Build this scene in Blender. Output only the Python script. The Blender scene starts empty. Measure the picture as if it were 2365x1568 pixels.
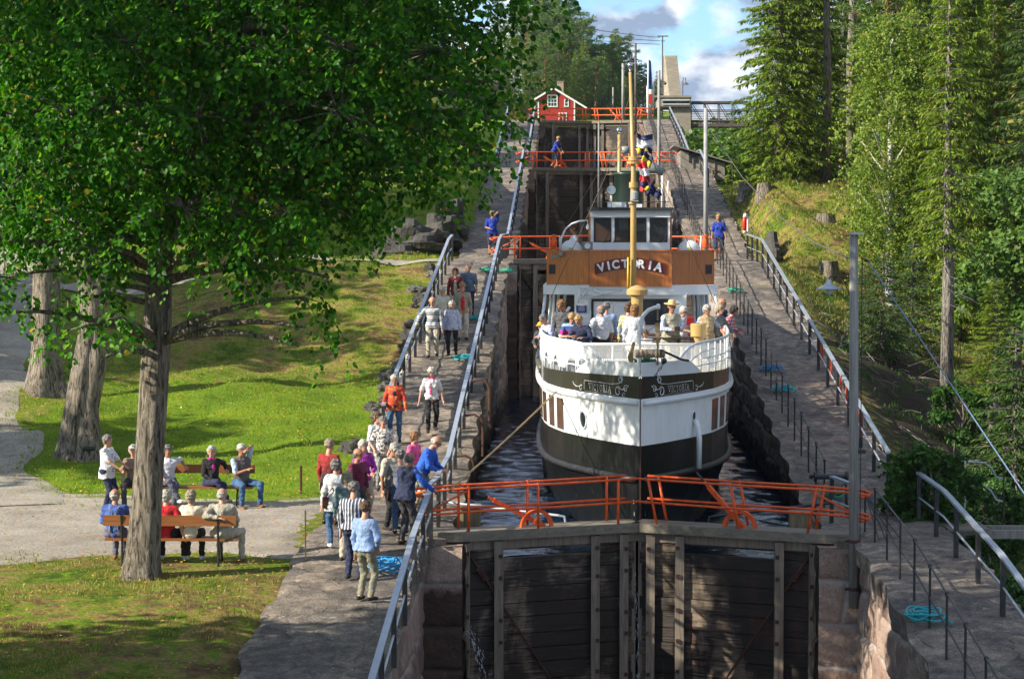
import bpy, bmesh, math, random
import numpy as np
from mathutils import Vector, Matrix
R = math.radians
sc = bpy.context.scene
# ---------------------------------------------------------------- camera, sky, sun, exposure
FX = 5100.0                      # focal length in pixels of a 2365 px wide picture
CAM = Vector((-1.27, 0.0, 5.85))
PITCH, YAW = R(2.9077), R(1.58)
cd = bpy.data.cameras.new('camera'); cam = bpy.data.objects.new('camera', cd)
sc.collection.objects.link(cam); sc.camera = cam
cam.location = CAM; cam.rotation_euler = (R(90) - PITCH, 0, YAW)
cd.sensor_width = 36; cd.lens = 36 * FX / 2365; cd.clip_end = 6000; cd.clip_start = 0.5
CR = cam.rotation_euler.to_matrix()

SUN_EL, SUN_DIR = R(29), Vector((-0.95, -0.37, 0)).normalized()
svec = Vector((SUN_DIR.x * math.cos(SUN_EL), SUN_DIR.y * math.cos(SUN_EL), math.sin(SUN_EL)))
sl = bpy.data.lights.new('sun', 'SUN'); sun = bpy.data.objects.new('sun', sl); sc.collection.objects.link(sun)
sl.energy = 5.0; sl.angle = R(0.5); sl.color = (1.0, 0.92, 0.77)
sun.rotation_euler = svec.to_track_quat('Z', 'Y').to_euler(); sun.location = (-30, 0, 40)

w = bpy.data.worlds.new('World'); sc.world = w; w.use_nodes = True
nt = w.node_tree; nt.nodes.clear()
def N(nt, t, **kw):
    n = nt.nodes.new(t)
    for k, v in kw.items():
        if k in n.inputs: n.inputs[k].default_value = v
        else: setattr(n, k, v)
    return n
sky = N(nt, 'ShaderNodeTexSky', sky_type='NISHITA', sun_disc=False, sun_elevation=SUN_EL,
        sun_rotation=math.atan2(SUN_DIR.x, SUN_DIR.y), air_density=1.0, dust_density=0.6, ozone_density=1.5)
bg1 = N(nt, 'ShaderNodeBackground'); bg1.inputs['Strength'].default_value = 0.105
tc = N(nt, 'ShaderNodeTexCoord')
mp = N(nt, 'ShaderNodeMapping'); mp.inputs['Scale'].default_value = (1, 1, 1.9); mp.inputs['Location'].default_value = (0.55, 0.3, 0.13)
no = N(nt, 'ShaderNodeTexNoise'); no.inputs['Scale'].default_value = 24; no.inputs['Detail'].default_value = 9; no.inputs['Roughness'].default_value = 0.52
no.inputs['Distortion'].default_value = 0.25
cr = N(nt, 'ShaderNodeValToRGB'); cr.color_ramp.elements[0].position = 0.43; cr.color_ramp.elements[1].position = 0.54
no2 = N(nt, 'ShaderNodeTexNoise'); no2.inputs['Scale'].default_value = 34; no2.inputs['Detail'].default_value = 8; no2.inputs['Roughness'].default_value = 0.5
cr2 = N(nt, 'ShaderNodeValToRGB')
cr2.color_ramp.elements[0].position = 0.42; cr2.color_ramp.elements[0].color = (0.24, 0.32, 0.46, 1)
cr2.color_ramp.elements[1].position = 0.57; cr2.color_ramp.elements[1].color = (0.80, 0.83, 0.88, 1)
mp2 = N(nt, 'ShaderNodeMapping'); mp2.inputs['Scale'].default_value = (1, 1, 1.9); mp2.inputs['Location'].default_value = (0.2, 0.1, 0.4)
bg2 = N(nt, 'ShaderNodeBackground'); bg2.inputs['Strength'].default_value = 0.72
mix = N(nt, 'ShaderNodeMixShader'); out = N(nt, 'ShaderNodeOutputWorld')
L = nt.links.new
tint = nt.nodes.new('ShaderNodeMix'); tint.data_type = 'RGBA'; tint.blend_type = 'MULTIPLY'; tint.inputs[0].default_value = 1; tint.inputs[7].default_value = (.62, .86, 1.15, 1)
L(sky.outputs[0], tint.inputs[6]); L(tint.outputs[2], bg1.inputs[0]); L(tc.outputs['Generated'], mp.inputs[0]); L(mp.outputs[0], no.inputs['Vector'])
L(tc.outputs['Generated'], mp2.inputs[0]); L(mp2.outputs[0], no2.inputs['Vector'])
L(no.outputs[0], cr.inputs[0]); L(no2.outputs[0], cr2.inputs[0]); L(cr2.outputs[0], bg2.inputs[0])
L(cr.outputs[0], mix.inputs[0]); L(bg1.outputs[0], mix.inputs[1]); L(bg2.outputs[0], mix.inputs[2]); L(mix.outputs[0], out.inputs[0])
sc.view_settings.view_transform = 'Standard'; sc.view_settings.look = 'None'
sc.view_settings.exposure = 0.95; sc.view_settings.gamma = 1.0
sc.cycles.max_bounces = 6; sc.cycles.transparent_max_bounces = 12

# ---------------------------------------------------------------- helpers
def ray(u, v):
    d = CR @ Vector(((u - 1182.5) / FX, -(v - 784.0) / FX, -1.0)); return d
def aty(u, v, y):                       # point of that line of sight at world depth y
    d = ray(u, v); return CAM + d * ((y - CAM.y) / d.y)
def atz(u, v, z):
    d = ray(u, v); return CAM + d * ((z - CAM.z) / d.z)
def proj(p):
    q = CR.transposed() @ (Vector(p) - CAM); return (1182.5 + FX * q.x / -q.z, 784 - FX * q.y / -q.z)
def interp(x, pts):
    xs = [p[0] for p in pts]; ys = [p[1] for p in pts]
    return np.interp(x, xs, ys)
PZ = [(15, -2.4), (29, -1.1), (36.5, -.25), (41, 0), (47, 0), (79.5, 4.45), (82, 4.6), (90, 4.6), (118.5, 9.0), (120, 9.05), (128, 9.05), (154, 13.3), (400, 13.4)]
def pz(y): return float(np.interp(y, [p[0] for p in PZ], [p[1] for p in PZ]))
def on_ground(u, v, zf, y0=25, y1=170):  # where the line of sight meets a height profile zf(x, y)
    lo = y0; prev = None
    for y in np.arange(y0, y1, 0.25):
        p = aty(u, v, y)
        if p.z <= zf(p.x, p.y): return Vector((p.x, p.y, zf(p.x, p.y)))
    return p
col = sc.collection
def smooth(me, ang=None):
    me.polygons.foreach_set('use_smooth', [True] * len(me.polygons))
class MB:
    """collects boxes, tubes, sheets; build() links them as one mesh object"""
    def __init__(s): s.v = []; s.f = []; s.m = []; s.mi = 0
    def add(s, vs, fs):
        o = len(s.v); s.v.extend([tuple(p) for p in vs]); s.f.extend([tuple(i + o for i in f) for f in fs]); s.m.extend([s.mi] * len(fs))
    def hexa(s, p):                    # 8 points: bottom 4, top 4
        s.add(p, [(3, 2, 1, 0), (4, 5, 6, 7), (0, 1, 5, 4), (1, 2, 6, 5), (2, 3, 7, 6), (3, 0, 4, 7)])
    def box(s, c, d, rz=0, M=None):
        x, y, z = d[0] / 2, d[1] / 2, d[2] / 2
        P = [Vector(q) for q in ((-x, -y, -z), (x, -y, -z), (x, y, -z), (-x, y, -z), (-x, -y, z), (x, -y, z), (x, y, z), (-x, y, z))]
        m = M if M is not None else Matrix.Rotation(rz, 3, 'Z')
        s.hexa([m @ q + Vector(c) for q in P])
    def beam(s, a, b, w, h, up=(0, 0, 1)):   # box from a to b
        a = Vector(a); b = Vector(b); d = (b - a).normalized(); u = Vector(up)
        sd = d.cross(u)
        if sd.length < 1e-4: sd = d.cross(Vector((0, 1, 0)))
        sd.normalize(); uu = sd.cross(d)
        P = []
        for q in (a, b):
            P.append([q - sd * w / 2 - uu * h / 2, q + sd * w / 2 - uu * h / 2, q + sd * w / 2 + uu * h / 2, q - sd * w / 2 + uu * h / 2])
        s.add(P[0] + P[1], [(3, 2, 1, 0), (4, 5, 6, 7), (0, 1, 5, 4), (1, 2, 6, 5), (2, 3, 7, 6), (3, 0, 4, 7)])
    def tube(s, pts, r, n=8, caps=True, closed=False):
        pts = [Vector(p) for p in pts]; k = len(pts)
        rs = r if isinstance(r, (list, tuple)) else [r] * k
        rings = []; ref = None
        for i in range(k):
            if closed: t = (pts[(i + 1) % k] - pts[i - 1])
            else: t = pts[min(i + 1, k - 1)] - pts[max(i - 1, 0)]
            if t.length < 1e-9: t = Vector((0, 0, 1))
            t.normalize()
            if ref is None: ref = Vector((0, 0, 1)) if abs(t.z) < .9 else Vector((1, 0, 0))
            a = ref - t * ref.dot(t)
            if a.length < 1e-4: a = Vector((1, 0, 0)) - t * t.x
            a.normalize(); ref = a; b = t.cross(a)
            rings.append([pts[i] + (a * math.cos(2 * math.pi * j / n) + b * math.sin(2 * math.pi * j / n)) * rs[i] for j in range(n)])
        vs = [p for rg in rings for p in rg]; fs = []
        for i in range(k if closed else k - 1):
            for j in range(n):
                a0 = i * n + j; a1 = i * n + (j + 1) % n; b0 = ((i + 1) % k) * n + j; b1 = ((i + 1) % k) * n + (j + 1) % n
                fs.append((a0, a1, b1, b0))
        if caps and not closed:
            fs.append(tuple(reversed(range(n)))); fs.append(tuple((k - 1) * n + j for j in range(n)))
        s.add(vs, fs)
    def lathe(s, prof, c=(0, 0, 0), n=20, axis='Z', M=None):
        c = Vector(c); vs = []
        for r, z in prof:
            for j in range(n):
                a = 2 * math.pi * j / n; p = Vector((r * math.cos(a), r * math.sin(a), z))
                if axis == 'Y': p = Vector((p.x, p.z, -p.y))
                if axis == 'X': p = Vector((p.z, p.x, p.y))
                if M is not None: p = M @ p
                vs.append(c + p)
        k = len(prof); fs = []
        for i in range(k - 1):
            for j in range(n):
                fs.append((i * n + j, i * n + (j + 1) % n, (i + 1) * n + (j + 1) % n, (i + 1) * n + j))
        fs.append(tuple(reversed(range(n)))); fs.append(tuple((k - 1) * n + j for j in range(n)))
        s.add(vs, fs)
    def ball(s, c, r, n=10, sc=(1, 1, 1)):
        pr = [(max(.001, math.sin(math.pi * i / n)) * r, -math.cos(math.pi * i / n) * r) for i in range(n + 1)]
        o = len(s.v); s.lathe(pr, (0, 0, 0), n * 2 - 4)
        for i in range(o, len(s.v)):
            p = s.v[i]; s.v[i] = (c[0] + p[0] * sc[0], c[1] + p[1] * sc[1], c[2] + p[2] * sc[2])
    def sheet(s, P):                   # P: 2-D list of points
        a = len(P); b = len(P[0])
        s.add([p for r in P for p in r], [(i * b + j, (i + 1) * b + j, (i + 1) * b + j + 1, i * b + j + 1) for i in range(a - 1) for j in range(b - 1)])
    def prism(s, poly, a, b):          # poly: list of 3-D points, extruded by vector (b - a)
        d = Vector(b) - Vector(a); n = len(poly); P = [Vector(p) for p in poly]
        s.add(P + [p + d for p in P], [tuple(reversed(range(n))), tuple(range(n, 2 * n))] + [(i, (i + 1) % n, n + (i + 1) % n, n + i) for i in range(n)])
    def mesh(s, name, mats, sm=False):
        me = bpy.data.meshes.new(name); me.from_pydata(s.v, [], s.f)
        for m in (mats if isinstance(mats, (list, tuple)) else [mats]): me.materials.append(m)
        if max(s.m, default=0): me.polygons.foreach_set('material_index', s.m)
        me.update()
        bm = bmesh.new(); bm.from_mesh(me); bmesh.ops.recalc_face_normals(bm, faces=bm.faces); bm.to_mesh(me); bm.free()
        if sm: smooth(me)
        return me
    def build(s, name, mats, parent=None, sm=False):
        return link(name, s.mesh(name, mats, sm), parent)
def link(name, me, parent=None):
    o = bpy.data.objects.new(name, me); col.objects.link(o)
    if parent is not None: o.parent = parent
    return o
def fmesh(name, V, F, mats, mi=None, sm=False):        # numpy arrays straight to a mesh
    me = bpy.data.meshes.new(name); V = np.asarray(V, np.float32); F = np.asarray(F, np.int32)
    me.vertices.add(len(V)); me.vertices.foreach_set('co', V.ravel())
    k = F.shape[1]; me.loops.add(F.size); me.loops.foreach_set('vertex_index', F.ravel())
    me.polygons.add(len(F)); me.polygons.foreach_set('loop_start', np.arange(0, F.size, k, dtype=np.int32))
    try: me.polygons.foreach_set('loop_total', np.full(len(F), k, np.int32))
    except Exception: pass
    for m in (mats if isinstance(mats, (list, tuple)) else [mats]): me.materials.append(m)
    if mi is not None: me.polygons.foreach_set('material_index', np.asarray(mi, np.int32))
    if sm: me.polygons.foreach_set('use_smooth', np.ones(len(F), bool))
    me.update(calc_edges=True); me.validate(); return me
def empty(name, loc=(0, 0, 0), rz=0):
    o = bpy.data.objects.new(name, None); col.objects.link(o); o.location = loc; o.rotation_euler = (0, 0, rz); o.empty_display_size = .2
    return o
def tag(o, label=None, cat=None, group=None, kind=None):
    if label: o['label'] = label
    if cat: o['category'] = cat
    if group: o['group'] = group
    if kind: o['kind'] = kind
    return o
def copy_tree(o, parent=None):
    c = o.copy(); col.objects.link(c); c.parent = parent
    for ch in list(o.children): copy_tree(ch, c)
    return c

# ---------------------------------------------------------------- materials
def newmat(name):
    m = bpy.data.materials.new(name); m.use_nodes = True; n = m.node_tree
    b = n.nodes['Principled BSDF']; return m, n, b
def ramp(n, stops, src=None):
    c = n.nodes.new('ShaderNodeValToRGB'); e = c.color_ramp.elements
    while len(e) < len(stops): e.new(.5)
    for i, (p, k) in enumerate(stops): e[i].position = p; e[i].color = (k[0], k[1], k[2], 1)
    if src is not None: n.links.new(src, c.inputs[0])
    return c
def noise(n, vec, scale, detail=5, rough=.55, dist=0):
    t = n.nodes.new('ShaderNodeTexNoise'); t.inputs['Scale'].default_value = scale; t.inputs['Detail'].default_value = detail
    t.inputs['Roughness'].default_value = rough; t.inputs['Distortion'].default_value = dist
    n.links.new(vec, t.inputs['Vector']); return t
def mixc(n, fac, a, b, mode='MIX'):
    x = n.nodes.new('ShaderNodeMix'); x.data_type = 'RGBA'; x.blend_type = mode
    for sck, val in ((x.inputs[0], fac), (x.inputs[6], a), (x.inputs[7], b)):
        if hasattr(val, 'is_linked') or isinstance(val, bpy.types.NodeSocket): n.links.new(val, sck)
        elif isinstance(val, (int, float)): sck.default_value = val
        else: sck.default_value = (val[0], val[1], val[2], 1)
    return x.outputs[2]
def coords(n, kind='Object', scale=(1, 1, 1), rot=(0, 0, 0)):
    t = n.nodes.new('ShaderNodeTexCoord'); m = n.nodes.new('ShaderNodeMapping'); m.inputs['Scale'].default_value = scale
    m.inputs['Rotation'].default_value = rot
    n.links.new(t.outputs[kind], m.inputs[0]); return m.outputs[0]
def bump(n, b, h, strength=.4, dist=.02):
    k = n.nodes.new('ShaderNodeBump'); k.inputs['Strength'].default_value = strength; k.inputs['Distance'].default_value = dist
    n.links.new(h, k.inputs['Height']); n.links.new(k.outputs[0], b.inputs['Normal']); return k
def math2(n, op, a, b=None):
    x = n.nodes.new('ShaderNodeMath'); x.operation = op
    for i, val in enumerate((a, b)):
        if val is None: continue
        if isinstance(val, (int, float)): x.inputs[i].default_value = val
        else: n.links.new(val, x.inputs[i])
    return x.outputs[0]
MAT = {}
def mat(name, a, b=None, scale=6, rough=.6, bmp=0, bs=None, metal=0, stretch=(1, 1, 1), detail=5, lo=.35, hi=.65, coat=0, spec=.5):
    """two-tone noise material"""
    if name in MAT: return MAT[name]
    m, n, bs_ = newmat(name); v = coords(n, 'Object', stretch)
    if b is None: b = tuple(x * .78 for x in a)
    t = noise(n, v, scale, detail); c = ramp(n, [(lo, a), (hi, b)], t.outputs[0])
    n.links.new(c.outputs[0], bs_.inputs['Base Color']); bs_.inputs['Roughness'].default_value = rough; bs_.inputs['Metallic'].default_value = metal
    bs_.inputs['Specular IOR Level'].default_value = spec
    if coat: bs_.inputs['Coat Weight'].default_value = coat; bs_.inputs['Coat Roughness'].default_value = .15
    if bmp:
        t2 = noise(n, v, bs or scale * 3, 5); bump(n, bs_, t2.outputs[0], bmp, .02)
    MAT[name] = m; return m
def leafmat(name, cols, trans=.45, hue=None, patch=0):
    m, n, b = newmat(name)
    g = n.nodes.new('ShaderNodeNewGeometry'); c = ramp(n, cols, g.outputs['Random Per Island'])
    colr = c.outputs[0]
    if patch:
        v = coords(n, 'Object'); t = noise(n, v, patch, 3); c2 = ramp(n, [(.35, (.75, .75, .75)), (.65, (1.3, 1.25, 1.1))], t.outputs[0]); colr = mixc(n, 1.0, colr, c2.outputs[0], 'MULTIPLY')
    n.links.new(colr, b.inputs['Base Color']); b.inputs['Roughness'].default_value = .5; b.inputs['Specular IOR Level'].default_value = .3
    tr = n.nodes.new('ShaderNodeBsdfTranslucent'); tc_ = mixc(n, 1.0, colr, (1.5, 1.55, .5), 'MULTIPLY'); n.links.new(tc_, tr.inputs[0])
    mx = n.nodes.new('ShaderNodeMixShader'); mx.inputs[0].default_value = trans
    o = n.nodes['Material Output']; n.links.new(b.outputs[0], mx.inputs[1]); n.links.new(tr.outputs[0], mx.inputs[2]); n.links.new(mx.outputs[0], o.inputs[0])
    return m
rng = np.random.default_rng(7); random.seed(7)
# ---------------------------------------------------------------- surface materials
def ground_mat():
    m, n, b = newmat('ground_cover'); v = coords(n, 'Object')
    at_ = n.nodes.new('ShaderNodeVertexColor'); at_.layer_name = 'cover'
    sp = n.nodes.new('ShaderNodeSeparateColor'); n.links.new(at_.outputs[0], sp.inputs[0])
    t1 = noise(n, v, .55, 6, .6); t2 = noise(n, v, 3.2, 6, .65); t3 = noise(n, v, 14, 5, .7)
    lush = ramp(n, [(.30, (.05, .125, .004)), (.5, (.16, .255, .006)), (.72, (.30, .345, .012))], t1.outputs[0]).outputs[0]
    lush = mixc(n, .55, lush, ramp(n, [(.35, (.05, .12, .008)), (.6, (.20, .31, .02))], t3.outputs[0]).outputs[0])
    dry = ramp(n, [(.38, (.05, .10, .008)), (.46, (.15, .19, .02)), (.53, (.29, .225, .07)), (.60, (.17, .105, .05)), (.68, (.10, .06, .03))], noise(n, v, .75, 9, .66).outputs[0]).outputs[0]
    dry = mixc(n, .65, dry, ramp(n, [(.35, (.45, .5, .4)), (.65, (1.55, 1.45, 1.4))], t3.outputs[0]).outputs[0], 'MULTIPLY')
    soil = ramp(n, [(.3, (.022, .018, .013)), (.55, (.06, .042, .028)), (.66, (.04, .055, .015)), (.75, (.15, .115, .08))], t2.outputs[0]).outputs[0]  # bare earth, dark enough to carry the right bank's shade in its colour
    def sharp(x, nn, k=2.4):
        a = math2(n, 'ADD', x, math2(n, 'MULTIPLY', math2(n, 'SUBTRACT', nn, .5), k)); c = ramp(n, [(.35, (0, 0, 0)), (.65, (1, 1, 1))], a); return c.outputs[0]
    c = mixc(n, sharp(sp.outputs[0], t2.outputs[0]), dry, lush)
    c = mixc(n, sharp(sp.outputs[2], t2.outputs[0]), c, soil)
    n.links.new(c, b.inputs['Base Color']); b.inputs['Roughness'].default_value = .9; b.inputs['Specular IOR Level'].default_value = .15
    bump(n, b, noise(n, v, 9, 8, .75).outputs[0], .9, .12); return m
def stone_mat(name, a, b_, c_, mortar, scale=1.0, bm=.8):
    m, n, b = newmat(name); v = coords(n, 'Object')
    at_ = n.nodes.new('ShaderNodeVertexColor'); at_.layer_name = 'blk'
    sp = n.nodes.new('ShaderNodeSeparateColor'); n.links.new(at_.outputs[0], sp.inputs[0])
    t = noise(n, v, 2.2 * scale, 9, .7); t2 = noise(n, v, 22 * scale, 5, .7)
    tone = math2(n, 'ADD', math2(n, 'MULTIPLY', sp.outputs[1], .45), math2(n, 'MULTIPLY', t.outputs[0], .6))
    k = ramp(n, [(.2, a), (.45, b_), (.75, c_)], tone).outputs[0]
    k = mixc(n, .5, k, ramp(n, [(.35, (.35, .35, .35)), (.65, (1.35, 1.35, 1.3))], t2.outputs[0]).outputs[0], 'MULTIPLY')
    k = mixc(n, sp.outputs[0], k, mortar)
    wet = ramp(n, [(.4, (0, 0, 0)), (.6, (1, 1, 1))], math2(n, 'ADD', sp.outputs[2], math2(n, 'MULTIPLY', math2(n, 'SUBTRACT', t.outputs[0], .5), 1.2))).outputs[0]
    k = mixc(n, wet, k, mixc(n, 1.0, k, (.22, .19, .17), 'MULTIPLY'))
    n.links.new(k, b.inputs['Base Color']); b.inputs['Roughness'].default_value = .8
    bump(n, b, noise(n, v, 7 * scale, 9, .72).outputs[0], bm, .08); return m
def paving_mat():
    m, n, b = newmat('granite_paving'); v = coords(n, 'Object'); d = noise(n, v, 1.3, 4)
    vv = n.nodes.new('ShaderNodeVectorMath'); vv.operation = 'ADD'; n.links.new(v, vv.inputs[0])
    sc_ = n.nodes.new('ShaderNodeVectorMath'); sc_.operation = 'SCALE'; sc_.inputs['Scale'].default_value = .8; n.links.new(d.outputs['Color'], sc_.inputs[0]); n.links.new(sc_.outputs[0], vv.inputs[1])
    mp_ = n.nodes.new('ShaderNodeMapping'); mp_.inputs['Scale'].default_value = (1, .62, 0); n.links.new(vv.outputs[0], mp_.inputs[0])
    vo = n.nodes.new('ShaderNodeTexVoronoi'); vo.feature = 'DISTANCE_TO_EDGE'; vo.inputs['Scale'].default_value = 1.25; n.links.new(mp_.outputs[0], vo.inputs['Vector'])
    vc = n.nodes.new('ShaderNodeTexVoronoi'); vc.inputs['Scale'].default_value = 1.25; n.links.new(mp_.outputs[0], vc.inputs['Vector'])
    t = noise(n, v, 3, 9, .72); t2 = noise(n, v, 30, 4, .7)
    k = ramp(n, [(.3, (.055, .048, .042)), (.46, (.145, .125, .104)), (.56, (.22, .188, .155)), (.70, (.38, .325, .265))], t.outputs[0]).outputs[0]
    vcs = n.nodes.new('ShaderNodeSeparateColor'); n.links.new(vc.outputs['Color'], vcs.inputs[0])
    k = mixc(n, .9, k, ramp(n, [(0, (.58, .57, .58)), (.5, (1, .97, .95)), (1, (1.38, 1.28, 1.18))], vcs.outputs[0]).outputs[0], 'MULTIPLY')
    k = mixc(n, .9, k, ramp(n, [(.38, (.55, .52, .52)), (.62, (1.35, 1.33, 1.3))], t2.outputs[0]).outputs[0], 'MULTIPLY')
    ed = math2(n, 'MULTIPLY', ramp(n, [(0, (1, 1, 1)), (.018, (0, 0, 0))], vo.outputs[0]).outputs[0], ramp(n, [(.42, (.1, .1, .1)), (.6, (.8, .8, .8))], noise(n, v, 1.7, 3).outputs[0]).outputs[0])
    moss = ramp(n, [(.42, (.035, .03, .025)), (.66, (.06, .085, .02))], noise(n, v, .9, 3).outputs[0]).outputs[0]
    k = mixc(n, ed, k, moss)
    ms = ramp(n, [(.66, (0, 0, 0)), (.74, (1, 1, 1))], noise(n, v, 1.1, 6, .6).outputs[0]).outputs[0]; k = mixc(n, ms, k, (.09, .13, .025))
    lic = ramp(n, [(.64, (0, 0, 0)), (.69, (1, 1, 1))], noise(n, v, 4.2, 6, .62).outputs[0]).outputs[0]; k = mixc(n, math2(n, 'MULTIPLY', lic, .6), k, (.42, .41, .37))
    n.links.new(k, b.inputs['Base Color']); b.inputs['Roughness'].default_value = .85
    h = math2(n, 'SUBTRACT', math2(n, 'ADD', math2(n, 'MULTIPLY', t.outputs[0], .5), math2(n, 'MULTIPLY', t2.outputs[0], .35)), math2(n, 'MULTIPLY', ed, .6)); bump(n, b, h, .9, .06); return m
def gravel_mat():
    m, n, b = newmat('gravel'); v = coords(n, 'Object'); t = noise(n, v, .8, 5); t2 = noise(n, v, 17, 5, .8)
    k = ramp(n, [(.3, (.24, .205, .165)), (.7, (.40, .355, .295))], t.outputs[0]).outputs[0]
    k = mixc(n, .7, k, ramp(n, [(.38, (.5, .49, .47)), (.62, (1.45, 1.44, 1.4))], t2.outputs[0]).outputs[0], 'MULTIPLY')
    n.links.new(k, b.inputs['Base Color']); b.inputs['Roughness'].default_value = .95; bump(n, b, t2.outputs[0], .6, .04); return m
def water_mat(name, colr, sc_=3.0, st=.5):
    m, n, b = newmat(name); v = coords(n, 'Object', (1, .55, 1)); t = noise(n, v, sc_, 6, .6, .4)
    b.inputs['Base Color'].default_value = (*colr, 1); b.inputs['Roughness'].default_value = .04; b.inputs['IOR'].default_value = 1.33
    bump(n, b, t.outputs[0], st, .30); return m
def gatewood_mat():
    m, n, b = newmat('gate_planks'); v = coords(n, 'Object', (1, 1, 7)); t = noise(n, v, 2.2, 8, .7)
    k = ramp(n, [(.3, (.09, .060, .038)), (.55, (.20, .145, .10)), (.75, (.36, .29, .22))], t.outputs[0]).outputs[0]
    v2 = coords(n, 'Object', (1, 1, .45)); s = noise(n, v2, .85, 8, .62, .6)
    v3 = coords(n, 'Object', (1, 1, 14)); rag = noise(n, v3, 2.5, 4)
    ms = ramp(n, [(.43, (0, 0, 0)), (.50, (1, 1, 1))], math2(n, 'ADD', math2(n, 'MULTIPLY', s.outputs[0], .8), math2(n, 'MULTIPLY', rag.outputs[0], .2))).outputs[0]
    k = mixc(n, ms, k, mixc(n, 1.0, k, (.11, .095, .085), 'MULTIPLY'))
    rd = ramp(n, [(.62, (0, 0, 0)), (.72, (1, 1, 1))], noise(n, v2, 1.9, 5).outputs[0]).outputs[0]; k = mixc(n, math2(n, 'MULTIPLY', rd, .5), k, (.12, .035, .015))
    n.links.new(k, b.inputs['Base Color']); b.inputs['Roughness'].default_value = .6; bump(n, b, t.outputs[0], .7, .03); return m
def wood_mat(name, a, b_, stretch, scale=3, rough=.7, coat=0):
    m, n, b = newmat(name); v = coords(n, 'Object', stretch); t = noise(n, v, scale, 8, .65, .3)
    n.links.new(ramp(n, [(.3, a), (.7, b_)], t.outputs[0]).outputs[0], b.inputs['Base Color']); b.inputs['Roughness'].default_value = rough
    b.inputs['Coat Weight'].default_value = coat; b.inputs['Coat Roughness'].default_value = .2
    bump(n, b, t.outputs[0], .4, .01); return m
def bark_mat(name, a, b_, sc_=1.0):
    m, n, b = newmat(name); v = coords(n, 'Object', (1, 1, .16)); t = noise(n, v, 15 * sc_, 9, .72, .9); t2 = noise(n, coords(n, 'Object'), 2.2, 5)
    k = ramp(n, [(.40, tuple(x * .16 for x in a)), (.47, a), (.60, b_)], t.outputs[0]).outputs[0]
    k = mixc(n, .5, k, ramp(n, [(.35, (.75, .72, .6)), (.65, (1.25, 1.25, 1.25))], t2.outputs[0]).outputs[0], 'MULTIPLY')
    n.links.new(k, b.inputs['Base Color']); b.inputs['Roughness'].default_value = .9; bump(n, b, t.outputs[0], 1.0, .16); return m
GROUND = ground_mat()
STONE = stone_mat('lock_stone', (.14, .115, .10), (.28, .225, .19), (.42, .33, .28), (.5, .48, .45))
PIER = stone_mat('pier_granite', (.15, .10, .082), (.30, .20, .158), (.45, .335, .27), (.50, .48, .45))
ROCK = stone_mat('rock_face', (.02, .019, .017), (.06, .055, .048), (.13, .118, .10), (.2, .2, .19), .9, 1.0)
PAVE = paving_mat(); GRAVEL = gravel_mat()
WATER = water_mat('lock_water', (.003, .012, .03), 5, .12); DWATER = water_mat('lower_water', (.008, .010, .010), 1.5, .3)
GPLANK = gatewood_mat(); GPOST = wood_mat('gate_timber', (.13, .098, .068), (.33, .27, .205), (6, 6, .5)); GDECK = wood_mat('gate_deck', (.12, .10, .072), (.26, .225, .17), (.5, 5, 5))
GREY_POLE = wood_mat('weathered_pole', (.15, .14, .125), (.36, .34, .31), (8, 8, .35))
ORANGE = mat('orange_paint', (.82, .11, .012), (.45, .055, .012), 9, .5, .3, 30, lo=.45, hi=.75)
ALU = mat('pale_grey_rail', (.42, .46, .52), (.34, .38, .43), 3, .35, .1, 20, metal=.35)
BLACK = mat('black_iron', (.012, .012, .013), (.03, .03, .032), 8, .45)
RUST = mat('rusty_iron', (.10, .035, .018), (.05, .022, .015), 9, .8, .4)
BENCHW = wood_mat('bench_wood', (.19, .065, .018), (.33, .125, .035), (.6, 6, 6), 4, .45, .2)
ROPE_T = mat('turquoise_rope', (.03, .42, .45), (.02, .30, .35), 40, .7); ROPE_B = mat('blue_rope', (.03, .30, .60), (.02, .2, .45), 40, .7); ROPE_G = mat('green_rope', (.02, .36, .22), (.02, .22, .15), 40, .7)
HEMP = mat('hemp_rope', (.45, .33, .17), (.30, .2, .09), 60, .9, .4, 120)

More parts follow.
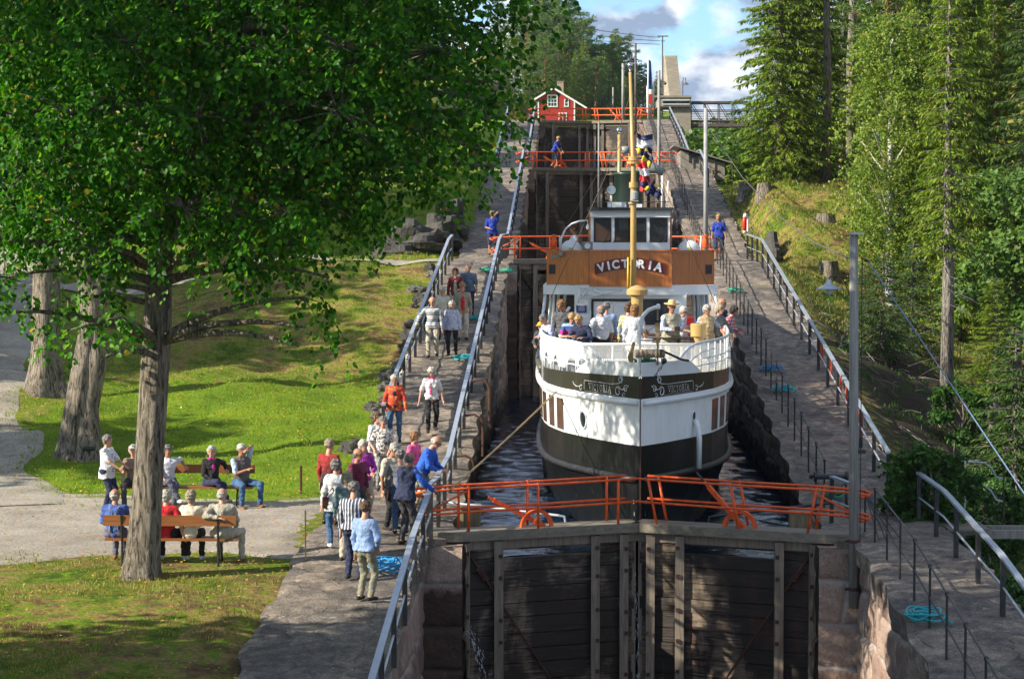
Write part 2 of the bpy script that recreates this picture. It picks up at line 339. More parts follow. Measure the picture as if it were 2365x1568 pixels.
# ---------------------------------------------------------------- terrain
def sm(a, b, x): t = np.clip((x - a) / (b - a), 0, 1); return t * t * (3 - 2 * t)
PX = [p[0] for p in PZ]; PY_ = [p[1] for p in PZ]
def tz(x, y):
    x = np.asarray(x, float); y = np.asarray(y, float); p = np.interp(y, PX, PY_)
    l1 = np.interp(y, [15, 29, 36, 41, 50, 60, 71, 81.5, 92, 100, 108, 120, 128, 155, 175, 230, 290, 400, 500], [-2.2, -1.1, -.32, -.22, -.15, .45, 1.35, 4.5, 4.65, 7.2, 8.5, 9.05, 9.1, 13.3, 14.2, 16.3, 19.4, 26, 32])
    l2 = np.interp(y, [15, 40, 50, 60, 80, 100, 120, 155, 175, 230, 500], [-1.2, -.25, -.15, .35, 2.6, 4.9, 7.6, 12.6, 14.2, 18, 45])
    lf = l1 + (l2 - l1) * sm(13, 19, -x) + .02 * np.maximum(-x - 20, 0) * sm(50, 90, y)
    lf = lf + (.10 * np.sin(x * .9 + y * .37) + .07 * np.sin(x * 2.3 - y * 1.1)) * sm(6.5, 8, -x) * sm(48, 60, y)
    # right side: falls to a ravine, rises beyond
    drop = .42 * np.clip(x - 6.2, 0, 8) + .9 * np.clip(x - 6.0, 0, 1.2) * sm(52, 40, y)
    rt = p - .15 - drop * (1 - sm(84, 94, y)) - 1.6 * sm(6.0, 7.5, x) * sm(50, 38, y)
    rt = rt + 1.5 * np.exp(-((y - 101) / 7.5) ** 2) * sm(6.6, 7.6, x) + .55 * sm(86, 90, y) * sm(7.2, 8.0, x) * (1 - sm(92, 100, y))
    far = 2.0 + .30 * (y - 70) + .62 * (x - 14)
    rt = rt + (far - rt) * sm(13, 20, x + .02 * (y - 60)) * sm(52, 80, y)
    rt = np.where(y < 80, np.maximum(rt, -9), rt)
    xb = .098 * y + .8
    val = 8.2 - 18 * sm(121, 150, y); hill = 8.0 + .55 * (x - xb)
    back = val + (hill - val) * sm(-1.5, 2.5, x - xb)
    near_path = np.where(x < 6.6, p - .3, back)
    rt = rt + (back - rt) * sm(108, 118, y); rt = np.where((y > 112) & (x < 7.0), p - .3 - 3 * sm(6.2, 7.0, x), rt)
    rt = rt + (.12 * np.sin(x * 1.7 + y * .8) + .1 * np.sin(x * .7 - y * 1.9)) * sm(6.6, 8, x)
    rt = np.where(y > 205, l1 + (-14 - l1) * sm(.042 * y, .042 * y + 6, x), rt)
    z = np.where(x < 0, lf, rt)
    z = np.where((np.abs(x) < 5.1) & (y < 158), -10, z)
    z = np.where((np.abs(x) >= 5.1) & (np.abs(x) < 5.95) & (y > 47) & (y < 158), np.minimum(z, p - .3), z)
    z = np.where((x <= -5.1) & (x > -6.4) & (y <= 49.5), np.minimum(z, p - .12), z)
    z = np.where((x > -7) & (y >= 158) & (y < 205) & (x < 7), np.minimum(z, 12.2), z)
    return z
def tz1(x, y): return float(tz(x, y))
gx = np.concatenate([np.arange(-160, -60, 10), np.arange(-60, -22, 1.5), np.arange(-22, 22, .45), np.arange(22, 70, 1.5), np.arange(70, 180, 10)])
gx = np.unique(np.concatenate([gx, [-5.95, -5.05, 5.05, 5.95, 6.6]]))
gy = np.concatenate([np.arange(-30, 20, 4), np.arange(20, 112, .45), np.arange(112, 200, 1.2), np.arange(200, 520, 10)])
X, Y = np.meshgrid(gx, gy, indexing='ij'); Z = tz(X, Y)
Z = Z + .05 * np.sin(X * 5.1 + 2 * np.sin(Y * 3.3)) * np.sin(Y * 4.3) * (np.abs(X) > 6.6) * ((X > 6) | (Y > 50)) * (Y > 20) * (X > -11.5 - .2 * np.maximum(Y - 50, 0))
V = np.stack([X, Y, Z], -1).reshape(-1, 3); a, b = X.shape
ii, jj = np.meshgrid(np.arange(a - 1), np.arange(b - 1), indexing='ij'); k0 = (ii * b + jj).ravel()
F = np.stack([k0, k0 + b, k0 + b + 1, k0 + 1], 1)
me = fmesh('ground', V, F, GROUND, sm=True)
lush = np.zeros(len(V)); soil = np.zeros(len(V)); xx, yy = V[:, 0], V[:, 1]
L_ = xx < 0
lush[L_] = (.38 + .57 * sm(47, 50, yy) - .72 * sm(63, 72, yy) * (1 - sm(106, 118, yy)))[L_]
lush[L_ & (yy > 92) & (yy < 120)] = .62
lush[L_ & (xx < -16) & (yy > 60)] = .45
lush[~L_] = (.26 + .35 * sm(104, 118, yy))[~L_]
soil[~L_] = (sm(5.6, 6.6, xx) * (1 - sm(70, 82, yy)) * .62 + sm(14, 18, xx) * .3)[~L_]  # brown soil of the right bank, also painting in the shade there
soil[~L_ & (yy > 48) & (yy < 72) & (xx > 6.8) & (xx < 9.5)] = 1.0
ca = me.color_attributes.new('cover', 'FLOAT_COLOR', 'POINT')
ca.data.foreach_set('color', np.stack([np.clip(lush, 0, 1), lush * 0, np.clip(soil, 0, 1), lush * 0 + 1], 1).astype(np.float32).ravel())
tag(link('ground', me), kind='structure')

def strip(name, center, halfw, zf, m, off, n=4, kind='structure'):    # a path draped on the ground
    rows = []
    for i, c in enumerate(center):
        a = Vector(center[max(i - 1, 0)]); b_ = Vector(center[min(i + 1, len(center) - 1)]); d = (b_ - a).normalized(); s = Vector((d.y, -d.x))
        w_ = halfw[i] if isinstance(halfw, list) else halfw
        row = []
        for k in range(n + 1):
            t = -1 + 2 * k / n; e = 1 + (.03 * math.sin(i * .9) + .05 * math.sin(i * .27 + k * .2)) * abs(t)
            q = Vector(c) + s * w_ * t * e; row.append((q.x, q.y, zf(q.x, q.y) + off - (.05 if abs(t) == 1 else 0)))
        rows.append(row)
    b2 = MB(); b2.sheet(rows); o = b2.build(name, m, sm=True)
    if kind: tag(o, kind=kind)
    return o
def poly2(pts, k=6):
    out = []
    for i in range(len(pts) - 1):
        for j in range(k): t = j / k; out.append((pts[i][0] + (pts[i + 1][0] - pts[i][0]) * t, pts[i][1] + (pts[i + 1][1] - pts[i][1]) * t))
    out.append(pts[-1]); return out
# gravel forecourt by the benches: sheet with an uneven outline
rows = []
for i, y in enumerate(np.arange(39.6, 49.2, .3)):
    t = (y - 39.6) / 9.6
    xl = -22.0; xr = -6.1 - .5 * math.sin(t * 3.1) + .12 * math.sin(i * 1.9)
    ys = []
    for k in range(60):
        x = xl + (xr - xl) * k / 59; c = (y - 44.4) / 4.8
        yy_ = 44.4 + c * (4.0 + .35 * math.sin(x * .9) + .18 * math.sin(x * 2.7 + 1) + (1.2 * max(0, (-x - 11)) / 4 if c > 0 else .25 * max(0, -x - 9)))
        ys.append((x, yy_, max(tz1(x, yy_), -5) + .035 - (.07 if i == 0 or i == 31 or k == 59 else 0)))
    rows.append(ys)
g = MB(); g.sheet(rows); tag(g.build('gravel_yard', GRAVEL, sm=True), kind='structure')
cl = poly2([(-14.6, 46.5), (-16.6, 52), (-18.4, 58), (-20.6, 66), (-22.2, 75), (-24.5, 90), (-28, 110)], 12)
strip('gravel_road', cl, [2.6 + .25 * math.sin(i * .4) for i in range(len(cl))], tz1, GRAVEL, .055, 10)
strip('side_path', poly2([(-5.9, 83.4), (-10, 83.2), (-16, 84), (-22, 87), (-27, 93)], 14), .8, tz1, GRAVEL, .12, 6)
strip('upper_footpath', poly2([(-5.9, 122.5), (-11, 122), (-18, 118), (-22, 112)], 14), .7, tz1, GRAVEL, .05, 6)

# ---------------------------------------------------------------- lock masonry
def hsh(a, b, s=0.): v = np.sin(a * 127.1 + b * 311.7 + s * 74.7) * 43758.5453; return v - np.floor(v)
def wallface(x0, sgn, y0, y1, ztop, zbot, amp, rowh=.5, roww=1.0, step=.11, wetz=None, rough=.06, seed=0., axis='x'):
    """masonry face in the plane x=x0 (or y=x0 with axis='y'); sgn is the way the stones stand out; block tone, mortar, wetness as colours"""
    ny = max(2, int((y1 - y0) / step)); hmax = max(ztop(y) for y in np.linspace(y0, y1, 9)) - zbot; nz = max(2, int(hmax / step))
    ys = np.linspace(y0, y1, ny + 1); tt = np.linspace(0, 1, nz + 1)
    zt = np.array([ztop(y) for y in ys]); YY, T = np.meshgrid(ys, tt, indexing='ij'); ZZ = zbot + (zt[:, None] - zbot) * T
    zz = ZZ + .06 * np.sin(YY * 1.3 + seed); r = np.floor(zz / rowh); off = hsh(r, 3. + seed) * roww
    yy = YY + off + .1 * np.sin(zz * 2.1 + r * 3) ; c = np.floor(yy / roww)
    fz = (zz / rowh - r); fy = (yy / roww - c); e = np.minimum(np.minimum(fz, 1 - fz) * rowh, np.minimum(fy, 1 - fy) * roww)
    jn = 1 - np.clip((e - .012) / .03, 0, 1); t1 = hsh(r, c, seed); t2 = hsh(r + 5, c + 9, seed)
    dsp = amp * t1 + (.05 if axis == 'y' or rowh > .8 else .025) * (1 - np.clip(1 - e / .12, 0, 1) ** 2) - .035 * jn
    dsp = dsp + rough * (np.sin(YY * 5.3 + 3 * np.sin(ZZ * 4.1 + seed)) * .5 + np.sin(ZZ * 9.7 + YY * 7.1) * .3 + (hsh(np.round(YY * 9), np.round(ZZ * 9), seed) - .5) * .7)
    D = x0 + sgn * dsp
    V = np.stack([D, YY, ZZ] if axis == 'x' else [YY, D, ZZ], -1).reshape(-1, 3); b_ = nz + 1
    ii, jj = np.meshgrid(np.arange(ny), np.arange(nz), indexing='ij'); k = (ii * b_ + jj).ravel(); F = np.stack([k, k + b_, k + b_ + 1, k + 1], 1)
    if (sgn > 0) == (axis == 'y'): F = F[:, ::-1]
    wet = np.zeros_like(ZZ) if wetz is None else np.clip(.5 + (wetz - ZZ) / .8, 0, 1)
    C = np.stack([jn * .85, t2, wet, np.ones_like(ZZ)], -1).reshape(-1, 4)
    return V, F, C
def masonry(name, faces, m, label, cat, extra=None, group=None):
    V = []; F = []; C = []; o = 0
    for v, f, c in faces: V.append(v); F.append(f + o); C.append(c); o += len(v)
    if extra is not None:
        v = np.array(extra.v); f = np.array([q for q in extra.f if len(q) == 4]); V.append(v); F.append(f + o); C.append(np.tile([0, .5, 0, 1], (len(v), 1)))
    V = np.concatenate(V); F = np.concatenate(F); C = np.concatenate(C); me = fmesh(name, V, F, m)
    ca = me.color_attributes.new('blk', 'FLOAT_COLOR', 'POINT'); ca.data.foreach_set('color', C.astype(np.float32).ravel())
    return tag(link(name, me), label, cat, group)
GY = [42.0, 83.0, 121.0, 156.0]; GZ = [0.0, 4.6, 9.05, 13.3]; OPEN = 3.35
secs = [(14.0, 41.35, 4.15, -5.2, -.4), (42.9, 82.3, 3.8, -.35, .0), (83.9, 120.3, 3.8, 4.0, 6.0), (121.9, 155.3, 3.8, 8.5, 10.5)]
wl = ['below the nearest gate', 'beside the boat', 'between the two middle gates', 'between the two farthest gates']
topz = lambda y: pz(y) - .03
for i, (y0, y1, xi, zw, wet) in enumerate(secs):
    for s, sd in ((-1, 'left'), (1, 'right')):
        zb = -6.2 if i == 0 else zw - 1.1
        zo = (-3.5 if i == 0 else max(-1.0, zw - 1.5)) if s < 0 else (-9 if i == 0 else min(zw, topz(y0)) - 7)
        fi = wallface(s * xi, -s, y0, y1, topz, zb, .09, .62, 1.05, .09, wetz=wet, seed=i * 2 + (s > 0), rough=.035) if i else wallface(s * xi, -s, 26.0, y1, topz, zb, .05, .85, 1.25, .055, wetz=-3.2, seed=3 + s, rough=.03)
        fo = wallface(s * 5.9, s, y0, y1, topz, zo, .16, .45, .8, .2, seed=i + 5, rough=.09)
        ex = MB(); n_ = 40
        for k in range(n_):
            a_ = y0 + (y1 - y0) * k / n_; b_ = y0 + (y1 - y0) * (k + 1) / n_
            ex.add([(s * xi, a_, topz(a_)), (s * 5.9, a_, topz(a_)), (s * 5.9, b_, topz(b_)), (s * xi, b_, topz(b_))], [(0, 1, 2, 3)])
        for yq in (y0, y1): ex.add([(s * xi, yq, zb), (s * 5.9, yq, zo), (s * 5.9, yq, topz(yq)), (s * xi, yq, topz(yq))], [(0, 1, 2, 3)])
        masonry('lock_wall', [fi, fo], STONE if i else PIER, f'rough stone chamber wall {wl[i]}, under the {sd} walkway', 'lock wall', ex)
# piers that carry the gates
for i, (gy, gz) in enumerate(zip(GY, GZ)):
    zb = -6 if i == 0 else GZ[i - 1] - 1.2
    for s, sd in ((-1, 'left'), (1, 'right')):
        x_in, x_out = OPEN, 4.35 if i else 4.25
        z1 = gz - .16
        ya, yb = gy - .65, gy + (.0)
        a_, b_ = (x_in, x_out) if s > 0 else (-x_out, -x_in)
        ff = wallface(ya, -1, a_, b_, lambda q: z1, zb, .05, .82, 1.6, .045 if i == 0 else .09, wetz=((gz - 3.6 if s > 0 else gz - 1.0) if i == 0 else gz - 1.2), rough=.025, axis='y', seed=i * 3 + (s > 0) * 7)
        fi = wallface(s * x_in, -s, ya, gy + .9, lambda q: z1, zb, .03, .95, 1.3, .12, wetz=gz - 1, rough=.03, seed=i)
        ex = MB(); ex.add([(s * x_in, ya, z1), (s * 4.6, ya, z1), (s * 4.6, gy + .9, z1), (s * x_in, gy + .9, z1)], [(0, 1, 2, 3)])
        ex.add([(s * x_out, ya, z1), (s * x_out, ya, zb), (s * x_out, gy + .9, zb), (s * x_out, gy + .9, z1)], [(0, 1, 2, 3)])
        ex.add([(s * x_in, gy + .9, z1), (s * x_in, gy + .9, zb), (s * x_out, gy + .9, zb), (s * x_out, gy + .9, z1)], [(0, 1, 2, 3)])
        masonry('gate_pier', [ff, fi], PIER, f'pink granite block pier with pale mortar holding the {sd} leaf of the {["nearest","second","third","farthest"][i]} gate', 'stone pier', ex)
# cross sills between piers and walkways at each gate
# walkway paving, one sheet per side
for s, sd in ((-1, 'left'), (1, 'right')):
    rows = []
    for y in np.arange(14.0, 158.0, .22):
        xi = (4.0 if y < 41.4 else 3.62); xo = 5.98
        if s < 0 and y < 49: xo = 6.2 + .16 * (math.sin(math.floor(y / .75) * 12.9898) * 43758.5453 % 1) + .05 * math.sin(y * 3.1)
        if s < 0 and 81.9 < y < 84.6: xo = 6.3
        row = []
        for k in range(12):
            t = k / 11; x = xi + (xo - xi) * t + (.05 * math.sin(y * 2.9 + k) if k in (0, 11) else 0)
            z = pz(y) + .012 * math.sin(x * 7 + y * 3) + .012 * math.sin(y * 5.3 - x * 4) + (.0 if k not in (0, 11) else -.025)
            row.append((s * x, y, z))
        row = [(row[0][0] + s * .02, y, row[0][2] - .30)] + row + [(row[-1][0], y, row[-1][2] - .22)]
        rows.append(row)
    g = MB(); g.sheet(rows); tag(g.build('walkway_' + sd, PAVE, sm=False), kind='structure')
# top platform round the farthest gate
g = MB(); g.box((0, 175, 12.0), (13.5, 34.0, .1)); 
# water
def wsheet(name, x0, x1, y0, y1, z, m, step=.5):
    g = MB(); g.sheet([[(x, y, z) for x in (x0, x1)] for y in (y0, y1)]); tag(g.build(name, m), kind='structure')
wsheet('water_below_gate', -4.3, 4.3, 10, 43.5, -5.0, DWATER)
ys_w = np.concatenate([np.arange(0, 14, .075), np.arange(14, 41.2, .14)]); xs_w = np.arange(-4.0, 4.01, .08); Xw, Tw = np.meshgrid(xs_w, ys_w, indexing='ij')
Yw = Tw * (1 - .0) + 42.1 + 1.42 * np.clip(1 - np.abs(Xw) / 3.42, 0, 1) * np.clip(1 - Tw / 3, 0, 1); Zw = np.full_like(Xw, -.52); rw = np.random.default_rng(5)
for k in range(26):
    lam = rw.uniform(.22, 1.1); th = rw.normal(0, .9) + math.pi / 2; ph = rw.uniform(0, 6.28); Zw += .0052 * lam ** .9 * np.sin(2 * np.pi / lam * (Xw * math.cos(th) + Yw * math.sin(th)) + ph + .8 * np.sin(Xw * 1.1 + Yw * .6 + k))
nb = len(ys_w); ii, jj = np.meshgrid(np.arange(len(xs_w) - 1), np.arange(nb - 1), indexing='ij'); k0 = (ii * nb + jj).ravel()
tag(link('chamber_water', fmesh('chamber_water', np.stack([Xw, Yw, Zw], -1).reshape(-1, 3), np.stack([k0, k0 + nb, k0 + nb + 1, k0 + 1], 1), WATER, sm=True)), kind='structure')
wsheet('chamber_water_middle', -4.0, 4.0, 83.6, 121, 4.25, DWATER)
wsheet('chamber_water_upper', -4.0, 4.0, 121.6, 156, 8.7, DWATER)
wsheet('lake_water', -6.5, 5.2, 156.8, 200, 12.75, WATER)

# ---------------------------------------------------------------- lock gates
def leaf(gy, gz, zbot, s, label, idx):
    A = Vector((s * 3.42, gy, 0)); B = Vector((0.0, gy + 1.45, 0)); d = (B - A).normalized(); Ln = (B - A).length; nrm = Vector((0, -1, 0)); nrm = (nrm - d * nrm.dot(d)).normalized()
    root = empty('lock_gate', (A.x, A.y, gz)); tag(root, label, 'lock gate', 'timber leaves of the lock gates')
    P = lambda f, o, z: tuple(d * (Ln * f) + nrm * o + Vector((0, 0, z)))
    Hh = gz - zbot
    up = (0, 0, 1)
    # planking with open sluice slot near the top
    z = -.17; hs = .30; g = MB(); k = 0
    while z > -Hh:
        h = hs + .04 * math.sin(k * 2.3 + idx)
        if k == 0: h = .20
        if k == 1 and idx < 2: h = .14
        if k == 1 and idx < 2:
            for f0, f1 in ((0.0, .2), (.74, 1.0)): g.beam(P(f0, -.0, z - h / 2), P(f1 - .001, -.0, z - h / 2), .12, h - .012)
        else:
            o_ = .012 * math.sin(k * 4.1 + idx * 2)
            g.beam(P(.0, o_, z - h / 2), P(.999, o_, z - h / 2), .12, h - .014)
        if k == 2 or k == 3: pass
        z -= h; k += 1
    g.build('planking', GPLANK, root)
    for f, wd in ((.015, .17), (.20, .18), (.745, .18), (.91, .17)):
        g = MB(); g.beam(P(f, .13, -.16), P(f, .13, -Hh), .17, wd, up=(0, 1, 0)); g.build('post', GPOST, root)
        g = MB()
        for q in range(7 if idx < 1 else 0): zz = -.35 - q * .62 - .1 * math.sin(q * 3 + f * 9); g = MB(); g.box(P(f, .235, zz), (.07, .05, .07)); g.build('bolt', RUST, root)
    g = MB(); g.beam(P(.985, .02, -.1), P(.985, .02, -Hh), .14, .12, up=(0, 1, 0)); g.build('mitre_post', GPOST, root)
    # walkway beam with tapered outer end
    g = MB()
    zt, zb_ = .06, -.12; wf, wb = .30, -.34
    P2 = lambda f, o, z: Vector(P(f, o, z))
    f0 = -.22
    g.hexa([P2(f0, wf - .22, zb_), P2(f0 + .18, wf, zb_), P2(.998, wf, zb_), P2(.998, wb, zb_), P2(f0, wf - .22, zt), P2(f0 + .18, wf, zt), P2(.998, wf, zt), P2(.998, wb, zt)][:8]) if False else None
    poly = [P2(f0, wf - .25, zb_), P2(f0 + .16, wf, zb_), P2(.998, wf, zb_), P2(.998, wb, zb_), P2(f0, wb, zb_)]
    g.prism(poly, (0, 0, 0), (0, 0, zt - zb_)); g.build('walkway', GDECK, root)
    g = MB(); g.beam(P(.0, .02, -.22), P(.998, .02, -.22), .16, .2); g.build('top_beam', GPOST, root)
    # orange railing: two rows
    g = MB(); r = .024 if idx == 0 else .03
    for o, rk in ((.26, 0), (-.30, 1)):
        dx = 0.0
        ts = [(.02 if s < 0 else .04), .405, .86]
        for t in ts:
            lean = (.05 if s > 0 else 0.0) * (-1 if t < .2 else 1)
            g.tube([P(t, o, .02), P(t + lean, o, .93)], r * 1.15, 8)
        e0 = -.26
        for zz in (.90, .45):
            pts = [P(.97, o, zz + .03), P(.5, o, zz), P(.02, o, zz - .01), P(e0 + .04, o * .9, zz - .04), P(e0, o * .6, zz - .07), P(e0 + .01, o * .4, zz - .13), P(e0 + .05, o * .3, zz - .14)]
            g.tube(pts, r, 8)
        g.tube([P(-.2, o, .48), P(.02, o, .86)], r * .8, 8) if rk == 0 else None
    g.build('railing', ORANGE, root, sm=True)
    # paddle gear: half ring and long arm
    g = MB(); cf = .42; rr = .34
    cpt = P2(cf, .05, .06); arc = []
    for k in range(15):
        a = math.pi * k / 14; arc.append((math.cos(a), math.sin(a)))
    V_ = []; F_ = []
    for c, s_ in arc:
        for ro, oo in ((rr, -.04), (rr, .04), (rr - .07, .04), (rr - .07, -.04)): V_.append(cpt + d * (c * ro) + Vector((0, 0, s_ * ro)) + nrm * oo)
    for k in range(14):
        for q in range(4): F_.append((k * 4 + q, k * 4 + (q + 1) % 4, k * 4 + 4 + (q + 1) % 4, k * 4 + 4 + q))
    F_.append((3, 2, 1, 0)); F_.append((56, 57, 58, 59)); g.add(V_, F_); g.build('quadrant', ORANGE, root)
    g = MB()
    if s < 0: a0, a1 = cpt - d * .02 + Vector((0, 0, .1)), cpt - d * 1.0 + Vector((0, 0, .62)) + nrm * -.1
    else: a0, a1 = cpt + d * .0 + Vector((0, 0, .08)), cpt + d * .80 + Vector((0, 0, .85)) + nrm * -.15
    g.beam(a0 + (a0 - a1) * .18, a0.lerp(a1, .86), .07, .085); g.beam(a0.lerp(a1, .8), a0.lerp(a1, .97), .05, .05); g.ball(tuple(a0 + nrm * .03), .07, 8)
    am = g.build('paddle_arm', ORANGE, root)
    g = MB(); g.beam(a0.lerp(a1, .93), a0.lerp(a1, 1.2), .03, .035); g.build('arm_grip', BLACK, am)
    # rusty tie rod with turnbuckle
    g = MB(); t0, t1 = P2(.03, .13, -.35), P2(.72, .12, -4.2)
    g.tube([t0, t1], .022, 6)
    for q in (.09, .14): g.tube([t0.lerp(t1, q) + d * .07 , t0.lerp(t1, q) - d * .07], .03, 6)
    for off in (-.05, .05): g.tube([t0.lerp(t1, .09) + d * off, t0.lerp(t1, .14) + d * off], .016, 6)
    g.build('tie_rod', RUST, root)
    return root
gl = ['nearest', 'second', 'third', 'farthest']
for i, (gy, gz) in enumerate(zip(GY, GZ)):
    for s, sd in ((-1, 'left'), (1, 'right')):
        leaf(gy, gz, -5.4 if i == 0 else (GZ[i - 1] - .6 if i else 0), s, f'{sd} timber leaf of the {gl[i]} lock gate with orange railing and paddle quadrant', i)
# water jets leaking at the mitre and the left edge of the near gate
def jet(pts, rr, label, n=70):
    g = MB(); random.seed(int(rr * 1000))
    for k in range(n):
        t = random.random(); i = min(int(t * (len(pts) - 1)), len(pts) - 2); f = t * (len(pts) - 1) - i
        p = Vector(pts[i]).lerp(Vector(pts[i + 1]), f) + Vector((random.gauss(0, rr), random.gauss(0, rr), random.gauss(0, rr)))
        d_ = (Vector(pts[i + 1]) - Vector(pts[i])).normalized() * random.uniform(.02, .09)
        g.tube([p, p + d_], [.006, .002], 5)
    tag(g.build('water_jet', FOAM), label, 'water leak', kind='stuff')
FOAM = mat('white_water', (.75, .8, .85), (.6, .65, .7), 5, .2)
jet([(-.02, 43.2, -.9), (0, 43.1, -2.2), (.02, 43.0, -3.4), (.05, 42.9, -5.0)], .018, 'thin white trickle leaking where the two leaves of the nearest gate meet', 60)
jet([(-3.33, 42.0, -1.75), (-3.15, 41.7, -2.0), (-2.98, 41.5, -2.45), (-2.85, 41.4, -3.1), (-2.8, 41.3, -5.0)], .05, 'spray of water leaking past the left edge of the nearest gate', 130)

# ---------------------------------------------------------------- handrails
def handrail(pts, label, sp=2.0, hgt=.97, group='flat topped handrails beside the lock', topw=.10, orange=False):
    P = [Vector(p) for p in pts]; root = empty('handrail', P[0]); tag(root, label, 'handrail', group); o = P[0]
    g = MB()
    for a, b in zip(P[:-1], P[1:]): g.beam(a - o + Vector((0, 0, hgt)), b - o + Vector((0, 0, hgt)), topw, .045)
    g.build('top_bar', ALU, root)
    g = MB()
    for a, b in zip(P[:-1], P[1:]): g.tube([a - o + Vector((0, 0, hgt * .5)), b - o + Vector((0, 0, hgt * .5))], .02, 6)
    g.build('mid_bar', ALU, root)
    tot = sum((b - a).length for a, b in zip(P[:-1], P[1:])); n = max(1, round(tot / sp)); q = [0]
    for k in range(n + 1):
        t = tot * k / n
        for a, b in zip(P[:-1], P[1:]):
            l = (b - a).length
            if t <= l + 1e-6: p = a.lerp(b, t / l); break
            t -= l
        g = MB(); g.box(tuple(p - o + Vector((0, 0, hgt / 2 - .02))), (.075, .11, hgt - .02)); g.build('post', BLACK, root)
    return root
pr = lambda x, ys: [(x, y, pz(y)) for y in ys]
handrail(pr(-3.93, (24, 29, 36.5, 41.2)), 'grey topped handrail on the left lock edge at the bottom of the picture', 2.3)
handrail(pr(-3.93, (43.6, 47, 60, 79.5, 82.4)), 'long grey topped handrail on the left lock edge beside the boat', 2.1)
handrail(pr(-3.93, (84.2, 90, 105, 118.5, 120.4)), 'grey topped handrail on the left lock edge between the second and third gates', 2.1)
handrail(pr(-3.93, (122, 128, 140, 154)), 'far grey topped handrail on the left lock edge up to the farthest gate', 2.1)
handrail(pr(-5.75, (52, 60, 79.5, 81.8)), 'grey topped handrail along the outer left edge of the ramp above the lawn', 2.1)
handrail(pr(-5.75, (129, 140, 154)), 'far handrail along the outer left edge of the uppermost ramp', 2.1)
handrail(pr(5.62, (31, 35.5, 41, 44.0)), 'grey topped handrail on the outer right edge of the near walkway, bent halfway', 2.2)
handrail(pr(5.5, (47.4, 60, 79.5, 86)), 'long pale handrail on the outer right edge above the wooded ravine', 2.3)
handrail(pr(5.5, (111, 118.5, 128, 140, 156)), 'curving pale handrail on the outer right edge of the uppermost ramp', 2.2)
# short rails at the near gate
handrail([(-4.0, 41.5, 0), (-3.9, 43.0, 0)], 'short handrail by the left end of the nearest gate', 1.5)
handrail([(3.85, 43.6, 0), (4.12, 42.2, 0)], 'short sloping handrail by the winch at the right end of the nearest gate', 1.4, .93)
# orange snow fence panels behind the right rail
NETO = mat('orange_net', (.85, .14, .04), (.7, .09, .02), 4, .7)
sn = empty('safety_net', (5.62, 52.5, pz(52.5))); tag(sn, 'orange plastic safety netting tied inside the long right handrail', 'safety netting')
for k in range(5):
    g = MB(); ya, yb = k * 2.09 + .05, k * 2.09 + .85 + .45 * (k % 2)
    zf_ = lambda y: pz(52.5 + y) - pz(52.5)
    for zz in (.2, .35, .5, .65, .78): g.beam((0, ya, zf_(ya) + zz), (0, yb, zf_(yb) + zz), .012, .03)
    y = ya
    while y < yb: g.beam((0.0, y, zf_(y) + .19), (0.0, y, zf_(y) + .8), .012, .055, up=(0, 1, 0)); y += .105
    g.build('net_panel', NETO, sn)
# thin black pipe rails along the right lock edge
def piperail(pts, label, sp=1.55, r=.017, hgt=1.0):
    P = [Vector(p) for p in pts]; o = P[0]; root = empty('pipe_railing', o); tag(root, label, 'railing', 'thin black pipe railings on the right lock edge')
    for zz, nm in ((hgt, 'top_pipe'), (hgt * .5, 'lower_pipe')):
        g = MB(); g.tube([p - o + Vector((0, 0, zz)) for p in P], r, 8); g.build(nm, BLACK, root)
    tot = sum((b - a).length for a, b in zip(P[:-1], P[1:])); n = max(1, round(tot / sp))
    for k in range(n + 1):
        t = tot * k / n
        for a, b in zip(P[:-1], P[1:]):
            l = (b - a).length
            if t <= l + 1e-6: p = a.lerp(b, t / l); break
            t -= l
        g = MB(); g.tube([p - o, p - o + Vector((0, 0, hgt))], r * 1.15, 8); g.ball(tuple(p - o + Vector((0, 0, hgt))), r * 2.1, 6); g.ball(tuple(p - o + Vector((0, 0, hgt * .5))), r * 1.8, 6); g.build('post', BLACK, root)
    return root
piperail(pr(4.35, (22, 29, 36.5, 41.0)), 'thin black pipe railing on the right lock edge below the nearest gate')
piperail(pr(3.98, (46, 60, 79.5, 82)), 'thin black pipe railing on the right lock edge beside the boat')
piperail(pr(3.98, (84.5, 90, 105, 118.5, 120)), 'thin black pipe railing on the right lock edge above the boat')
piperail(pr(3.98, (122.5, 128, 140, 154)), 'far thin black pipe railing leading up to the concrete house')
# ---------------------------------------------------------------- trees and plants
LEAF6 = (np.array([[0, 0, 0], [.42, .18, .10], [.40, .62, .12], [0, 1.05, 0], [-.40, .62, .12], [-.42, .18, .10]]), [[0, 1, 2, 3], [3, 4, 5, 0]])
KITE = (np.array([[0, 0, 0], [.5, .5, .08], [0, 1, 0], [-.5, .5, .08]]), [[0, 1, 2, 3]])
def leaves(C, D, Nn, S, shape=KITE, wid=1.0):
    """C centres, D growth directions, Nn rough normals, S sizes -> vertex and face arrays"""
    D = D / np.linalg.norm(D, axis=1, keepdims=True); Sd = np.cross(D, Nn); Sd /= (np.linalg.norm(Sd, axis=1, keepdims=True) + 1e-9); U = np.cross(Sd, D)
    T, fs = shape; k = len(T)
    V = C[:, None, :] + S[:, None, None] * (T[None, :, 0, None] * wid * Sd[:, None, :] + T[None, :, 1, None] * D[:, None, :] + T[None, :, 2, None] * U[:, None, :])
    F = (np.arange(len(C))[:, None, None] * k + np.array(fs)[None]).reshape(-1, 4)
    return V.reshape(-1, 3), F
def rdir(n, zs=1.0):
    a = rng.normal(size=(n, 3)); a[:, 2] *= zs; return a / np.linalg.norm(a, axis=1, keepdims=True)
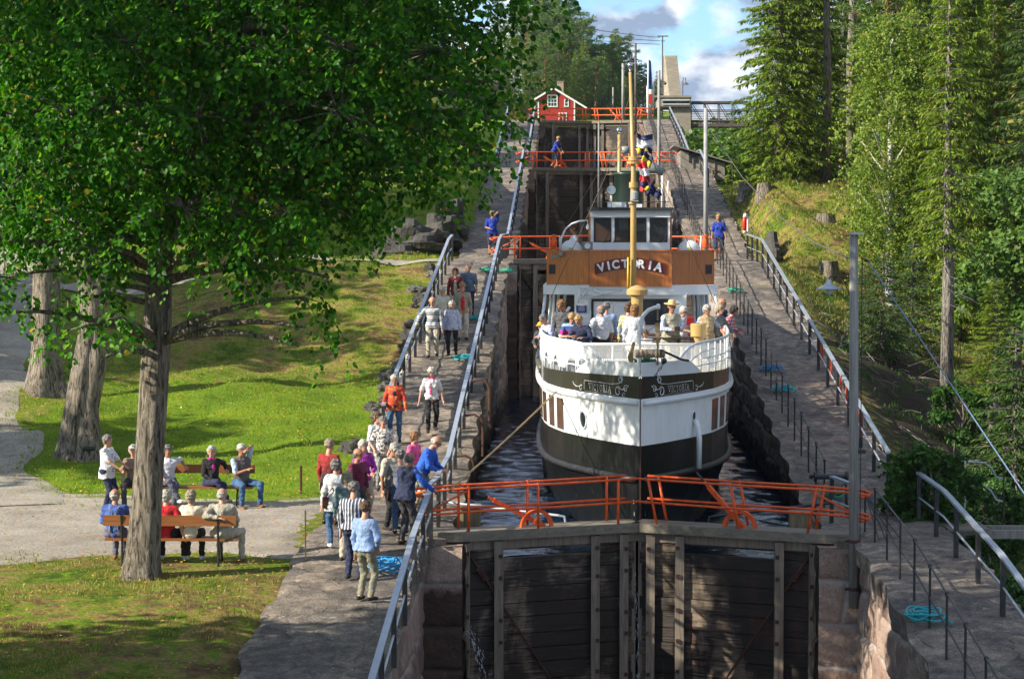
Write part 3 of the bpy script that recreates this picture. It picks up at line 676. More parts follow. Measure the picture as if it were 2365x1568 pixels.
class Tubes:
    def __init__(s): s.g = MB()
    def limb(s, a, b, r0, r1, sag=.1, n=5, sides=6, jit=.04):
        a = Vector(a); b = Vector(b); Ln = (b - a).length; pts = []; rs = []
        for i in range(n + 1):
            t = i / n; p = a.lerp(b, t) + Vector((random.gauss(0, jit), random.gauss(0, jit), 0)) * Ln * (t * (1 - t) * 2) + Vector((0, 0, sag * Ln * 4 * t * (1 - t)))
            pts.append(p); rs.append(r0 + (r1 - r0) * t)
        s.g.tube(pts, rs, sides); return pts
def spray_cloud(centres, outd, n_per, length, leafsize, droop=.8, shape=LEAF6):
    """leafy twigs: each centre carries one drooping twig with leaves on both sides"""
    n = len(centres); m = n_per
    D = outd + rdir(n) * .6; D[:, 2] = D[:, 2] * .5 - droop * .45; D /= np.linalg.norm(D, axis=1, keepdims=True)
    t = rng.random((n, m)); Ln = length * (.6 + .8 * rng.random((n, 1)))
    P = centres[:, None, :] + D[:, None, :] * (t * Ln)[:, :, None] + np.array([0, 0, -1.0]) * (droop * .5 * t ** 2 * Ln)[:, :, None]
    side = rdir(n * m).reshape(n, m, 3); side[..., 2] *= .35
    P = P + side * (.10 + .12 * rng.random((n, m, 1))) * length * .9
    P = P.reshape(-1, 3); k = len(P)
    dd = np.repeat(D, m, 0) * .5 + side.reshape(-1, 3) * .9 + np.array([0, 0, -.55]); nn = rdir(k, 1.0) * .8 + np.array([-.35, -.2, .9])
    return leaves(P, dd, nn, leafsize * (.6 + .7 * rng.random(k)), shape, .95)
def lobe_points(c, r, n, fl=.8):
    d = rdir(n); q = rng.random((n, 1)) ** .45; P = np.array(c) + d * q * r * np.array([1, 1, fl]); return P, d
LINDEN = leafmat('linden_leaves', [(0, (.012, .072, .004)), (.35, (.025, .132, .006)), (.7, (.058, .21, .010)), (.982, (.13, .29, .015)), (.988, (.40, .32, .03)), (1, (.33, .2, .03))], .46, patch=.5)
BIRCHL = leafmat('birch_leaves', [(0, (.07, .13, .015)), (.5, (.155, .235, .03)), (.9, (.25, .32, .05)), (1, (.4, .33, .06))], .35)
BUSHL = leafmat('bush_leaves', [(0, (.02, .06, .012)), (.5, (.04, .11, .018)), (1, (.09, .18, .03))], .3)
FARL = leafmat('far_leaves', [(0, (.05, .11, .02)), (.5, (.09, .17, .03)), (1, (.16, .25, .045))], .3)
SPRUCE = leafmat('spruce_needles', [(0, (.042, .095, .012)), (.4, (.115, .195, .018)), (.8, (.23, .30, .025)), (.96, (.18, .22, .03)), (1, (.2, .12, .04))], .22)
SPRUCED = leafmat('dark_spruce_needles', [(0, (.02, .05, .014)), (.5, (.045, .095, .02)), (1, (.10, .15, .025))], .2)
PINE = leafmat('pine_needles', [(0, (.035, .085, .02)), (.5, (.085, .16, .035)), (1, (.16, .23, .05))], .25)
TWIG = mat('dead_twigs', (.10, .08, .06), (.22, .19, .155), 3, .9)
BARK = bark_mat('linden_bark', (.21, .175, .135), (.42, .36, .29)); BARKG = bark_mat('spruce_bark', (.20, .175, .15), (.42, .38, .33)); BARKO = bark_mat('pine_bark', (.30, .13, .06), (.5, .25, .12))
def birch_mat():
    m, n, b = newmat('birch_bark'); v = coords(n, 'Object', (1, 1, 3)); t = noise(n, v, 4, 6, .7)
    n.links.new(ramp(n, [(.38, (.05, .045, .04)), (.46, (.5, .48, .44)), (.7, (.68, .66, .61))], t.outputs[0]).outputs[0], b.inputs['Base Color']); b.inputs['Roughness'].default_value = .8; return m
BARKB = birch_mat()
def tree_thing(name, loc, label, cat, group, trunk_me, crown_me, rz=0, s=1.0, tname='trunk', cname='crown', extra=None):
    r = empty(name, loc, rz); r.scale = (s, s, s) if not isinstance(s, tuple) else s; tag(r, label, cat, group)
    link(tname, trunk_me, r); c = link(cname, crown_me, r)
    if extra: link(extra[0], extra[1], r)
    return r
def knotty_trunk(pts, rs, sides=22, flare=.5, amp=.10, seed=0):
    """bark ridged trunk with buttressed foot"""
    P = []; Rr = []
    pts = [Vector(p) for p in pts]; K = 44
    cum = [0]
    for a, b in zip(pts[:-1], pts[1:]): cum.append(cum[-1] + (b - a).length)
    rows = []
    for i in range(K + 1):
        t = cum[-1] * (i / K) ** 1.25
        x = float(np.interp(t, cum, [p.x for p in pts])); y = float(np.interp(t, cum, [p.y for p in pts])); z = float(np.interp(t, cum, [p.z for p in pts])); r = float(np.interp(t, cum, rs))
        row = []
        for j in range(sides + 1):
            a = 2 * math.pi * (j % sides) / sides
            rr = r * (1 + amp * .5 * math.sin(a * 5 + t * .5 + seed) + amp * .35 * math.sin(a * 9 - t * 1.1 + seed * 2) + flare * math.exp(-t / .45) * (1 + .5 * math.sin(a * 4 + seed)))
            row.append((x + rr * math.cos(a), y + rr * math.sin(a), z - (0.25 if i == 0 else 0)))
        rows.append(row)
    g = MB(); g.sheet(rows); return g
def big_broadleaf(name, base, trunkpts, radii, lobes, dens, leafsize, label, cat='tree', group=None, m=LINDEN, seed=0, second=None, nper=15, tw=.75, flare=.5):
    """lobes: world (x, y, z, r)"""
    base = Vector(base); root = empty(name, base); tag(root, label, cat, group); random.seed(seed)
    T = [Vector(p) - base for p in trunkpts]; g = knotty_trunk(T, radii, flare=flare, seed=seed)
    if second: g2 = knotty_trunk([Vector(p) - base for p in second[0]], second[1], flare=flare, seed=seed + 3); g.add(g2.v, g2.f)
    g.build('trunk', BARK, root, sm=True)
    br = Tubes(); allv = []; allf = []; off = 0; top = T[-1]
    for i, (x, y, z, r) in enumerate(lobes):
        c = Vector((x, y, z)) - base
        # limb from the trunk at a height below the lobe
        best = min(range(len(T) * 6), key=lambda k: ((T[min(k // 6, len(T) - 1)].lerp(T[min(k // 6 + 1, len(T) - 1)], (k % 6) / 6)) - c).length + .6 * max(0, (T[min(k // 6, len(T) - 1)].z - c.z + .25 * (c - T[0]).xy.length)))
        k = best; a = T[min(k // 6, len(T) - 1)].lerp(T[min(k // 6 + 1, len(T) - 1)], (k % 6) / 6)
        Ln = (c - a).length
        if a.z > 2.2 and Ln > .3: pts = br.limb(a, c, .035 + .016 * Ln, .02, .06, 5)
        n = int(dens * r ** 2.3); P, d = lobe_points(c, r, n)
        for q in range(0, min(n, 14)): br.limb(c, P[q], .016, .006, .03, 3, 4)
        out_ = d * .8 + (P - np.array(T[-1])) * .04
        v, f = spray_cloud(P, out_, nper, tw, leafsize); allv.append(v); allf.append(f + off); off += len(v)
    br.g.build('branches', BARK, root, sm=True)
    me = fmesh('crown', np.concatenate(allv), np.concatenate(allf), m); link('crown', me, root); return root
W = lambda u, v, y, r: (*aty(u, v, y), r)
# the big linden in front
b1 = on_ground(322, 1335, tz1)
tr = [b1 + Vector((0, 0, -.1)), Vector(aty(338, 1180, b1.y)), Vector(aty(350, 950, b1.y)), Vector(aty(362, 760, b1.y + .1)), Vector(aty(368, 600, b1.y + .2)), Vector(aty(395, 470, b1.y + .2)), Vector(aty(450, 250, b1.y)), Vector(aty(480, 0, b1.y)), Vector(aty(500, -350, b1.y))]
lb = []
def row(v, us, y, r, jy=1.2):
    for u in us: lb.append(W(u + random.uniform(-25, 25), v + random.uniform(-20, 20), y + random.uniform(-jy, jy), r * random.uniform(.85, 1.12)))
random.seed(11)
row(-60, range(-100, 1110, 170), 36.5, 1.35); row(-50, range(-60, 1080, 190), 39.5, 1.4)
row(110, range(-20, 1080, 165), 36.2, 1.15); row(110, range(20, 1060, 180), 39.3, 1.25)
row(250, range(0, 1070, 160), 36.0, 1.0); row(260, range(60, 1050, 190), 39.2, 1.1)
row(385, [60, 190, 320, 440, 545, 660, 770, 860], 36.4, .85); row(380, [30, 150, 300, 480, 620, 760], 38.6, .95)
row(490, [20, 130, 230, 330, 430, 530, 640, 740], 36.3, .7); row(500, [80, 280, 480, 600, 700], 38.4, .7); row(565, [640, 700, 210, 150, 20, 590], 36.2, .5); row(675, [225, 690, 170], 36.3, .42); row(745, [180, 230, 700], 36.3, .32)
lb += [W(1120, 60, 37, .5), W(1135, 190, 36.8, .5), W(1125, 275, 36.6, .4), W(1110, 345, 36.5, .4), W(1040, 300, 37, .5), W(1000, 370, 37, .35), W(860, 450, 36.8, .4), W(930, 420, 36.8, .3), W(1150, 120, 37, .4), W(15, 640, 36.4, .5), W(0, 560, 36.2, .5), W(570, 560, 36.3, .5), W(690, 800, 36.3, .22), W(1150, 385, 36.6, .16), W(1165, 235, 36.6, .22), W(760, 640, 36.6, .3), W(235, 830, 36.3, .15), W(20, 720, 36.3, .35)]
for x, y, z, r in ((-12, 36, 12.5, 2.4), (-8, 34, 13, 2.4), (-4.5, 35.5, 12, 2.1), (-6, 38, 15, 2.5), (-10, 38, 16, 2.4), (-3.2, 33.5, 11.3, 1.7), (-8, 32, 11.8, 2.0), (-13, 32.5, 11.8, 1.9), (-3.0, 38, 12.2, 1.8)): lb.append((x, y, z, r))
big_broadleaf('linden_tree', b1, tr, [.30, .265, .25, .24, .235, .22, .17, .11, .05], lb, 31, .098, 'big linden in front of the benches, its dark green crown filling the upper left', cat='tree', seed=5, nper=27, flare=.28)
# two lindens behind it, thick trunks
b2 = on_ground(185, 1060, tz1); y2 = b2.y
tr2 = [Vector(aty(165, 1070, y2)), Vector(aty(180, 950, y2)), Vector(aty(200, 820, y2)), Vector(aty(225, 680, y2)), Vector(aty(285, 520, y2)), Vector(aty(330, 330, y2)), Vector(aty(380, 100, y2)), Vector(aty(400, -200, y2))]
sc2 = ([Vector(aty(205, 1075, y2 - .2)), Vector(aty(200, 950, y2)), Vector(aty(222, 820, y2)), Vector(aty(200, 650, y2)), Vector(aty(180, 420, y2)), Vector(aty(150, 150, y2))], [.32, .29, .29, .23, .18, .1])
lb2 = []
random.seed(21)
for k in range(26):
    a = random.uniform(0, 6.28); q = random.uniform(.2, 1) * 4.3; lb2.append((b2.x + 1.2 + q * math.cos(a), b2.y + q * math.sin(a) * .8, random.uniform(6.6, 12.5) - q * .1, random.uniform(1.1, 1.6)))
big_broadleaf('linden_tree', b2, tr2, [.38, .33, .30, .28, .24, .18, .13, .06], lb2, 14, .17, 'thick double-trunked linden behind the front one, at the edge of the gravel', seed=8, second=sc2, flare=.32)
b3 = on_ground(108, 905, tz1); y3 = b3.y
tr3 = [Vector(aty(105, 915, y3)), Vector(aty(108, 800, y3)), Vector(aty(108, 650, y3)), Vector(aty(105, 480, y3)), Vector(aty(115, 300, y3)), Vector(aty(130, 0, y3))]
lb3 = []
for k in range(22):
    a = random.uniform(0, 6.28); q = random.uniform(.2, 1) * 4.6; lb3.append((b3.x + q * math.cos(a), b3.y + q * math.sin(a), random.uniform(8, 14) - q * .1, random.uniform(1.3, 1.8)))
big_broadleaf('linden_tree', b3, tr3, [.52, .43, .39, .35, .27, .15], lb3, 11, .2, 'pale-barked linden farthest left beside the gravel road', seed=9, flare=.55)
# a broadleaf prototype for copies
def proto_broad(h, r, n_l, leafsize, m, bark, seed, nper=14, dens=1.0, base=.3):
    random.seed(seed); g = knotty_trunk([(0, 0, 0), (.1, 0, h * .3), (-.1, .1, h * .6), (.1, 0, h * .95)], [h * .022, h * .018, h * .011, h * .003], 10, .4)
    br = Tubes(); av = []; af = []; off = 0
    for k in range(n_l):
        a = random.uniform(0, 6.28); zz = random.uniform(base, 1) ** .9; q = r * math.sqrt(max(.02, 1 - ((zz - .58) / .46) ** 2)) * random.uniform(.35, .95)
        c = Vector((q * math.cos(a), q * math.sin(a), zz * h)); rr = h * random.uniform(.07, .115)
        br.limb((0, 0, max(h * .2, c.z - q * .8 - .4)), c, h * .006, .01, .04, 4, 5)
        P, d = lobe_points(c, rr, int(26 * dens)); v, f = spray_cloud(P, d, nper, rr * .8, leafsize, .6, KITE); av.append(v); af.append(f + off); off += len(v)
    g.add(br.g.v, br.g.f)
    return g.mesh('trunk', bark, True), fmesh('crown', np.concatenate(av), np.concatenate(af), m)
BR1 = proto_broad(12, 4.2, 40, .30, LINDEN, BARK, 3); BR2 = proto_broad(8, 3.0, 30, .22, FARL, BARK, 4); BUSH = proto_broad(2.4, 1.3, 22, .11, BUSHL, BARK, 6, base=.1)
BIR = proto_broad(10.5, 2.0, 56, .10, BIRCHL, BARKB, 12, nper=26, dens=1.15, base=.22)
for i, (x, y, s, lb_) in enumerate([(-13, 100, 1.2, 'broad linden on the slope behind the front crown, left of the stone outcrop'), (-22, 92, 1.1, 'broad tree by the bend of the side path'), (-30, 110, 1.3, 'large tree beside the far end of the gravel road'),
        (-17, 128, 1.1, 'tree on the upper lawn seen through gaps of the front crown'), (-21, 139, .95, 'sunlit tree on the lawn well left of the red house'), (-26, 140, 1.2, 'tall tree at the back of the upper lawn'), (-15.5, 162, 1.1, 'olive green tree rising left of the yellow house'), (-36, 79, 1.3, 'large tree beyond the gravel road at the left border')]):
    tree_thing('broadleaf_tree', (x, y, tz1(x, y) - .1), lb_, 'tree', 'broadleaf trees on the left slope', *BR1, rz=i * 1.3, s=s)
for x, y, s in ((-34, 49, 1.2), (-32, 67, 1.15), (-30, 73, 1.1), (-21, 24.5, 1.05), (-30, 19, 1.2), (-22, 14, 1.2), (-14.7, 26.0, 1.22)):
    tree_thing('broadleaf_tree', (x, y, tz1(x, y) - .1), 'shade tree standing outside the left border of the picture', 'tree', 'shade trees outside the picture', *BR1, rz=x, s=s)
def proto_spruce(h, r, m, seed, whorls=34, per=7, nsp=26, bare=.08, sl=.34, gaps=0.0, bark=BARKG, droop=.35, dead=True):
    random.seed(seed); g = MB(); g.tube([(0, 0, -.2), (0.02, 0, h * .3), (-.03, .02, h * .7), (0, 0, h)], [h * .016, h * .012, h * .006, .01], 8); tr_ = g
    dg = Tubes(); C = []; D = []; S = []
    for k in range(whorls):
        t = bare + (1 - bare) * (k + .5) / whorls; z = h * t
        L0 = r * (1 - t) ** .75 * (1.0 if t > bare + .08 else .8) + .12
        for j in range(per):
            if random.random() < gaps: continue
            a = j * 6.283 / per + k * 1.1 + random.uniform(-.3, .3); Lb = L0 * random.uniform(.65, 1.15); up_ = .25 * (t - .35)
            zz = z + random.uniform(-.15, .15); e = Vector((math.cos(a), math.sin(a), 0))
            P0 = Vector((0, 0, zz)); pts = [P0 + e * (Lb * q) + Vector((0, 0, Lb * (up_ * q * 2 - droop * q + .22 * max(0, q - .6)))) for q in (0, .35, .7, 1)]
            tr_.tube(pts, [.012 + .008 * Lb, .012, .008, .004], 4, caps=False)
            n = max(4, int(nsp * Lb / r * 1.2)); side = Vector((-e.y, e.x, 0))
            for q in range(n):
                u = random.uniform(.12, 1.0) ** .8; p = pts[0].lerp(pts[3], u) + Vector((0, 0, .1 * math.sin(u * 3) * 0)); w_ = (.12 + .55 * Lb * .35 * (1 - u * .7)) * random.choice((-1, 1)) * random.random() ** .7
                p = p + side * w_ + Vector((0, 0, -abs(w_) * .35))
                C.append(p); D.append(e * random.uniform(.3, .9) + side * (.6 if w_ > 0 else -.6) + Vector((0, 0, random.uniform(-.9, .05) - droop * .6))); S.append(sl * random.uniform(.6, 1.2))
    if dead:
        for k in range(int(14 + h)):
            z = h * bare * random.uniform(.25, 1.3); a = random.uniform(0, 6.28); Lb = random.uniform(.4, 1.4)
            dg.limb((0, 0, z), (Lb * math.cos(a), Lb * math.sin(a), z - Lb * .3), .012, .004, .02, 3, 3, .15)
            tr_.add(dg.g.v, dg.g.f); dg = Tubes()
    C = np.array([tuple(c) for c in C]); D = np.array([tuple(c) for c in D]); S = np.array(S); nn = rdir(len(C)) * .6 + np.array([0, 0, 1.0])
    v, f = leaves(C, D, nn, S, KITE, .24)
    return tr_.mesh('trunk', bark, True), fmesh('crown', v, f, m)
def proto_pine(h, seed, m=PINE, lowest=.45, clumps=42, r=2.2, bark=BARKO, sl=.2):
    random.seed(seed); g = MB(); g.tube([(0, 0, -.2), (.1, 0, h * .35), (-.1, .05, h * .7), (0, 0, h * .97)], [h * .017, h * .013, h * .009, .03], 8); br = Tubes(); C = []; Dd = []
    for k in range(clumps):
        t = lowest + (1 - lowest) * (k + .5) / clumps; a = k * 2.4 + random.uniform(-.4, .4); q = r * (1 - ((t - .62) / .55) ** 2) ** .5 * random.uniform(.45, 1.05) * (1.15 - .5 * max(0, t - .7) / .3)
        c = Vector((q * math.cos(a), q * math.sin(a), h * t + .35 * q * .4)); br.limb((0, 0, h * t - .2), c, .05, .012, .03, 4, 5, .08)
        for j in range(6):
            cc = c + Vector((random.gauss(0, .42), random.gauss(0, .42), random.gauss(0, .16))); n = 34; d = rdir(n); d[:, 2] = np.abs(d[:, 2]) * .8 + .05
            C.append(np.array(cc) + d * .12 + rdir(n) * .16); Dd.append(d)
    g.add(br.g.v, br.g.f); C = np.concatenate(C); Dd = np.concatenate(Dd); v, f = leaves(C, Dd, rdir(len(C)), sl * (.7 + .6 * rng.random(len(C))), KITE, .32)
    return g.mesh('trunk', bark, True), fmesh('crown', v, f, m)
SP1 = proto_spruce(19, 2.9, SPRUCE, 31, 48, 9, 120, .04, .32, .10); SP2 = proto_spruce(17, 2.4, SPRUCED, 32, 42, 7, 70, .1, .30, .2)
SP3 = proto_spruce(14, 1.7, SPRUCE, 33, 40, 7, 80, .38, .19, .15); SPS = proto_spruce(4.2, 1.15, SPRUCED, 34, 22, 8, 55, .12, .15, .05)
SPF = proto_spruce(14, 2.2, SPRUCE, 35, 30, 7, 34, .05, .5, .1, dead=False)
PN1 = proto_pine(17, 41); PN2 = proto_pine(14, 42, lowest=.35, clumps=46, r=2.6, sl=.3); POLE_T = proto_pine(20, 43, lowest=.6, clumps=26, r=1.8, bark=BARKG, sl=.26)
def gx_(u, y): return aty(u, 500, y).x
def plant(proto, u, y, topv, hp, label, name='spruce_tree', cat='spruce', group=None, rz=None, dz=0, sxy=1.0):
    x = gx_(u, y); z = tz1(x, y) - .1 + dz; zt = aty(u, topv, y).z; s = max(.15, (zt - z) / hp)
    return tree_thing(name, (x, y, z), label, cat, group, *proto, rz=(u * .7 if rz is None else rz), s=(s * sxy, s * sxy, s))
plant(SP1, 1800, 103, -420, 19, 'tall sunlit spruce with drooping twigs, leftmost of the trees on the right', rz=.3)
plant(SP1, 1862, 108, -500, 19, 'tall spruce just behind the leftmost right-hand spruce', rz=2.1)
plant(POLE_T, 1907, 104, -330, 20, 'tall bare pale trunk standing on the crest of the grassy mound', 'pine_tree', 'pine', rz=1)
plant(POLE_T, 1966, 112, -360, 20, 'slender pale bare trunk to the right of the mound crest trunk', 'pine_tree', 'pine', rz=3)
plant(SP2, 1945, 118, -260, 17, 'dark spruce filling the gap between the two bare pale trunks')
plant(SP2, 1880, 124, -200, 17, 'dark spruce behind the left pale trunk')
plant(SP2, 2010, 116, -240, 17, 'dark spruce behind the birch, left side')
plant(PN1, 2046, 100, -260, 17, 'pine with orange bark rising behind the birch', 'pine_tree', 'pine')
plant(BIR, 2058, 84, 60, 10.5, 'slender birch with small pale yellow-green leaves on the slope', 'birch_tree', 'birch', sxy=.8)
plant(BIR, 1985, 92, 380, 10.5, 'low young birch at the right end of the mound', 'birch_tree', 'birch', sxy=.7)
plant(SP3, 2190, 60, -120, 14, 'yellow-green spruce with long bare grey trunk on the right slope', rz=.5)
plant(SP1, 2215, 82, -300, 19, 'bushy spruce behind the yellow-green one', sxy=.8)
plant(SP1, 2120, 88, -200, 19, 'sunlit spruce between the birch and the yellow-green spruce', sxy=.8)
plant(SP1, 2290, 84, -60, 19, 'full sunlit spruce near the right border', sxy=.9)
plant(PN2, 2300, 96, -120, 14, 'broad pine in the upper right corner', 'pine_tree', 'pine')
plant(PN2, 2130, 96, -150, 14, 'pine crown behind the birch, right side', 'pine_tree', 'pine')
plant(SP2, 2375, 80, -200, 17, 'dark spruce cut by the right border')
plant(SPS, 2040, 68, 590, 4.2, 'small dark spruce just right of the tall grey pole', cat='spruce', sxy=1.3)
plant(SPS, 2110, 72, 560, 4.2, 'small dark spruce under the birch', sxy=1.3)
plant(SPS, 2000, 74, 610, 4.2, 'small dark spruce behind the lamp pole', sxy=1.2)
plant(SP3, 2302, 58, 640, 14, 'thin low spruce with flat lit boughs near the right border', sxy=2.3)
plant(SPS, 2350, 50, 760, 4.2, 'small dark spruce low at the right border', sxy=1.2)
plant(BR2, 2352, 74, 420, 8, 'blue-green leafy tree at the right border below the cliff', 'broadleaf_tree', 'tree')
random.seed(77)
for k in range(34):
    y = random.uniform(104, 150); x = .098 * y + 1.6 + random.uniform(0, 24) ; pr_ = random.choice((SP1, SP2, SP2, PN1)); s = random.uniform(.6, 1.0)
    if x > 11 and y > 100: tree_thing('spruce_tree' if pr_ is not PN1 else 'pine_tree', (x, y, tz1(x, y) - .2), 'forest tree deep in the wood behind the right-hand trees', 'forest tree', 'forest trees on the right hillside', *pr_, rz=k * 1.7, s=s)
for k in range(12):
    y = random.uniform(80, 100); x = random.uniform(16, 26); s = random.uniform(.5, .85)
    tree_thing('spruce_tree', (x, y, tz1(x, y) - .2), 'forest tree on the steep bank at the right border', 'forest tree', 'forest trees on the steep right bank', *random.choice((SP1, SP2, SP1)), rz=k * 1.7, s=s)
bl = [(2150, 1130, 47), (2230, 960, 58), (2270, 1150, 46), (2290, 1080, 50), (2330, 880, 62), (2130, 1170, 45), (2300, 900, 60), (2200, 1180, 45), (2340, 1010, 55), (2310, 1060, 48), (2290, 1190, 44), (2345, 1150, 42), (2345, 1260, 40), (2150, 1200, 44.5), (2250, 1120, 47)]
bw = ['by the bent pipe rail', 'under the grey spruce trunk', 'behind the near end of the long handrail', 'low in the ravine at the right', 'beside the dark soil slope', 'just behind the gap between the right handrails', 'high on the right bank', 'behind the plank bridge', 'in the shade at the right border', 'next to the tall pole', 'below the lower right handrail', 'at the lower right border of the ravine', 'lowest at the right border', 'under the plank bridge end', 'between the bent pipe rail and the right border']
for i, ((u, v, y), t) in enumerate(zip(bl, bw)):
    x = gx_(u, y); tree_thing('bush', (x, y, tz1(x, y) - .3), 'leafy green bush ' + t, 'bush', 'bushes in the ravine', *BUSH, rz=i * 2.2, s=.62 + .18 * math.sin(i * 2.1), tname='stems')
# forest behind the top of the lock, on the left
tops = [(1150, 210, -40, 0), (1190, 190, 30, 1), (1215, 205, -10, 2), (1245, 215, -15, 1), (1275, 200, 45, 2), (1300, 220, 15, 2), (1318, 205, 60, 0), (1340, 198, 62, 2), (1362, 210, 80, 0), (1386, 216, 105, 1), (1405, 200, 118, 2), (1420, 205, 78, 1), (1437, 212, 135, 2), (1455, 200, 150, 0), (1475, 215, 165, 2), (1500, 225, 180, 0), (1518, 230, 178, 1),
        (1260, 185, 110, 2), (1330, 183, 130, 1), (1375, 186, 150, 2), (1410, 188, 160, 0), (1170, 178, 110, 0), (1445, 190, 190, 1), (1225, 180, 90, 1), (1290, 188, 70, 1), (1350, 192, 100, 1), (1395, 196, 130, 1), (1460, 205, 180, 1), (1485, 210, 195, 2)]
for i, (u, y, tv, k) in enumerate(tops + [(u_ + 11, y_ + 8, tv_ + 22, (k_ + 1) % 3) for u_, y_, tv_, k_ in tops if u_ > 1230]):
    tv = tv - 14
    y = y + 140
    pr_, hp, nm = ((SP2, 17, 'spruce_tree'), (SPF, 14, 'spruce_tree'), (PN2, 14, 'pine_tree'))[k]; x = gx_(u, y)
    z = tz1(x, y) - .3; zt = aty(u, tv, y).z; s = max(.3, (zt - z) / hp)
    tree_thing(nm, (x, y, z), 'conifer in the wood beyond the top of the lock and the red house', 'forest tree', 'conifers beyond the red house', *pr_, rz=i * 1.9, s=(s * 1.1, s * 1.1, s))
# trees in the valley seen under the footbridge
random.seed(5)
for i, (u, v, y) in enumerate([(1605, 318, 150), (1640, 322, 160), (1675, 335, 150), (1705, 345, 145), (1660, 300, 230), (1620, 300, 240), (1700, 310, 220), (1590, 305, 200), (1735, 330, 170), (1690, 365, 132), (1612, 350, 135), (1650, 345, 140)]):
    x = gx_(u, y); zt = aty(u, v, y).z; s = 1.25 * y / 150
    tree_thing('broadleaf_tree', (x, y, zt - 8 * s), 'light green tree in the valley under the footbridge', 'tree', 'valley trees under the footbridge', *(BR2 if i % 3 else (SPF[0], SPF[1])), rz=i, s=s if i % 3 else s * .57)
# stumps
def stump(u, v, y, r, h, lab):
    p_ = on_ground(u, v, tz1, y - 25, y + 25); x, y, z = p_; g = knotty_trunk([(0, 0, -.3), (0, 0, h * .6), (0, 0, h)], [r * 1.1, r, r * .97], 14, .3, .12, u); root = empty('tree_stump', (x, y, z)); tag(root, lab, 'tree stump', 'sawn tree stumps')
    g.build('bark', BARK, root, True); g = MB(); g.lathe([(r * .93, h - .05), (r * .93, h + .004), (.001, h + .004)], (0, 0, 0), 16); g.build('cut_face', mat('cut_wood', (.32, .27, .2), (.2, .17, .13), 8, .8), root)
stump(1726, 452, 98, .42, .65, 'grey sawn stump on the crest, left of the mound'); stump(1765, 448, 101, .30, .4, 'small dark stump right of the grey one on the crest'); stump(1907, 517, 84, .35, .4, 'low broken stump in the middle of the sunlit mound'); stump(1913, 640, 68, .35, .55, 'brown stump behind the hanging lamp shade')
# brushwood on the right slope
g = MB(); random.seed(9)
for k in range(190):
    if k < 110: u, v = random.gauss(1930, 70), random.gauss(800, 50)
    elif k < 160: u, v = random.gauss(2110, 80), random.gauss(930, 70)
    else: u, v = random.gauss(2280, 60), random.gauss(1000, 80)
    y = random.uniform(48, 72); x = gx_(u, y)
    if x < 6.4: continue
    p = Vector((x, y, tz1(x, y) + .05)); a = random.uniform(0, 6.28); l = random.uniform(.3, 1.3); q = p + Vector((l * math.cos(a), l * math.sin(a), 0)); q.z = tz1(q.x, q.y) + random.uniform(.05, .35)
    g.tube([p, p.lerp(q, .5) + Vector((0, 0, .05)), q], [random.uniform(.012, .03), .012, .005], 4)
tag(g.build('brushwood', TWIG), 'tangle of grey dead branches scattered over the slope right of the long handrail', 'brushwood', kind='stuff')
# rocks: rubble along the left wall, outcrop by the upper bench
def rock(x, y, z, r, seed, name='boulder', lab=None, flat=(1, 1, .8), grp=None):
    bm = bmesh.new(); bmesh.ops.create_icosphere(bm, subdivisions=3, radius=r); rs = np.random.default_rng(seed); off = rs.random(9) * 9
    for v in bm.verts:
        c = v.co.normalized(); k = 1 + .22 * math.sin(c.x * 4 + off[0] + 2 * math.sin(c.y * 3 + off[1])) + .12 * math.sin(c.z * 7 + off[2] + c.x * 5) + .05 * math.sin(c.y * 17 + off[3])
        kk = round(k * 7) / 7 * .5 + k * .5; v.co = Vector((v.co.x * flat[0], v.co.y * flat[1], v.co.z * flat[2])) * kk
    me = bpy.data.meshes.new(name); bm.to_mesh(me); bm.free(); me.materials.append(ROCK)
    ca = me.color_attributes.new('blk', 'FLOAT_COLOR', 'POINT'); ca.data.foreach_set('color', np.tile([0, float(rs.random()), 0, 1], len(me.vertices)).astype(np.float32))
    o = link(name, me); o.location = (x, y, z); return tag(o, lab, 'rock', grp)
random.seed(3)
for k in range(46):
    y = random.uniform(55, 81); x = -6.3 - abs(random.gauss(0, .35)); r = random.uniform(.12, .36)
    rock(x, y, tz1(x, y) + r * .15, r, k, 'boulder', 'rubble boulder below the outer left handrail, at the foot of the ramp wall', (1, 1.2, .7), 'rubble along the foot of the ramp wall')
def outcrop(pts, lab, seed):
    V = []; F = []; C = []
    o = None; bmv = MB()
    for (x, y, z, r, f) in pts:
        bm = bmesh.new(); bmesh.ops.create_icosphere(bm, subdivisions=4, radius=r)
        for v in bm.verts:
            c = v.co.copy(); k = 1 + .16 * math.sin(c.x * 3.1 + x + 2 * math.sin(c.z * 4)) + .10 * math.sin(c.z * 9 + y + c.y * 5)
            c = c * k; c = Vector((round(c.x * 3.3) / 3.3 * .45 + c.x * .55, c.y, round(c.z * 2.7) / 2.7 * .45 + c.z * .55)); v.co = Vector((x + c.x * f[0], y + c.y * f[1], z + c.z * f[2]))
        o = len(bmv.v); bmv.add([v.co[:] for v in bm.verts], [[v.index for v in f_.verts] for f_ in bm.faces]); bm.free()
    me = bmv.mesh('rock_outcrop', ROCK); ca = me.color_attributes.new('blk', 'FLOAT_COLOR', 'POINT'); ca.data.foreach_set('color', np.tile([0, .4, 0, 1], len(me.vertices)).astype(np.float32))
    tag(link('rock_outcrop', me), lab, 'rock')
outcrop([(-6.9, 93, 5.3, 1.1, (.8, 1.2, 1)), (-7.8, 91.5, 4.9, 1.2, (1, 1, .9)), (-6.6, 95, 5.9, 1.1, (.7, 1.3, 1.1)), (-8.7, 90.5, 4.5, .9, (1, .8, .9))], 'dark rock outcrop beside the upper bench on the left', 1)
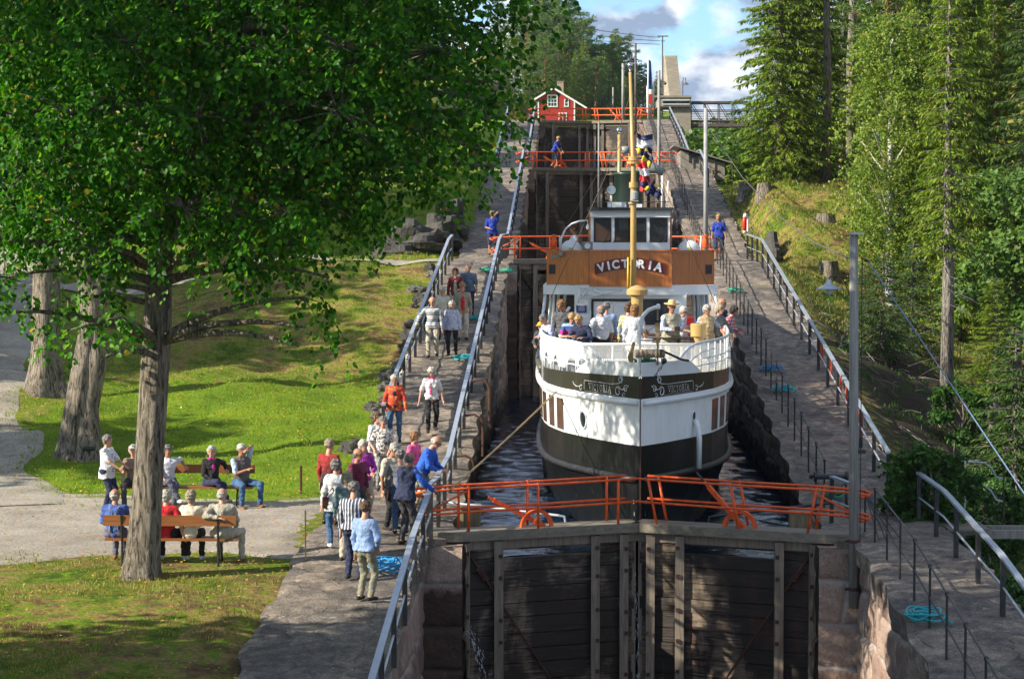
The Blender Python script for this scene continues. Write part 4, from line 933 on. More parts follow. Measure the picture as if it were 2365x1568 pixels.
outcrop([(7.0, 91.5, 4.8, .55, (.6, 1.6, 1.3)), (6.9, 89.6, 4.6, .4, (.6, 1.2, 1.2))], 'small rock face behind the life ring on the right', 2)
# fallen leaves
P = []; k = 0
xs = rng.uniform(-22, -5.6, 9000); ys = rng.uniform(30, 84, 9000)
zs = tz(xs, ys); keep = (zs > -3)
C = np.stack([xs, ys, zs + .07], -1)[keep]; C[:, 2] += np.where(np.abs(C[:, 1] - 44.2) < 4.6, .0, .01)
v, f = leaves(C, rdir(len(C), .2), np.array([0, 0, 1.0]) + rdir(len(C)) * .3, .062 * (.6 + .7 * rng.random(len(C))), KITE, .8)
FL = leafmat('fallen_leaf', [(0, (.35, .12, .03)), (.4, (.5, .26, .04)), (.8, (.6, .42, .06)), (1, (.25, .1, .03))], .1)
tag(link('fallen_leaves', fmesh('fallen_leaves', v, f, FL)), 'yellow and brown fallen leaves scattered over the lawn and gravel', 'fallen leaves', kind='stuff')
# grass tufts over lawns and mound
def tufts(name, n, xr, yr, lab, size, m, cond=None, per=7):
    x = rng.uniform(*xr, n); y = rng.uniform(*yr, n); ok = np.ones(n, bool) if cond is None else cond(x, y); x = x[ok]; y = y[ok]; z = tz(x, y)
    C = np.repeat(np.stack([x, y, z + .01], -1), per, 0); C[:, :2] += rng.normal(0, .06, (len(C), 2)); C[:, 2] = tz(C[:, 0], C[:, 1])
    D = rdir(len(C)) * .5 + np.array([0, 0, 1.0]); v, f = leaves(C, D, rdir(len(C)), size * (.5 + rng.random(len(C))), KITE, .16)
    tag(link(name, fmesh(name, v, f, m)), lab, 'grass', kind='stuff')
GR = leafmat('grass_blades', [(0, (.07, .15, .006)), (.5, (.16, .26, .008)), (.85, (.26, .33, .015)), (1, (.3, .26, .08))], .3, patch=.4)
GRD = leafmat('dry_grass_blades', [(0, (.08, .11, .02)), (.4, (.17, .17, .04)), (1, (.36, .29, .12))], .3, patch=.4)
GRM = leafmat('mound_grass', [(0, (.06, .11, .015)), (.5, (.14, .17, .03)), (1, (.30, .25, .09))], .3, patch=.35)
tufts('grass', 9000, (-18, -6.3), (49, 84), 'short green grass of the sunlit lawn', .07, GR)
tufts('roadside_grass', 1800, (-21, -10.5), (47, 80), 'grass along the ragged edge of the gravel road', .08, GR, lambda x, y: np.abs(x + 11.9 + .155 * (y - 46) ** 1.02) < .9)
tufts('weeds', 1500, (-22, -6.2), (39.2, 49.4), 'tufts of grass creeping into the edges of the gravel', .07, GR, lambda x, y: (np.abs(y - 44.3 + .3 * np.sin(x * 1.7)) > 3.75) & (np.sin(x * 3.1) + np.sin(x * 1.3 + y * 2) > -.2))
tufts('grass', 5000, (-16, -6.3), (29.5, 40), 'worn patchy grass in the lower left foreground', .06, GRD, lambda x, y: np.sin(x * 1.3 + y) + np.sin(y * 1.9 - x * .7) > -.4)
tufts('grass', 8500, (6.3, 15), (70, 112), 'dry tufted grass on the mound to the right', .13, GRM)
tufts('undergrowth', 1000, (6.6, 16), (50, 84), 'low green undergrowth on the shady slope right of the lock', .16, BUSHL)
tufts('grass', 5000, (-22, -6.3), (84, 128), 'grass on the slopes above the side path', .12, GR)
# ---------------------------------------------------------------- buildings, bridge, poles and other fixed things
CONC = mat('board_marked_concrete', (.33, .285, .22), (.24, .21, .165), 1.5, .9, .4, 8, stretch=(1, 1, 5))
REDW = mat('falun_red_boards', (.42, .022, .018), (.30, .018, .014), 3, .7, .2, 20, stretch=(4, 4, .5))
WHITE = mat('white_paint', (.80, .80, .78), (.70, .71, .70), 4, .5)
YELW = mat('yellow_boards', (.62, .38, .08), (.5, .3, .06), 3, .7); ROOF = mat('grey_roof', (.16, .15, .15), (.24, .23, .22), 5, .8)
GLASS = mat('window_glass', (.03, .04, .05), (.015, .02, .03), 1, .08); BRICKC = mat('chimney_brick', (.4, .3, .2), (.3, .22, .15), 9, .8)
STEEL = mat('dark_steel', (.07, .06, .055), (.13, .10, .085), 4, .6)
OLDW = wood_mat('old_barn_boards', (.14, .125, .105), (.33, .30, .26), (7, 7, .5))
def window(parent, c, w_, h_, nx=2, nz=2, nrm=-1):
    g = MB(); x, y, z = c; t = .12
    g.box((x, y, z + h_ / 2 + t / 2), (w_ + 2 * t, .1, t)); g.box((x, y, z - h_ / 2 - t / 2), (w_ + 2.6 * t, .12, t))
    for s in (-1, 1): g.box((x + s * (w_ / 2 + t / 2), y, z), (t, .1, h_))
    for k in range(1, nx): g.box((x - w_ / 2 + w_ * k / nx, y + .01, z), (.06, .06, h_))
    for k in range(1, nz): g.box((x, y + .012, z - h_ / 2 + h_ * k / nz), (w_, .05, .06))
    f = g.build('window', WHITE, parent); g = MB(); g.box((x, y + .04, z), (w_, .03, h_)); g.build('pane', GLASS, f)
# red house: gable towards the camera
y = 290; pL, pR = aty(1243, 278, y), aty(1327, 278, y); zb = 19.0
ridge = aty(1278, 201, y); eL = aty(1235, 248, y); eR = aty(1352, 248, y); xL, xR = pL.x, pR.x
root = empty('red_house', (0, y, zb)); tag(root, 'red wooden house with white windows at the top of the locks', 'house')
o = Vector((0, y, zb)); g = MB(); zr = ridge.z - zb - .25; xm = ridge.x; ze = zr - .6 * (xR - xm); zl = zr - .6 * (xm - xL)
g.prism([(xL, 0, -1), (xR, 0, -1), (xR, 0, ze), (xm, 0, zr), (xL, 0, zl)], (0, 0, 0), (0, 7, 0)); g.build('wall', REDW, root)
g = MB()
for sx, xe in ((-1, xL - .5), (1, xR + 1.6)):
    zz = zr - abs(xe - xm) * .6
    g.prism([(xm, -.35, zr + .02), (xe, -.35, zz + .02), (xe, -.35, zz + .16), (xm, -.35, zr + .18)], (0, 0, 0), (0, 7.7, 0))
rf = g.build('roof', ROOF, root)
g = MB()
for sx, xe in ((-1, xL - .5), (1, xR + 1.6)):
    zz = zr - abs(xe - xm) * .6; g.beam((xm, -.40, zr + .06), (xe, -.40, zz + .06), .06, .22)
g.build('barge_board', WHITE, rf); g = MB(); g.box((xm + .9, 2.2, zr + .2), (.85, .85, 1.7)); g.box((xm + .9, 2.2, zr + 1.05), (1.0, 1.0, .1)); g.build('chimney', BRICKC, rf)
g = MB()
for xx in (xR - .02, xL + .02): g.box((xx, -.03, ze / 2 - .5), (.16, .08, ze + 1)); 
g.build('corner_board', WHITE, root)
wz = lambda v: aty(1280, v, y).z - zb
window(root, (aty(1276, 0, y).x, -.03, wz(233.5)), 1.1, 1.35, 3, 3); window(root, (aty(1308.5, 0, y).x, -.03, wz(238.5)), .35, .75, 1, 2); window(root, (aty(1300, 0, y).x, -.03, wz(271)), .85, .9, 2, 2)
# yellow house behind leaves
root = empty('yellow_house', (-4.7, 168, 13.0)); root.scale = (.8, .8, .8); tag(root, 'small yellow house half hidden by leaves at the top left of the locks', 'house'); g = MB(); g.prism([(-2.2, 0, -1), (0.2, 0, -1), (.2, 0, 1.9), (-1, 0, 2.7), (-2.2, 0, 1.9)], (0, 0, 0), (0, 4, 0)); g.build('wall', YELW, root)
g = MB(); g.beam((-1, -.2, 2.72), (.45, -.2, 1.8), .5, .12, up=(0, 0, 1)); g.prism([(-1, -.2, 2.7), (.5, -.2, 1.72), (.5, -.2, 1.85), (-1, -.2, 2.85)], (0, 0, 0), (0, 4.4, 0)); g.build('roof', ROOF, root)
g = MB(); g.box((.13, -.02, .6), (.16, .06, 2.6)); g.build('corner_board', WHITE, root); window(root, (-.8, -.03, .7), .6, .8, 2, 2)
# concrete gate house with tower
y = 164; q = lambda u, v: aty(u, v, y)
root = empty('concrete_building', (0, y, 0)); tag(root, 'board-marked concrete building with a tapering tower and strip windows', 'building')
a, b_ = q(1520, 228), q(1597, 310); x0, x1 = q(1519, 0).x, q(1597, 0).x
g = MB(); zt, zb = q(0, 228).z, q(0, 345).z; xm = q(1540, 0).x
g.box(((x0 + x1) / 2, 2.5, (zt + q(0, 252).z) / 2 + .1), (x1 - x0, 5, zt - q(0, 252).z)); g.box(((xm + x1) / 2 + .25, 2.6, (q(0, 252).z + zb) / 2), (x1 - xm - .5, 4.6, q(0, 252).z - zb + .1)); 
g.box(((x0 + x1) / 2 - .1, 2.9, zt + .06), (x1 - x0 + .3, 6.0, .14)); g.build('wall', CONC, root)
g = MB(); z1 = q(0, 239).z
for ua, ub in ((1532, 1562), (1566, 1592)): g.box(((q(ua, 0).x + q(ub, 0).x) / 2, -.03, z1), (q(ub, 0).x - q(ua, 0).x, .08, .22))
g.build('window', GLASS, root); g = MB()
g.box(((q(1530, 0).x + q(1594, 0).x) / 2, -.02, z1 + .15), (q(1594, 0).x - q(1530, 0).x, .1, .06)); g.box(((q(1530, 0).x + q(1594, 0).x) / 2, -.02, z1 - .15), (q(1594, 0).x - q(1530, 0).x, .1, .06)); g.build('window_frame', WHITE, root)
tb0, tb1, tt0, tt1 = q(1535, 0).x, q(1575, 0).x, q(1534, 0).x, q(1566, 0).x; za, zc = zt + .13, q(0, 130).z
g = MB(); xs_ = tb0 + .38
g.hexa([(tb0, 1.6, za), (xs_, .4, za), (tb1, .4, za), (tb1, 3.4, za), (tt0, 1.6, zc), (tt0 + .12, 1.1, zc), (tt1, 1.1, zc), (tt1, 3.0, zc)]); g.build('tower', CONC, root)
g = MB(); g.tube([(tb1 + .1, .3, za), (tb1 + .1, .3, q(0, 190).z), (tb1 + .15, .3, q(0, 183).z), (tb1 + .3, .3, q(0, 184).z), (tb1 + .32, .3, q(0, 190).z)], .035, 6); g.lathe([(.04, .1), (.1, 0), (.25, -.1)], (tb1 + .33, .3, q(0, 195).z), 12); g.build('wall_lamp', STEEL, root)
g = MB(); g.tube([(tt0 - .05, 1.5, za + .2), (tt0 - .05, 1.5, q(0, 85).z)], .045, 6); g.box((tt0 - .03, 1.5, q(0, 84).z), (.8, .12, .08)); g.box((tt0 - .03, 1.5, q(0, 95).z), (.3, .1, .05)); g.build('wire_mast', STEEL, root)
# power wires
def wire(name, pts, r, lab, m=STEEL, sag=0, n=14):
    a, b = Vector(pts[0]), Vector(pts[-1]); P = [a.lerp(b, t / n) - Vector((0, 0, sag * 4 * (t / n) * (1 - t / n))) for t in range(n + 1)] if len(pts) == 2 else pts
    g = MB(); g.tube(P, r, 5); return tag(g.build(name, m), lab, 'wire')
tpw = Vector((tt0 - .03, y + 1.5, q(0, 84).z))
for i, (v0, v1, nm) in enumerate(((22, 90, 'highest'), (42, 99, 'middle'), (60, 103, 'lowest'))): wire('power_line', [aty(1135, v0, 120), tpw + Vector((-.2, 0, -.1 - .25 * i))], .022, f'{nm} of the three thin power lines running from the trees to the tower mast', sag=.2)
# steel truss footbridge
x0b, x1b = x1 + .05, q(1790, 0).x; root = empty('truss_bridge', (x0b, y, 0)); tag(root, 'dark steel truss footbridge with wire mesh sides leading right from the concrete building', 'bridge')
zT, zM, zB = q(0, 238).z, q(0, 256).z, q(0, 291).z; Lb = x1b - x0b
for yy in (.6, 2.4):
    g = MB(); g.beam((0, yy, zT), (Lb, yy, zT), .12, .14); g.beam((0, yy, zM), (Lb, yy, zM), .05, .06); g.beam((0, yy, zB), (Lb, yy, zB), .16, .22); g.beam((0, yy, zB + .35), (Lb, yy, zB + .35), .12, .1)
    k = 0; st = 1.05
    while k * st < Lb: g.beam((k * st, yy, zB), (k * st, yy, zT), .07, .07, up=(0, 1, 0)); g.beam((k * st, yy, zT), (min(k * st + st, Lb), yy, zB), .05, .05, up=(0, 1, 0)) ; k += 1
    g.build('truss', STEEL, root)
g = MB(); g.box((Lb / 2, 1.5, zB + .1), (Lb, 1.7, .08)); g.build('deck', GDECK, root)
for yy in (.62, 2.38):
    g = MB(); zz = zB + .2
    while zz < zM: g.beam((0, yy, zz), (Lb, yy, zz), .02, .03); zz += .13
    g.build('mesh_panel', STEEL, root)
# shed
root = empty('wooden_shed', (0, 0, 0)); tag(root, 'weathered plank shed with a sloping dark roof beyond the right ramp', 'shed'); yS = 118; q2 = lambda u, v: aty(u, v, yS)
A, B, Cc, D_ = q2(1570, 345), q2(1676, 376), q2(1674, 416), q2(1572, 416)
g = MB(); g.prism([tuple(D_), tuple(Cc), (Cc.x, yS, B.z - .05), (D_.x, yS, A.z - .05)], (0, 0, 0), (0, 4.5, 0)); g.build('wall', OLDW, root)
g = MB(); ra, rb = q2(1555, 338), q2(1690, 378); g.prism([(ra.x, yS - .4, ra.z), (rb.x, yS - .4, rb.z), (rb.x, yS - .4, rb.z + .07), (ra.x, yS - .4, ra.z + .07)], (0, 0, 0), (0, 5.2, 0)); g.build('roof', ROOF, root)
g = MB(); p = q2(1601, 365); g.box((p.x, yS - .01, p.z), (.45, .06, .5)); g.build('hatch', BLACK, root); g = MB(); p = q2(1640, 395); g.box((p.x, yS - .03, p.z), (.9, .06, .06)); g.build('hinge_bar', RUST, root)
for u in (1600, 1625, 1650): g = MB(); p = q2(u, 398); g.box((p.x, yS - .03, p.z), (.06, .05, 1.4)); g.build('batten', OLDW, root)
# poles
def pole(name, u, v0, v1, y, r, m, lab, cat, n=10, x=None):
    a, b = aty(u, v0, y), aty(u, v1, y); root = empty(name, (a.x, y, a.z)); tag(root, lab, cat); g = MB(); g.tube([(0, 0, 0), (b.x - a.x, 0, b.z - a.z)], [r, r * .85], n); g.build('shaft', m, root, True); return root, (b - a)
CONP = mat('concrete_pole', (.34, .34, .33), (.25, .25, .245), 4, .8)
root, d = pole('lamp_post', 1972, 1403, 542, 41.1, .095, GREY_POLE, 'tall weathered grey post with a hanging lamp at the near right gate pier', 'lamp post')
root.location.x += 0.0
g = MB(); g.box((0, 0, d.z + .02), (.24, .24, .035)); g.build('cap', ALU, root)
for zz in (.35, 1.25): g = MB(); g.lathe([(.105, zz - .03), (.112, zz - .03), (.112, zz + .03), (.105, zz + .03)], (0, 0, 0), 14); g.box((-.13, 0, zz), (.08, .05, .05)); g.build('clamp', RUST, root)
g = MB(); lz = aty(0, 640, 41.1).z - root.location.z; lx = aty(1915, 640, 41.1).x - root.location.x
g.tube([(-.09, 0, lz + .0), (lx + .05, 0, lz + .03), (lx, 0, lz + .0), (lx, 0, lz - .06)], .014, 6); g.tube([(-.09, 0, lz - .35), (-.25, 0, lz - .07), (lx + .18, 0, lz + .02)], .012, 6)
arm = g.build('lamp_arm', RUST, root)
g = MB(); g.lathe([(.03, .02), (.05, 0), (.055, -.06), (.09, -.09), (.23, -.15), (.235, -.165), (.02, -.15)], (lx, 0, lz - .05), 24); g.build('lamp_shade', ALU, arm, True)
g = MB(); g.lathe([(.05, .0), (.07, -.05), (.06, -.11), (.02, -.14)], (lx, 0, lz - .19), 14); g.build('bulb', mat('frosted_glass', (.6, .62, .6), (.5, .52, .5), 2, .2), arm, True)
g = MB(); g.box((.13, 0, aty(0, 1037, 41.1).z - root.location.z), (.12, .08, .07)); g.build('junction_box', BLACK, root)
g = MB(); zz = aty(0, 600, 41.1).z - root.location.z; g.ball((.17, 0, zz), .035, 6); g.tube([(.09, 0, zz + .03), (.17, 0, zz)], .012, 5); g.tube([(.17, 0, zz), (.24, 0, zz - .04)], .02, 5); g.tube([(.105, 0, .2), (.105, 0, zz)], .008, 4); g.build('insulator', BLACK, root)
wp = Vector((root.location.x + .22, 41.1, root.location.z + zz - .03))
BLUEW = mat('blue_wire_rope', (.08, .15, .28), (.14, .2, .3), 20, .5)
wire('guy_wire', [wp, aty(2400, 1190, 33)], .012, 'blue twisted cable from the post down to the lower right', BLUEW)
wire('cable', [Vector((root.location.x - .05, 41.1, wp.z + .02)), aty(1880, 560, 55), aty(1800, 500, 68), aty(1715, 410, 90), aty(1640, 300, 120)], .018, 'thin grey cable hanging from the post up to the far pole', STEEL)
pole('metal_pole', 1630, 590, 250, 80, .085, CONP, 'plain grey pole on the right edge beside the second gate', 'pole')
r_, d = pole('metal_pole', 1522, 470, 163, 118, .09, CONP, 'grey pole right of the mast at the third gate', 'pole'); g = MB(); g.ball((.3, 0, d.z - .7), .08, 6); g.tube([(0, 0, d.z - .6), (.3, 0, d.z - .6)], .02, 5); g.build('insulator', BLACK, r_)
pole('metal_pole', 1439, 275, 147, 140, .1, CONP, 'grey pole on the left of the uppermost chamber', 'pole')
r_, d = pole('lamp_post', 1468, 300, 101, 150, .085, STEEL, 'dark pole with a small lamp rising behind the boat mast', 'lamp post'); g = MB(); g.tube([(0, 0, d.z - 1.2), (-.55, 0, d.z - 1.15), (-.62, 0, d.z - 1.3)], .025, 5); g.lathe([(.03, 0), (.14, -.12)], (-.62, 0, d.z - 1.3), 10); g.build('lamp_arm', STEEL, r_)
pole('wooden_pole', 1416, 270, 202, 165, .07, GREY_POLE, 'short wooden pole in front of the conifers', 'pole')
pole('metal_pole', 1352, 0 + 400, 300, 118, .05, CONP, 'thin pale pole beside the third gate', 'pole') if False else None
# flagpole with a furled blue flag
r_, d = pole('flagpole', 1497, 275, 130, 158, .05, WHITE, 'white flagpole with a limp blue flag', 'flagpole'); g = MB()
rows = []
for k in range(16):
    t = k / 15; rows.append([(-.05 + j * .06 * (1 + .5 * t), .07 * math.sin(j * 2.2 + t * 3), d.z - .15 - t * 2.2 - .25 * (j / 4) * (1 - t)) for j in range(5)])
g.sheet(rows); fl = g.build('flag', mat('blue_flag', (.015, .07, .25), (.01, .05, .18), 3, .8), r_, True); md = fl.modifiers.new('t', 'SOLIDIFY'); md.thickness = .02
# white tank with red sign by the building
r_ = empty('white_tank', aty(1502, 262, 160)); tag(r_, 'white cylinder tank with a red panel beside the flagpole', 'tank'); g = MB(); g.lathe([(.28, 0), (.28, 1.9), (.2, 2.1), (.001, 2.15)], (0, 0, 0), 16); g.build('drum', WHITE, r_, True)
g = MB(); g.box((0, -.29, 1.0), (.25, .03, .7)); g.build('panel', mat('red_panel', (.6, .02, .02), None, 3, .5), r_)
# white fence at the lake
# winch near the right end of the near gate
wb = Vector((3.95, 44.6, 0)); r_ = empty('hand_winch', wb); tag(r_, 'black iron hand winch on a spindly frame at the right lock edge', 'winch')
g = MB(); 
for sx in (-.33, .33):
    g.tube([(sx, -.2, 0), (sx * .9, 0, .78)], .018, 6); g.tube([(sx, .2, 0), (sx * .9, 0, .78)], .018, 6); g.tube([(sx, -.15, .1), (sx * -.9, .05, .7)], .010, 5)
g.build('frame', BLACK, r_); g = MB(); g.lathe([(.11, -.34), (.11, -.30), (.055, -.30), (.05, .30), (.11, .30), (.11, .34)], (0, 0, .82), 16, 'X'); g.build('drum', BLACK, r_)
g = MB(); g.tube([(.34, 0, .82), (.42, 0, .82), (.42, 0, .98), (.5, 0, .98)], .016, 6); g.ball((-.40, 0, .82), .05, 6); g.build('crank', BLACK, r_)
# capstan-like timber bollard blocks by the gate ends
for u, v, lab in ((1085, 1195, 'square timber block standing in the water by the left end of the nearest gate'), (1848, 1210, 'square timber block standing in the water by the right end of the nearest gate')):
    p = atz(u, v - 25, .25); r_ = empty('timber_block', (p.x, p.y, -.6)); tag(r_, lab, 'timber fender', 'timber blocks by the nearest gate')
    g = MB(); g.box((0, 0, .42), (.42, .42, .84)); g.build('block', wood_mat('sawn_oak', (.13, .10, .05), (.32, .26, .15), (5, 5, .6)) if 'sawn_oak' not in bpy.data.materials else bpy.data.materials['sawn_oak'], r_); g = MB(); g.box((0, 0, .865), (.44, .44, .05)); g.build('block_top', GDECK, r_)
# gate push rods (grey pipes over the water)
for s, lab in ((-1, 'long grey push rod of the left leaf lying over the water'), (1, 'long dark push rod of the right leaf lying over the water')):
    g = MB(); a_ = Vector((s * 3.9, 44.3, .32)); b_ = Vector((s * 1.55, 43.45, .16)); g.tube([a_, b_, b_ + Vector((-s * .12, -.02, -.02)), b_ + Vector((-s * .14, -.04, -.14))], .028, 8); g.build('push_rod', ALU if s < 0 else BLACK) 
    tag(bpy.context.scene.objects[-1] if False else col.objects[-1], lab, 'rod')
# iron hooks and ladder rungs on the left chamber wall
g = MB()
for i, (u, v) in enumerate(((1120, 885), (1105, 965), (1085, 1060))):
    r_ = empty('fender_bracket', aty(u, v, 50 + i * -1.5 + 3)); tag(r_, ['topmost', 'middle', 'lowest'][i] + ' curved rusty iron bracket on the left chamber wall', 'bracket'); g = MB()
    g.tube([(-.35, 0, .05), (-.1, 0, .08), (.05, 0, 0), (.1, 0, -.15), (.1, 0, -.9)], .028, 6); g.build('bar', RUST, r_)
# mooring rope
wire('mooring_rope', [atz(1040, 1130, 1.0), aty(1320, 868, 48.0)], .02, 'long taut mooring rope from the left bank up to the bow', HEMP, sag=.05)
# side plank bridge and bent pipe rail right of the near gate
r_ = empty('plank_landing', (6.9, 43.9, -.08)); tag(r_, 'small plank landing jutting over the ravine behind the right handrail', 'landing'); g = MB()
for k in range(7): g.box((0 - .95 + .0, -.5 + k * .16, 0), (1.9, .145, .05))
for k in range(7): g.box((.95 - .0, -.5 + k * .16, .002), (1.5, .14, .05)) if False else None
g.build('planks', GDECK, r_); g = MB(); g.box((-.2, -.3, -.12), (2.2, .12, .16)); g.box((-.2, .4, -.12), (2.2, .12, .16)); g.build('joist', OLDW, r_)
r_ = empty('bent_pipe_rail', (5.62, 46.3, 0)); tag(r_, 'thin wavy grey pipe railing running off to the right from the handrail end', 'railing')
for zz, nm in ((1.0, 'top_pipe'), (.52, 'lower_pipe')):
    g = MB(); g.tube([(0, 0, zz - .1), (.5, .1, zz - .02), (1.3, .1, zz - .05), (1.75, .1, zz - .08), (1.9, .1, zz - .2), (2.0, .1, zz - .38), (2.15, .1, zz - .42)], .018, 6); g.build(nm, ALU, r_)
for xx in (1.35, 2.15): g = MB(); g.tube([(xx, .1, -1), (xx, .1, 1.02 if xx < 2 else .9)], .02, 6); g.ball((xx, .1, 1.0 if xx < 2 else .9), .035, 6); g.build('post', ALU if xx < 2 else BLACK, r_)
# low inspection rail at the bottom right wall
r_ = empty('slanted_grille', (4.3, 42.4, 0)); tag(r_, 'black iron brace with slanting bars beside the tall post', 'brace'); g = MB()
for k in range(4): g.tube([(.05, 0, .75), (.15 + k * .14, -1.2, .02)], .012, 5)
g.tube([(.05, 0, 0), (.05, 0, .8)], .018, 6); g.build('bars', BLACK, r_)
# rope coils
def coil(u, v, zf, r, m, lab, n=7, seed=0):
    p = on_ground(u, v, zf, 25, 170); random.seed(seed); pts = []
    for k in range(n * 26):
        t = k / 26; a = t * 6.283; w_ = 1 - .32 * random.random() * 0; rr = r * (.62 + .34 * math.sin(t * 1.9 + seed)); e = .35 * math.sin(t * 2.3 + seed)
        pts.append((rr * math.cos(a + e) * 1.0 + .1 * r * math.sin(t * 3), rr * math.sin(a) * 1.5 + .2 * r * math.cos(t * 2.1), .03 + .02 * t + .02 * math.sin(a * 3 + t)))
    pts += [(r * 1.1, -.3 * r, .03), (r * 1.25, -.5 * r, .02), (r * 1.3, -.8 * r, .02)]
    g = MB(); g.tube(pts, .016 if r > .25 else .02, 5); o = g.build('rope_coil', m, sm=True); o.location = p; tag(o, lab, 'rope coil', 'coils of rope on the walkways')
pf = lambda x, y: pz(y) + .02
coil(893, 1318, pf, .36, ROPE_B, 'blue rope coil on the paving by the man in khaki trousers', 9, 1)
coil(2133, 1435, pf, .32, ROPE_T, 'turquoise rope coil on the near right walkway under the pipe railing', 8, 2)
coil(1921, 1156, pf, .3, ROPE_G, 'green rope coil on the paving behind the winch', 7, 3)
coil(1810, 908, pf, .3, ROPE_T, 'turquoise rope coil halfway up the right walkway', 7, 4)
coil(1783, 860, pf, .3, ROPE_B, 'blue rope coil just above the turquoise one on the right walkway', 7, 5)
coil(1697, 676, pf, .26, ROPE_G, 'small green rope coil far up the right walkway', 6, 6)
coil(1070, 833, pf, .3, ROPE_T, 'turquoise rope coil on the left ramp below the walking group', 6, 7)
coil(1096, 743, pf, .3, ROPE_T, 'turquoise rope coil on the left ramp beside the walking group', 6, 8)
coil(1126, 631, pf, .36, ROPE_G, 'flat green rope coil near the top of the left ramp', 6, 9)
coil(1170, 631, pf, .3, ROPE_G, 'green rope coil against the left rail by the second gate', 5, 10)
coil(1175, 345, pf, .4, ROPE_G, 'faint green rope coil on the uppermost left ramp', 5, 11)
# life ring on a post at the right
p = aty(1727, 560, 86.5); r_ = empty('life_ring', (p.x, p.y, tz1(p.x, p.y))); tag(r_, 'red and white life ring on a short post seen edge-on at the rock face', 'life ring')
zc = aty(1727, 517, 86.5).z - r_.location.z; REDP = mat('signal_red', (.65, .03, .02), None, 3, .4)
g = MB(); g.tube([(0, 0, 0), (0, 0, zc + .3)], .035, 8); g.build('post', WHITE, r_)
for k in range(4):
    g = MB(); pts = [(-.1 + .05 * math.cos(a), .30 * math.cos(a) * .55 - .05, zc + .34 * math.sin(a)) for a in [math.pi / 4 + math.pi / 2 * (k + q / 8) for q in range(9)]]; g.tube(pts, .075, 10, caps=True); g.build('ring_segment', REDP if k % 2 else WHITE, r_, True)
# benches
IRON = BLACK
def bench(c, rz, Ln, lab, back=1):
    r_ = empty('park_bench', c, rz); tag(r_, lab, 'bench', 'brown slatted park benches')
    g = MB(); g.box((0, .0, .44), (Ln, .36, .045)); g.build('seat', BENCHW, r_)
    g = MB(); g.box((0, -.27, .80), (Ln, .035, .19)); g.build('backrest', BENCHW, r_)
    for s in (-1, 1):
        x = s * (Ln / 2 - .33)
        g = MB(); g.tube([(x, -.24, -.05), (x, -.235, .44), (x, -.30, .90)], .022, 6); g.tube([(x, .02, .41), (x, .14, .25), (x, .17, .1), (x, .22, .0)], .02, 6); g.tube([(x, -.235, .40), (x, .16, .40)], .018, 6); g.tube([(x, -.235, .12), (x, .0, .22), (x, .16, .18)], .014, 6); g.build('leg', IRON, r_)
    return r_
fb = on_ground(396, 1303, lambda x, y: -.22); BX1 = (fb.x, fb.y + .12, -.22)
bench(BX1, 0, 2.4, 'near bench seen from behind, with four people sitting on it')
bb = on_ground(470, 1195, lambda x, y: -.2); BX2 = (aty(430, 1100, bb.y).x, bb.y, -.2)
bench(BX2, math.pi, 3.0, 'far bench facing the viewer behind the big trunk, with four people on it') if False else None
BX2 = (aty(425, 1100, 46.9).x, 46.9 + .25, -.17); bench(BX2, math.pi, 2.9, 'far bench facing the viewer behind the big trunk')
pb = on_ground(985, 588, tz1, 60, 120); bench((pb.x, pb.y, pb.z), R(200), 1.6, 'empty brown bench in front of the rock outcrop')
pb = on_ground(1084, 388, tz1, 60, 150); bench((pb.x, pb.y, pb.z), R(215), 1.8, 'distant bench on the upper lawn')
# thin stakes
def stake(u, v0, v1, zf, r, m, lab):
    p = on_ground(u, v0, zf); zt = aty(u, v1, p.y).z; g = MB(); g.tube([(0, 0, -.1), (0.0, 0, zt - p.z)], r, 6); o = g.build('stake', m); o.location = p; tag(o, lab, 'stake')
stake(706, 1312, 1178, lambda x, y: -.22, .014, mat('bamboo', (.5, .36, .14), (.4, .28, .1), 5, .6), 'thin straw-coloured cane upright at the edge of the gravel'); stake(695, 1142, 1075, tz1, .03, RUST, 'short rusty post on the lawn behind the group')
p = aty(215, 1040, y2 + .5); g = MB(); g.lathe([(.05, -.12), (.055, .12)], (0, 0, 0), 12, 'X'); o = g.build('drain_pipe', BLACK); o.location = aty(208, 1036, y2 - .5); tag(o, 'short black pipe end beside the double-trunked linden', 'pipe')
# far hills
xs_ = np.linspace(-400, 1400, 90); ys_ = np.linspace(420, 3200, 40); X, Y = np.meshgrid(xs_, ys_, indexing='ij')
Z = -20 + 95 * sm(900, 1900, Y) * (.75 + .25 * np.sin(X * .004 + 1)) + 5 * np.sin(X * .011 + Y * .004)
FORH = mat('forest_hill', (.025, .065, .02), (.05, .11, .03), .08, .9, .6, .3)
V = np.stack([X, Y, Z], -1).reshape(-1, 3); bb_ = len(ys_); ii, jj = np.meshgrid(np.arange(len(xs_) - 1), np.arange(bb_ - 1), indexing='ij'); k0 = (ii * bb_ + jj).ravel()
tag(link('hills', fmesh('hills', V, np.stack([k0, k0 + bb_, k0 + bb_ + 1, k0 + 1], 1), FORH, sm=True)), kind='structure')
n = 5200; x = rng.uniform(20, 420, n); y_ = rng.uniform(430, 1900, n) ; zz = np.interp(y_, ys_, [-20 + 95 * float(sm(900, 1900, q)) * .85 for q in ys_])
C = []; g = []
ang = np.arange(5) * 2 * np.pi / 5; hh = rng.uniform(9, 17, n); rr = hh * .22
base = np.stack([x[:, None] + rr[:, None] * np.cos(ang), y_[:, None] + rr[:, None] * np.sin(ang), np.repeat(zz[:, None] - 4, 5, 1)], -1); tip = np.stack([x, y_, zz + hh], -1)[:, None]
tip = np.concatenate([tip], 1); Vv = np.concatenate([base, tip], 1).reshape(-1, 3); idx = np.arange(n)[:, None, None] * 6
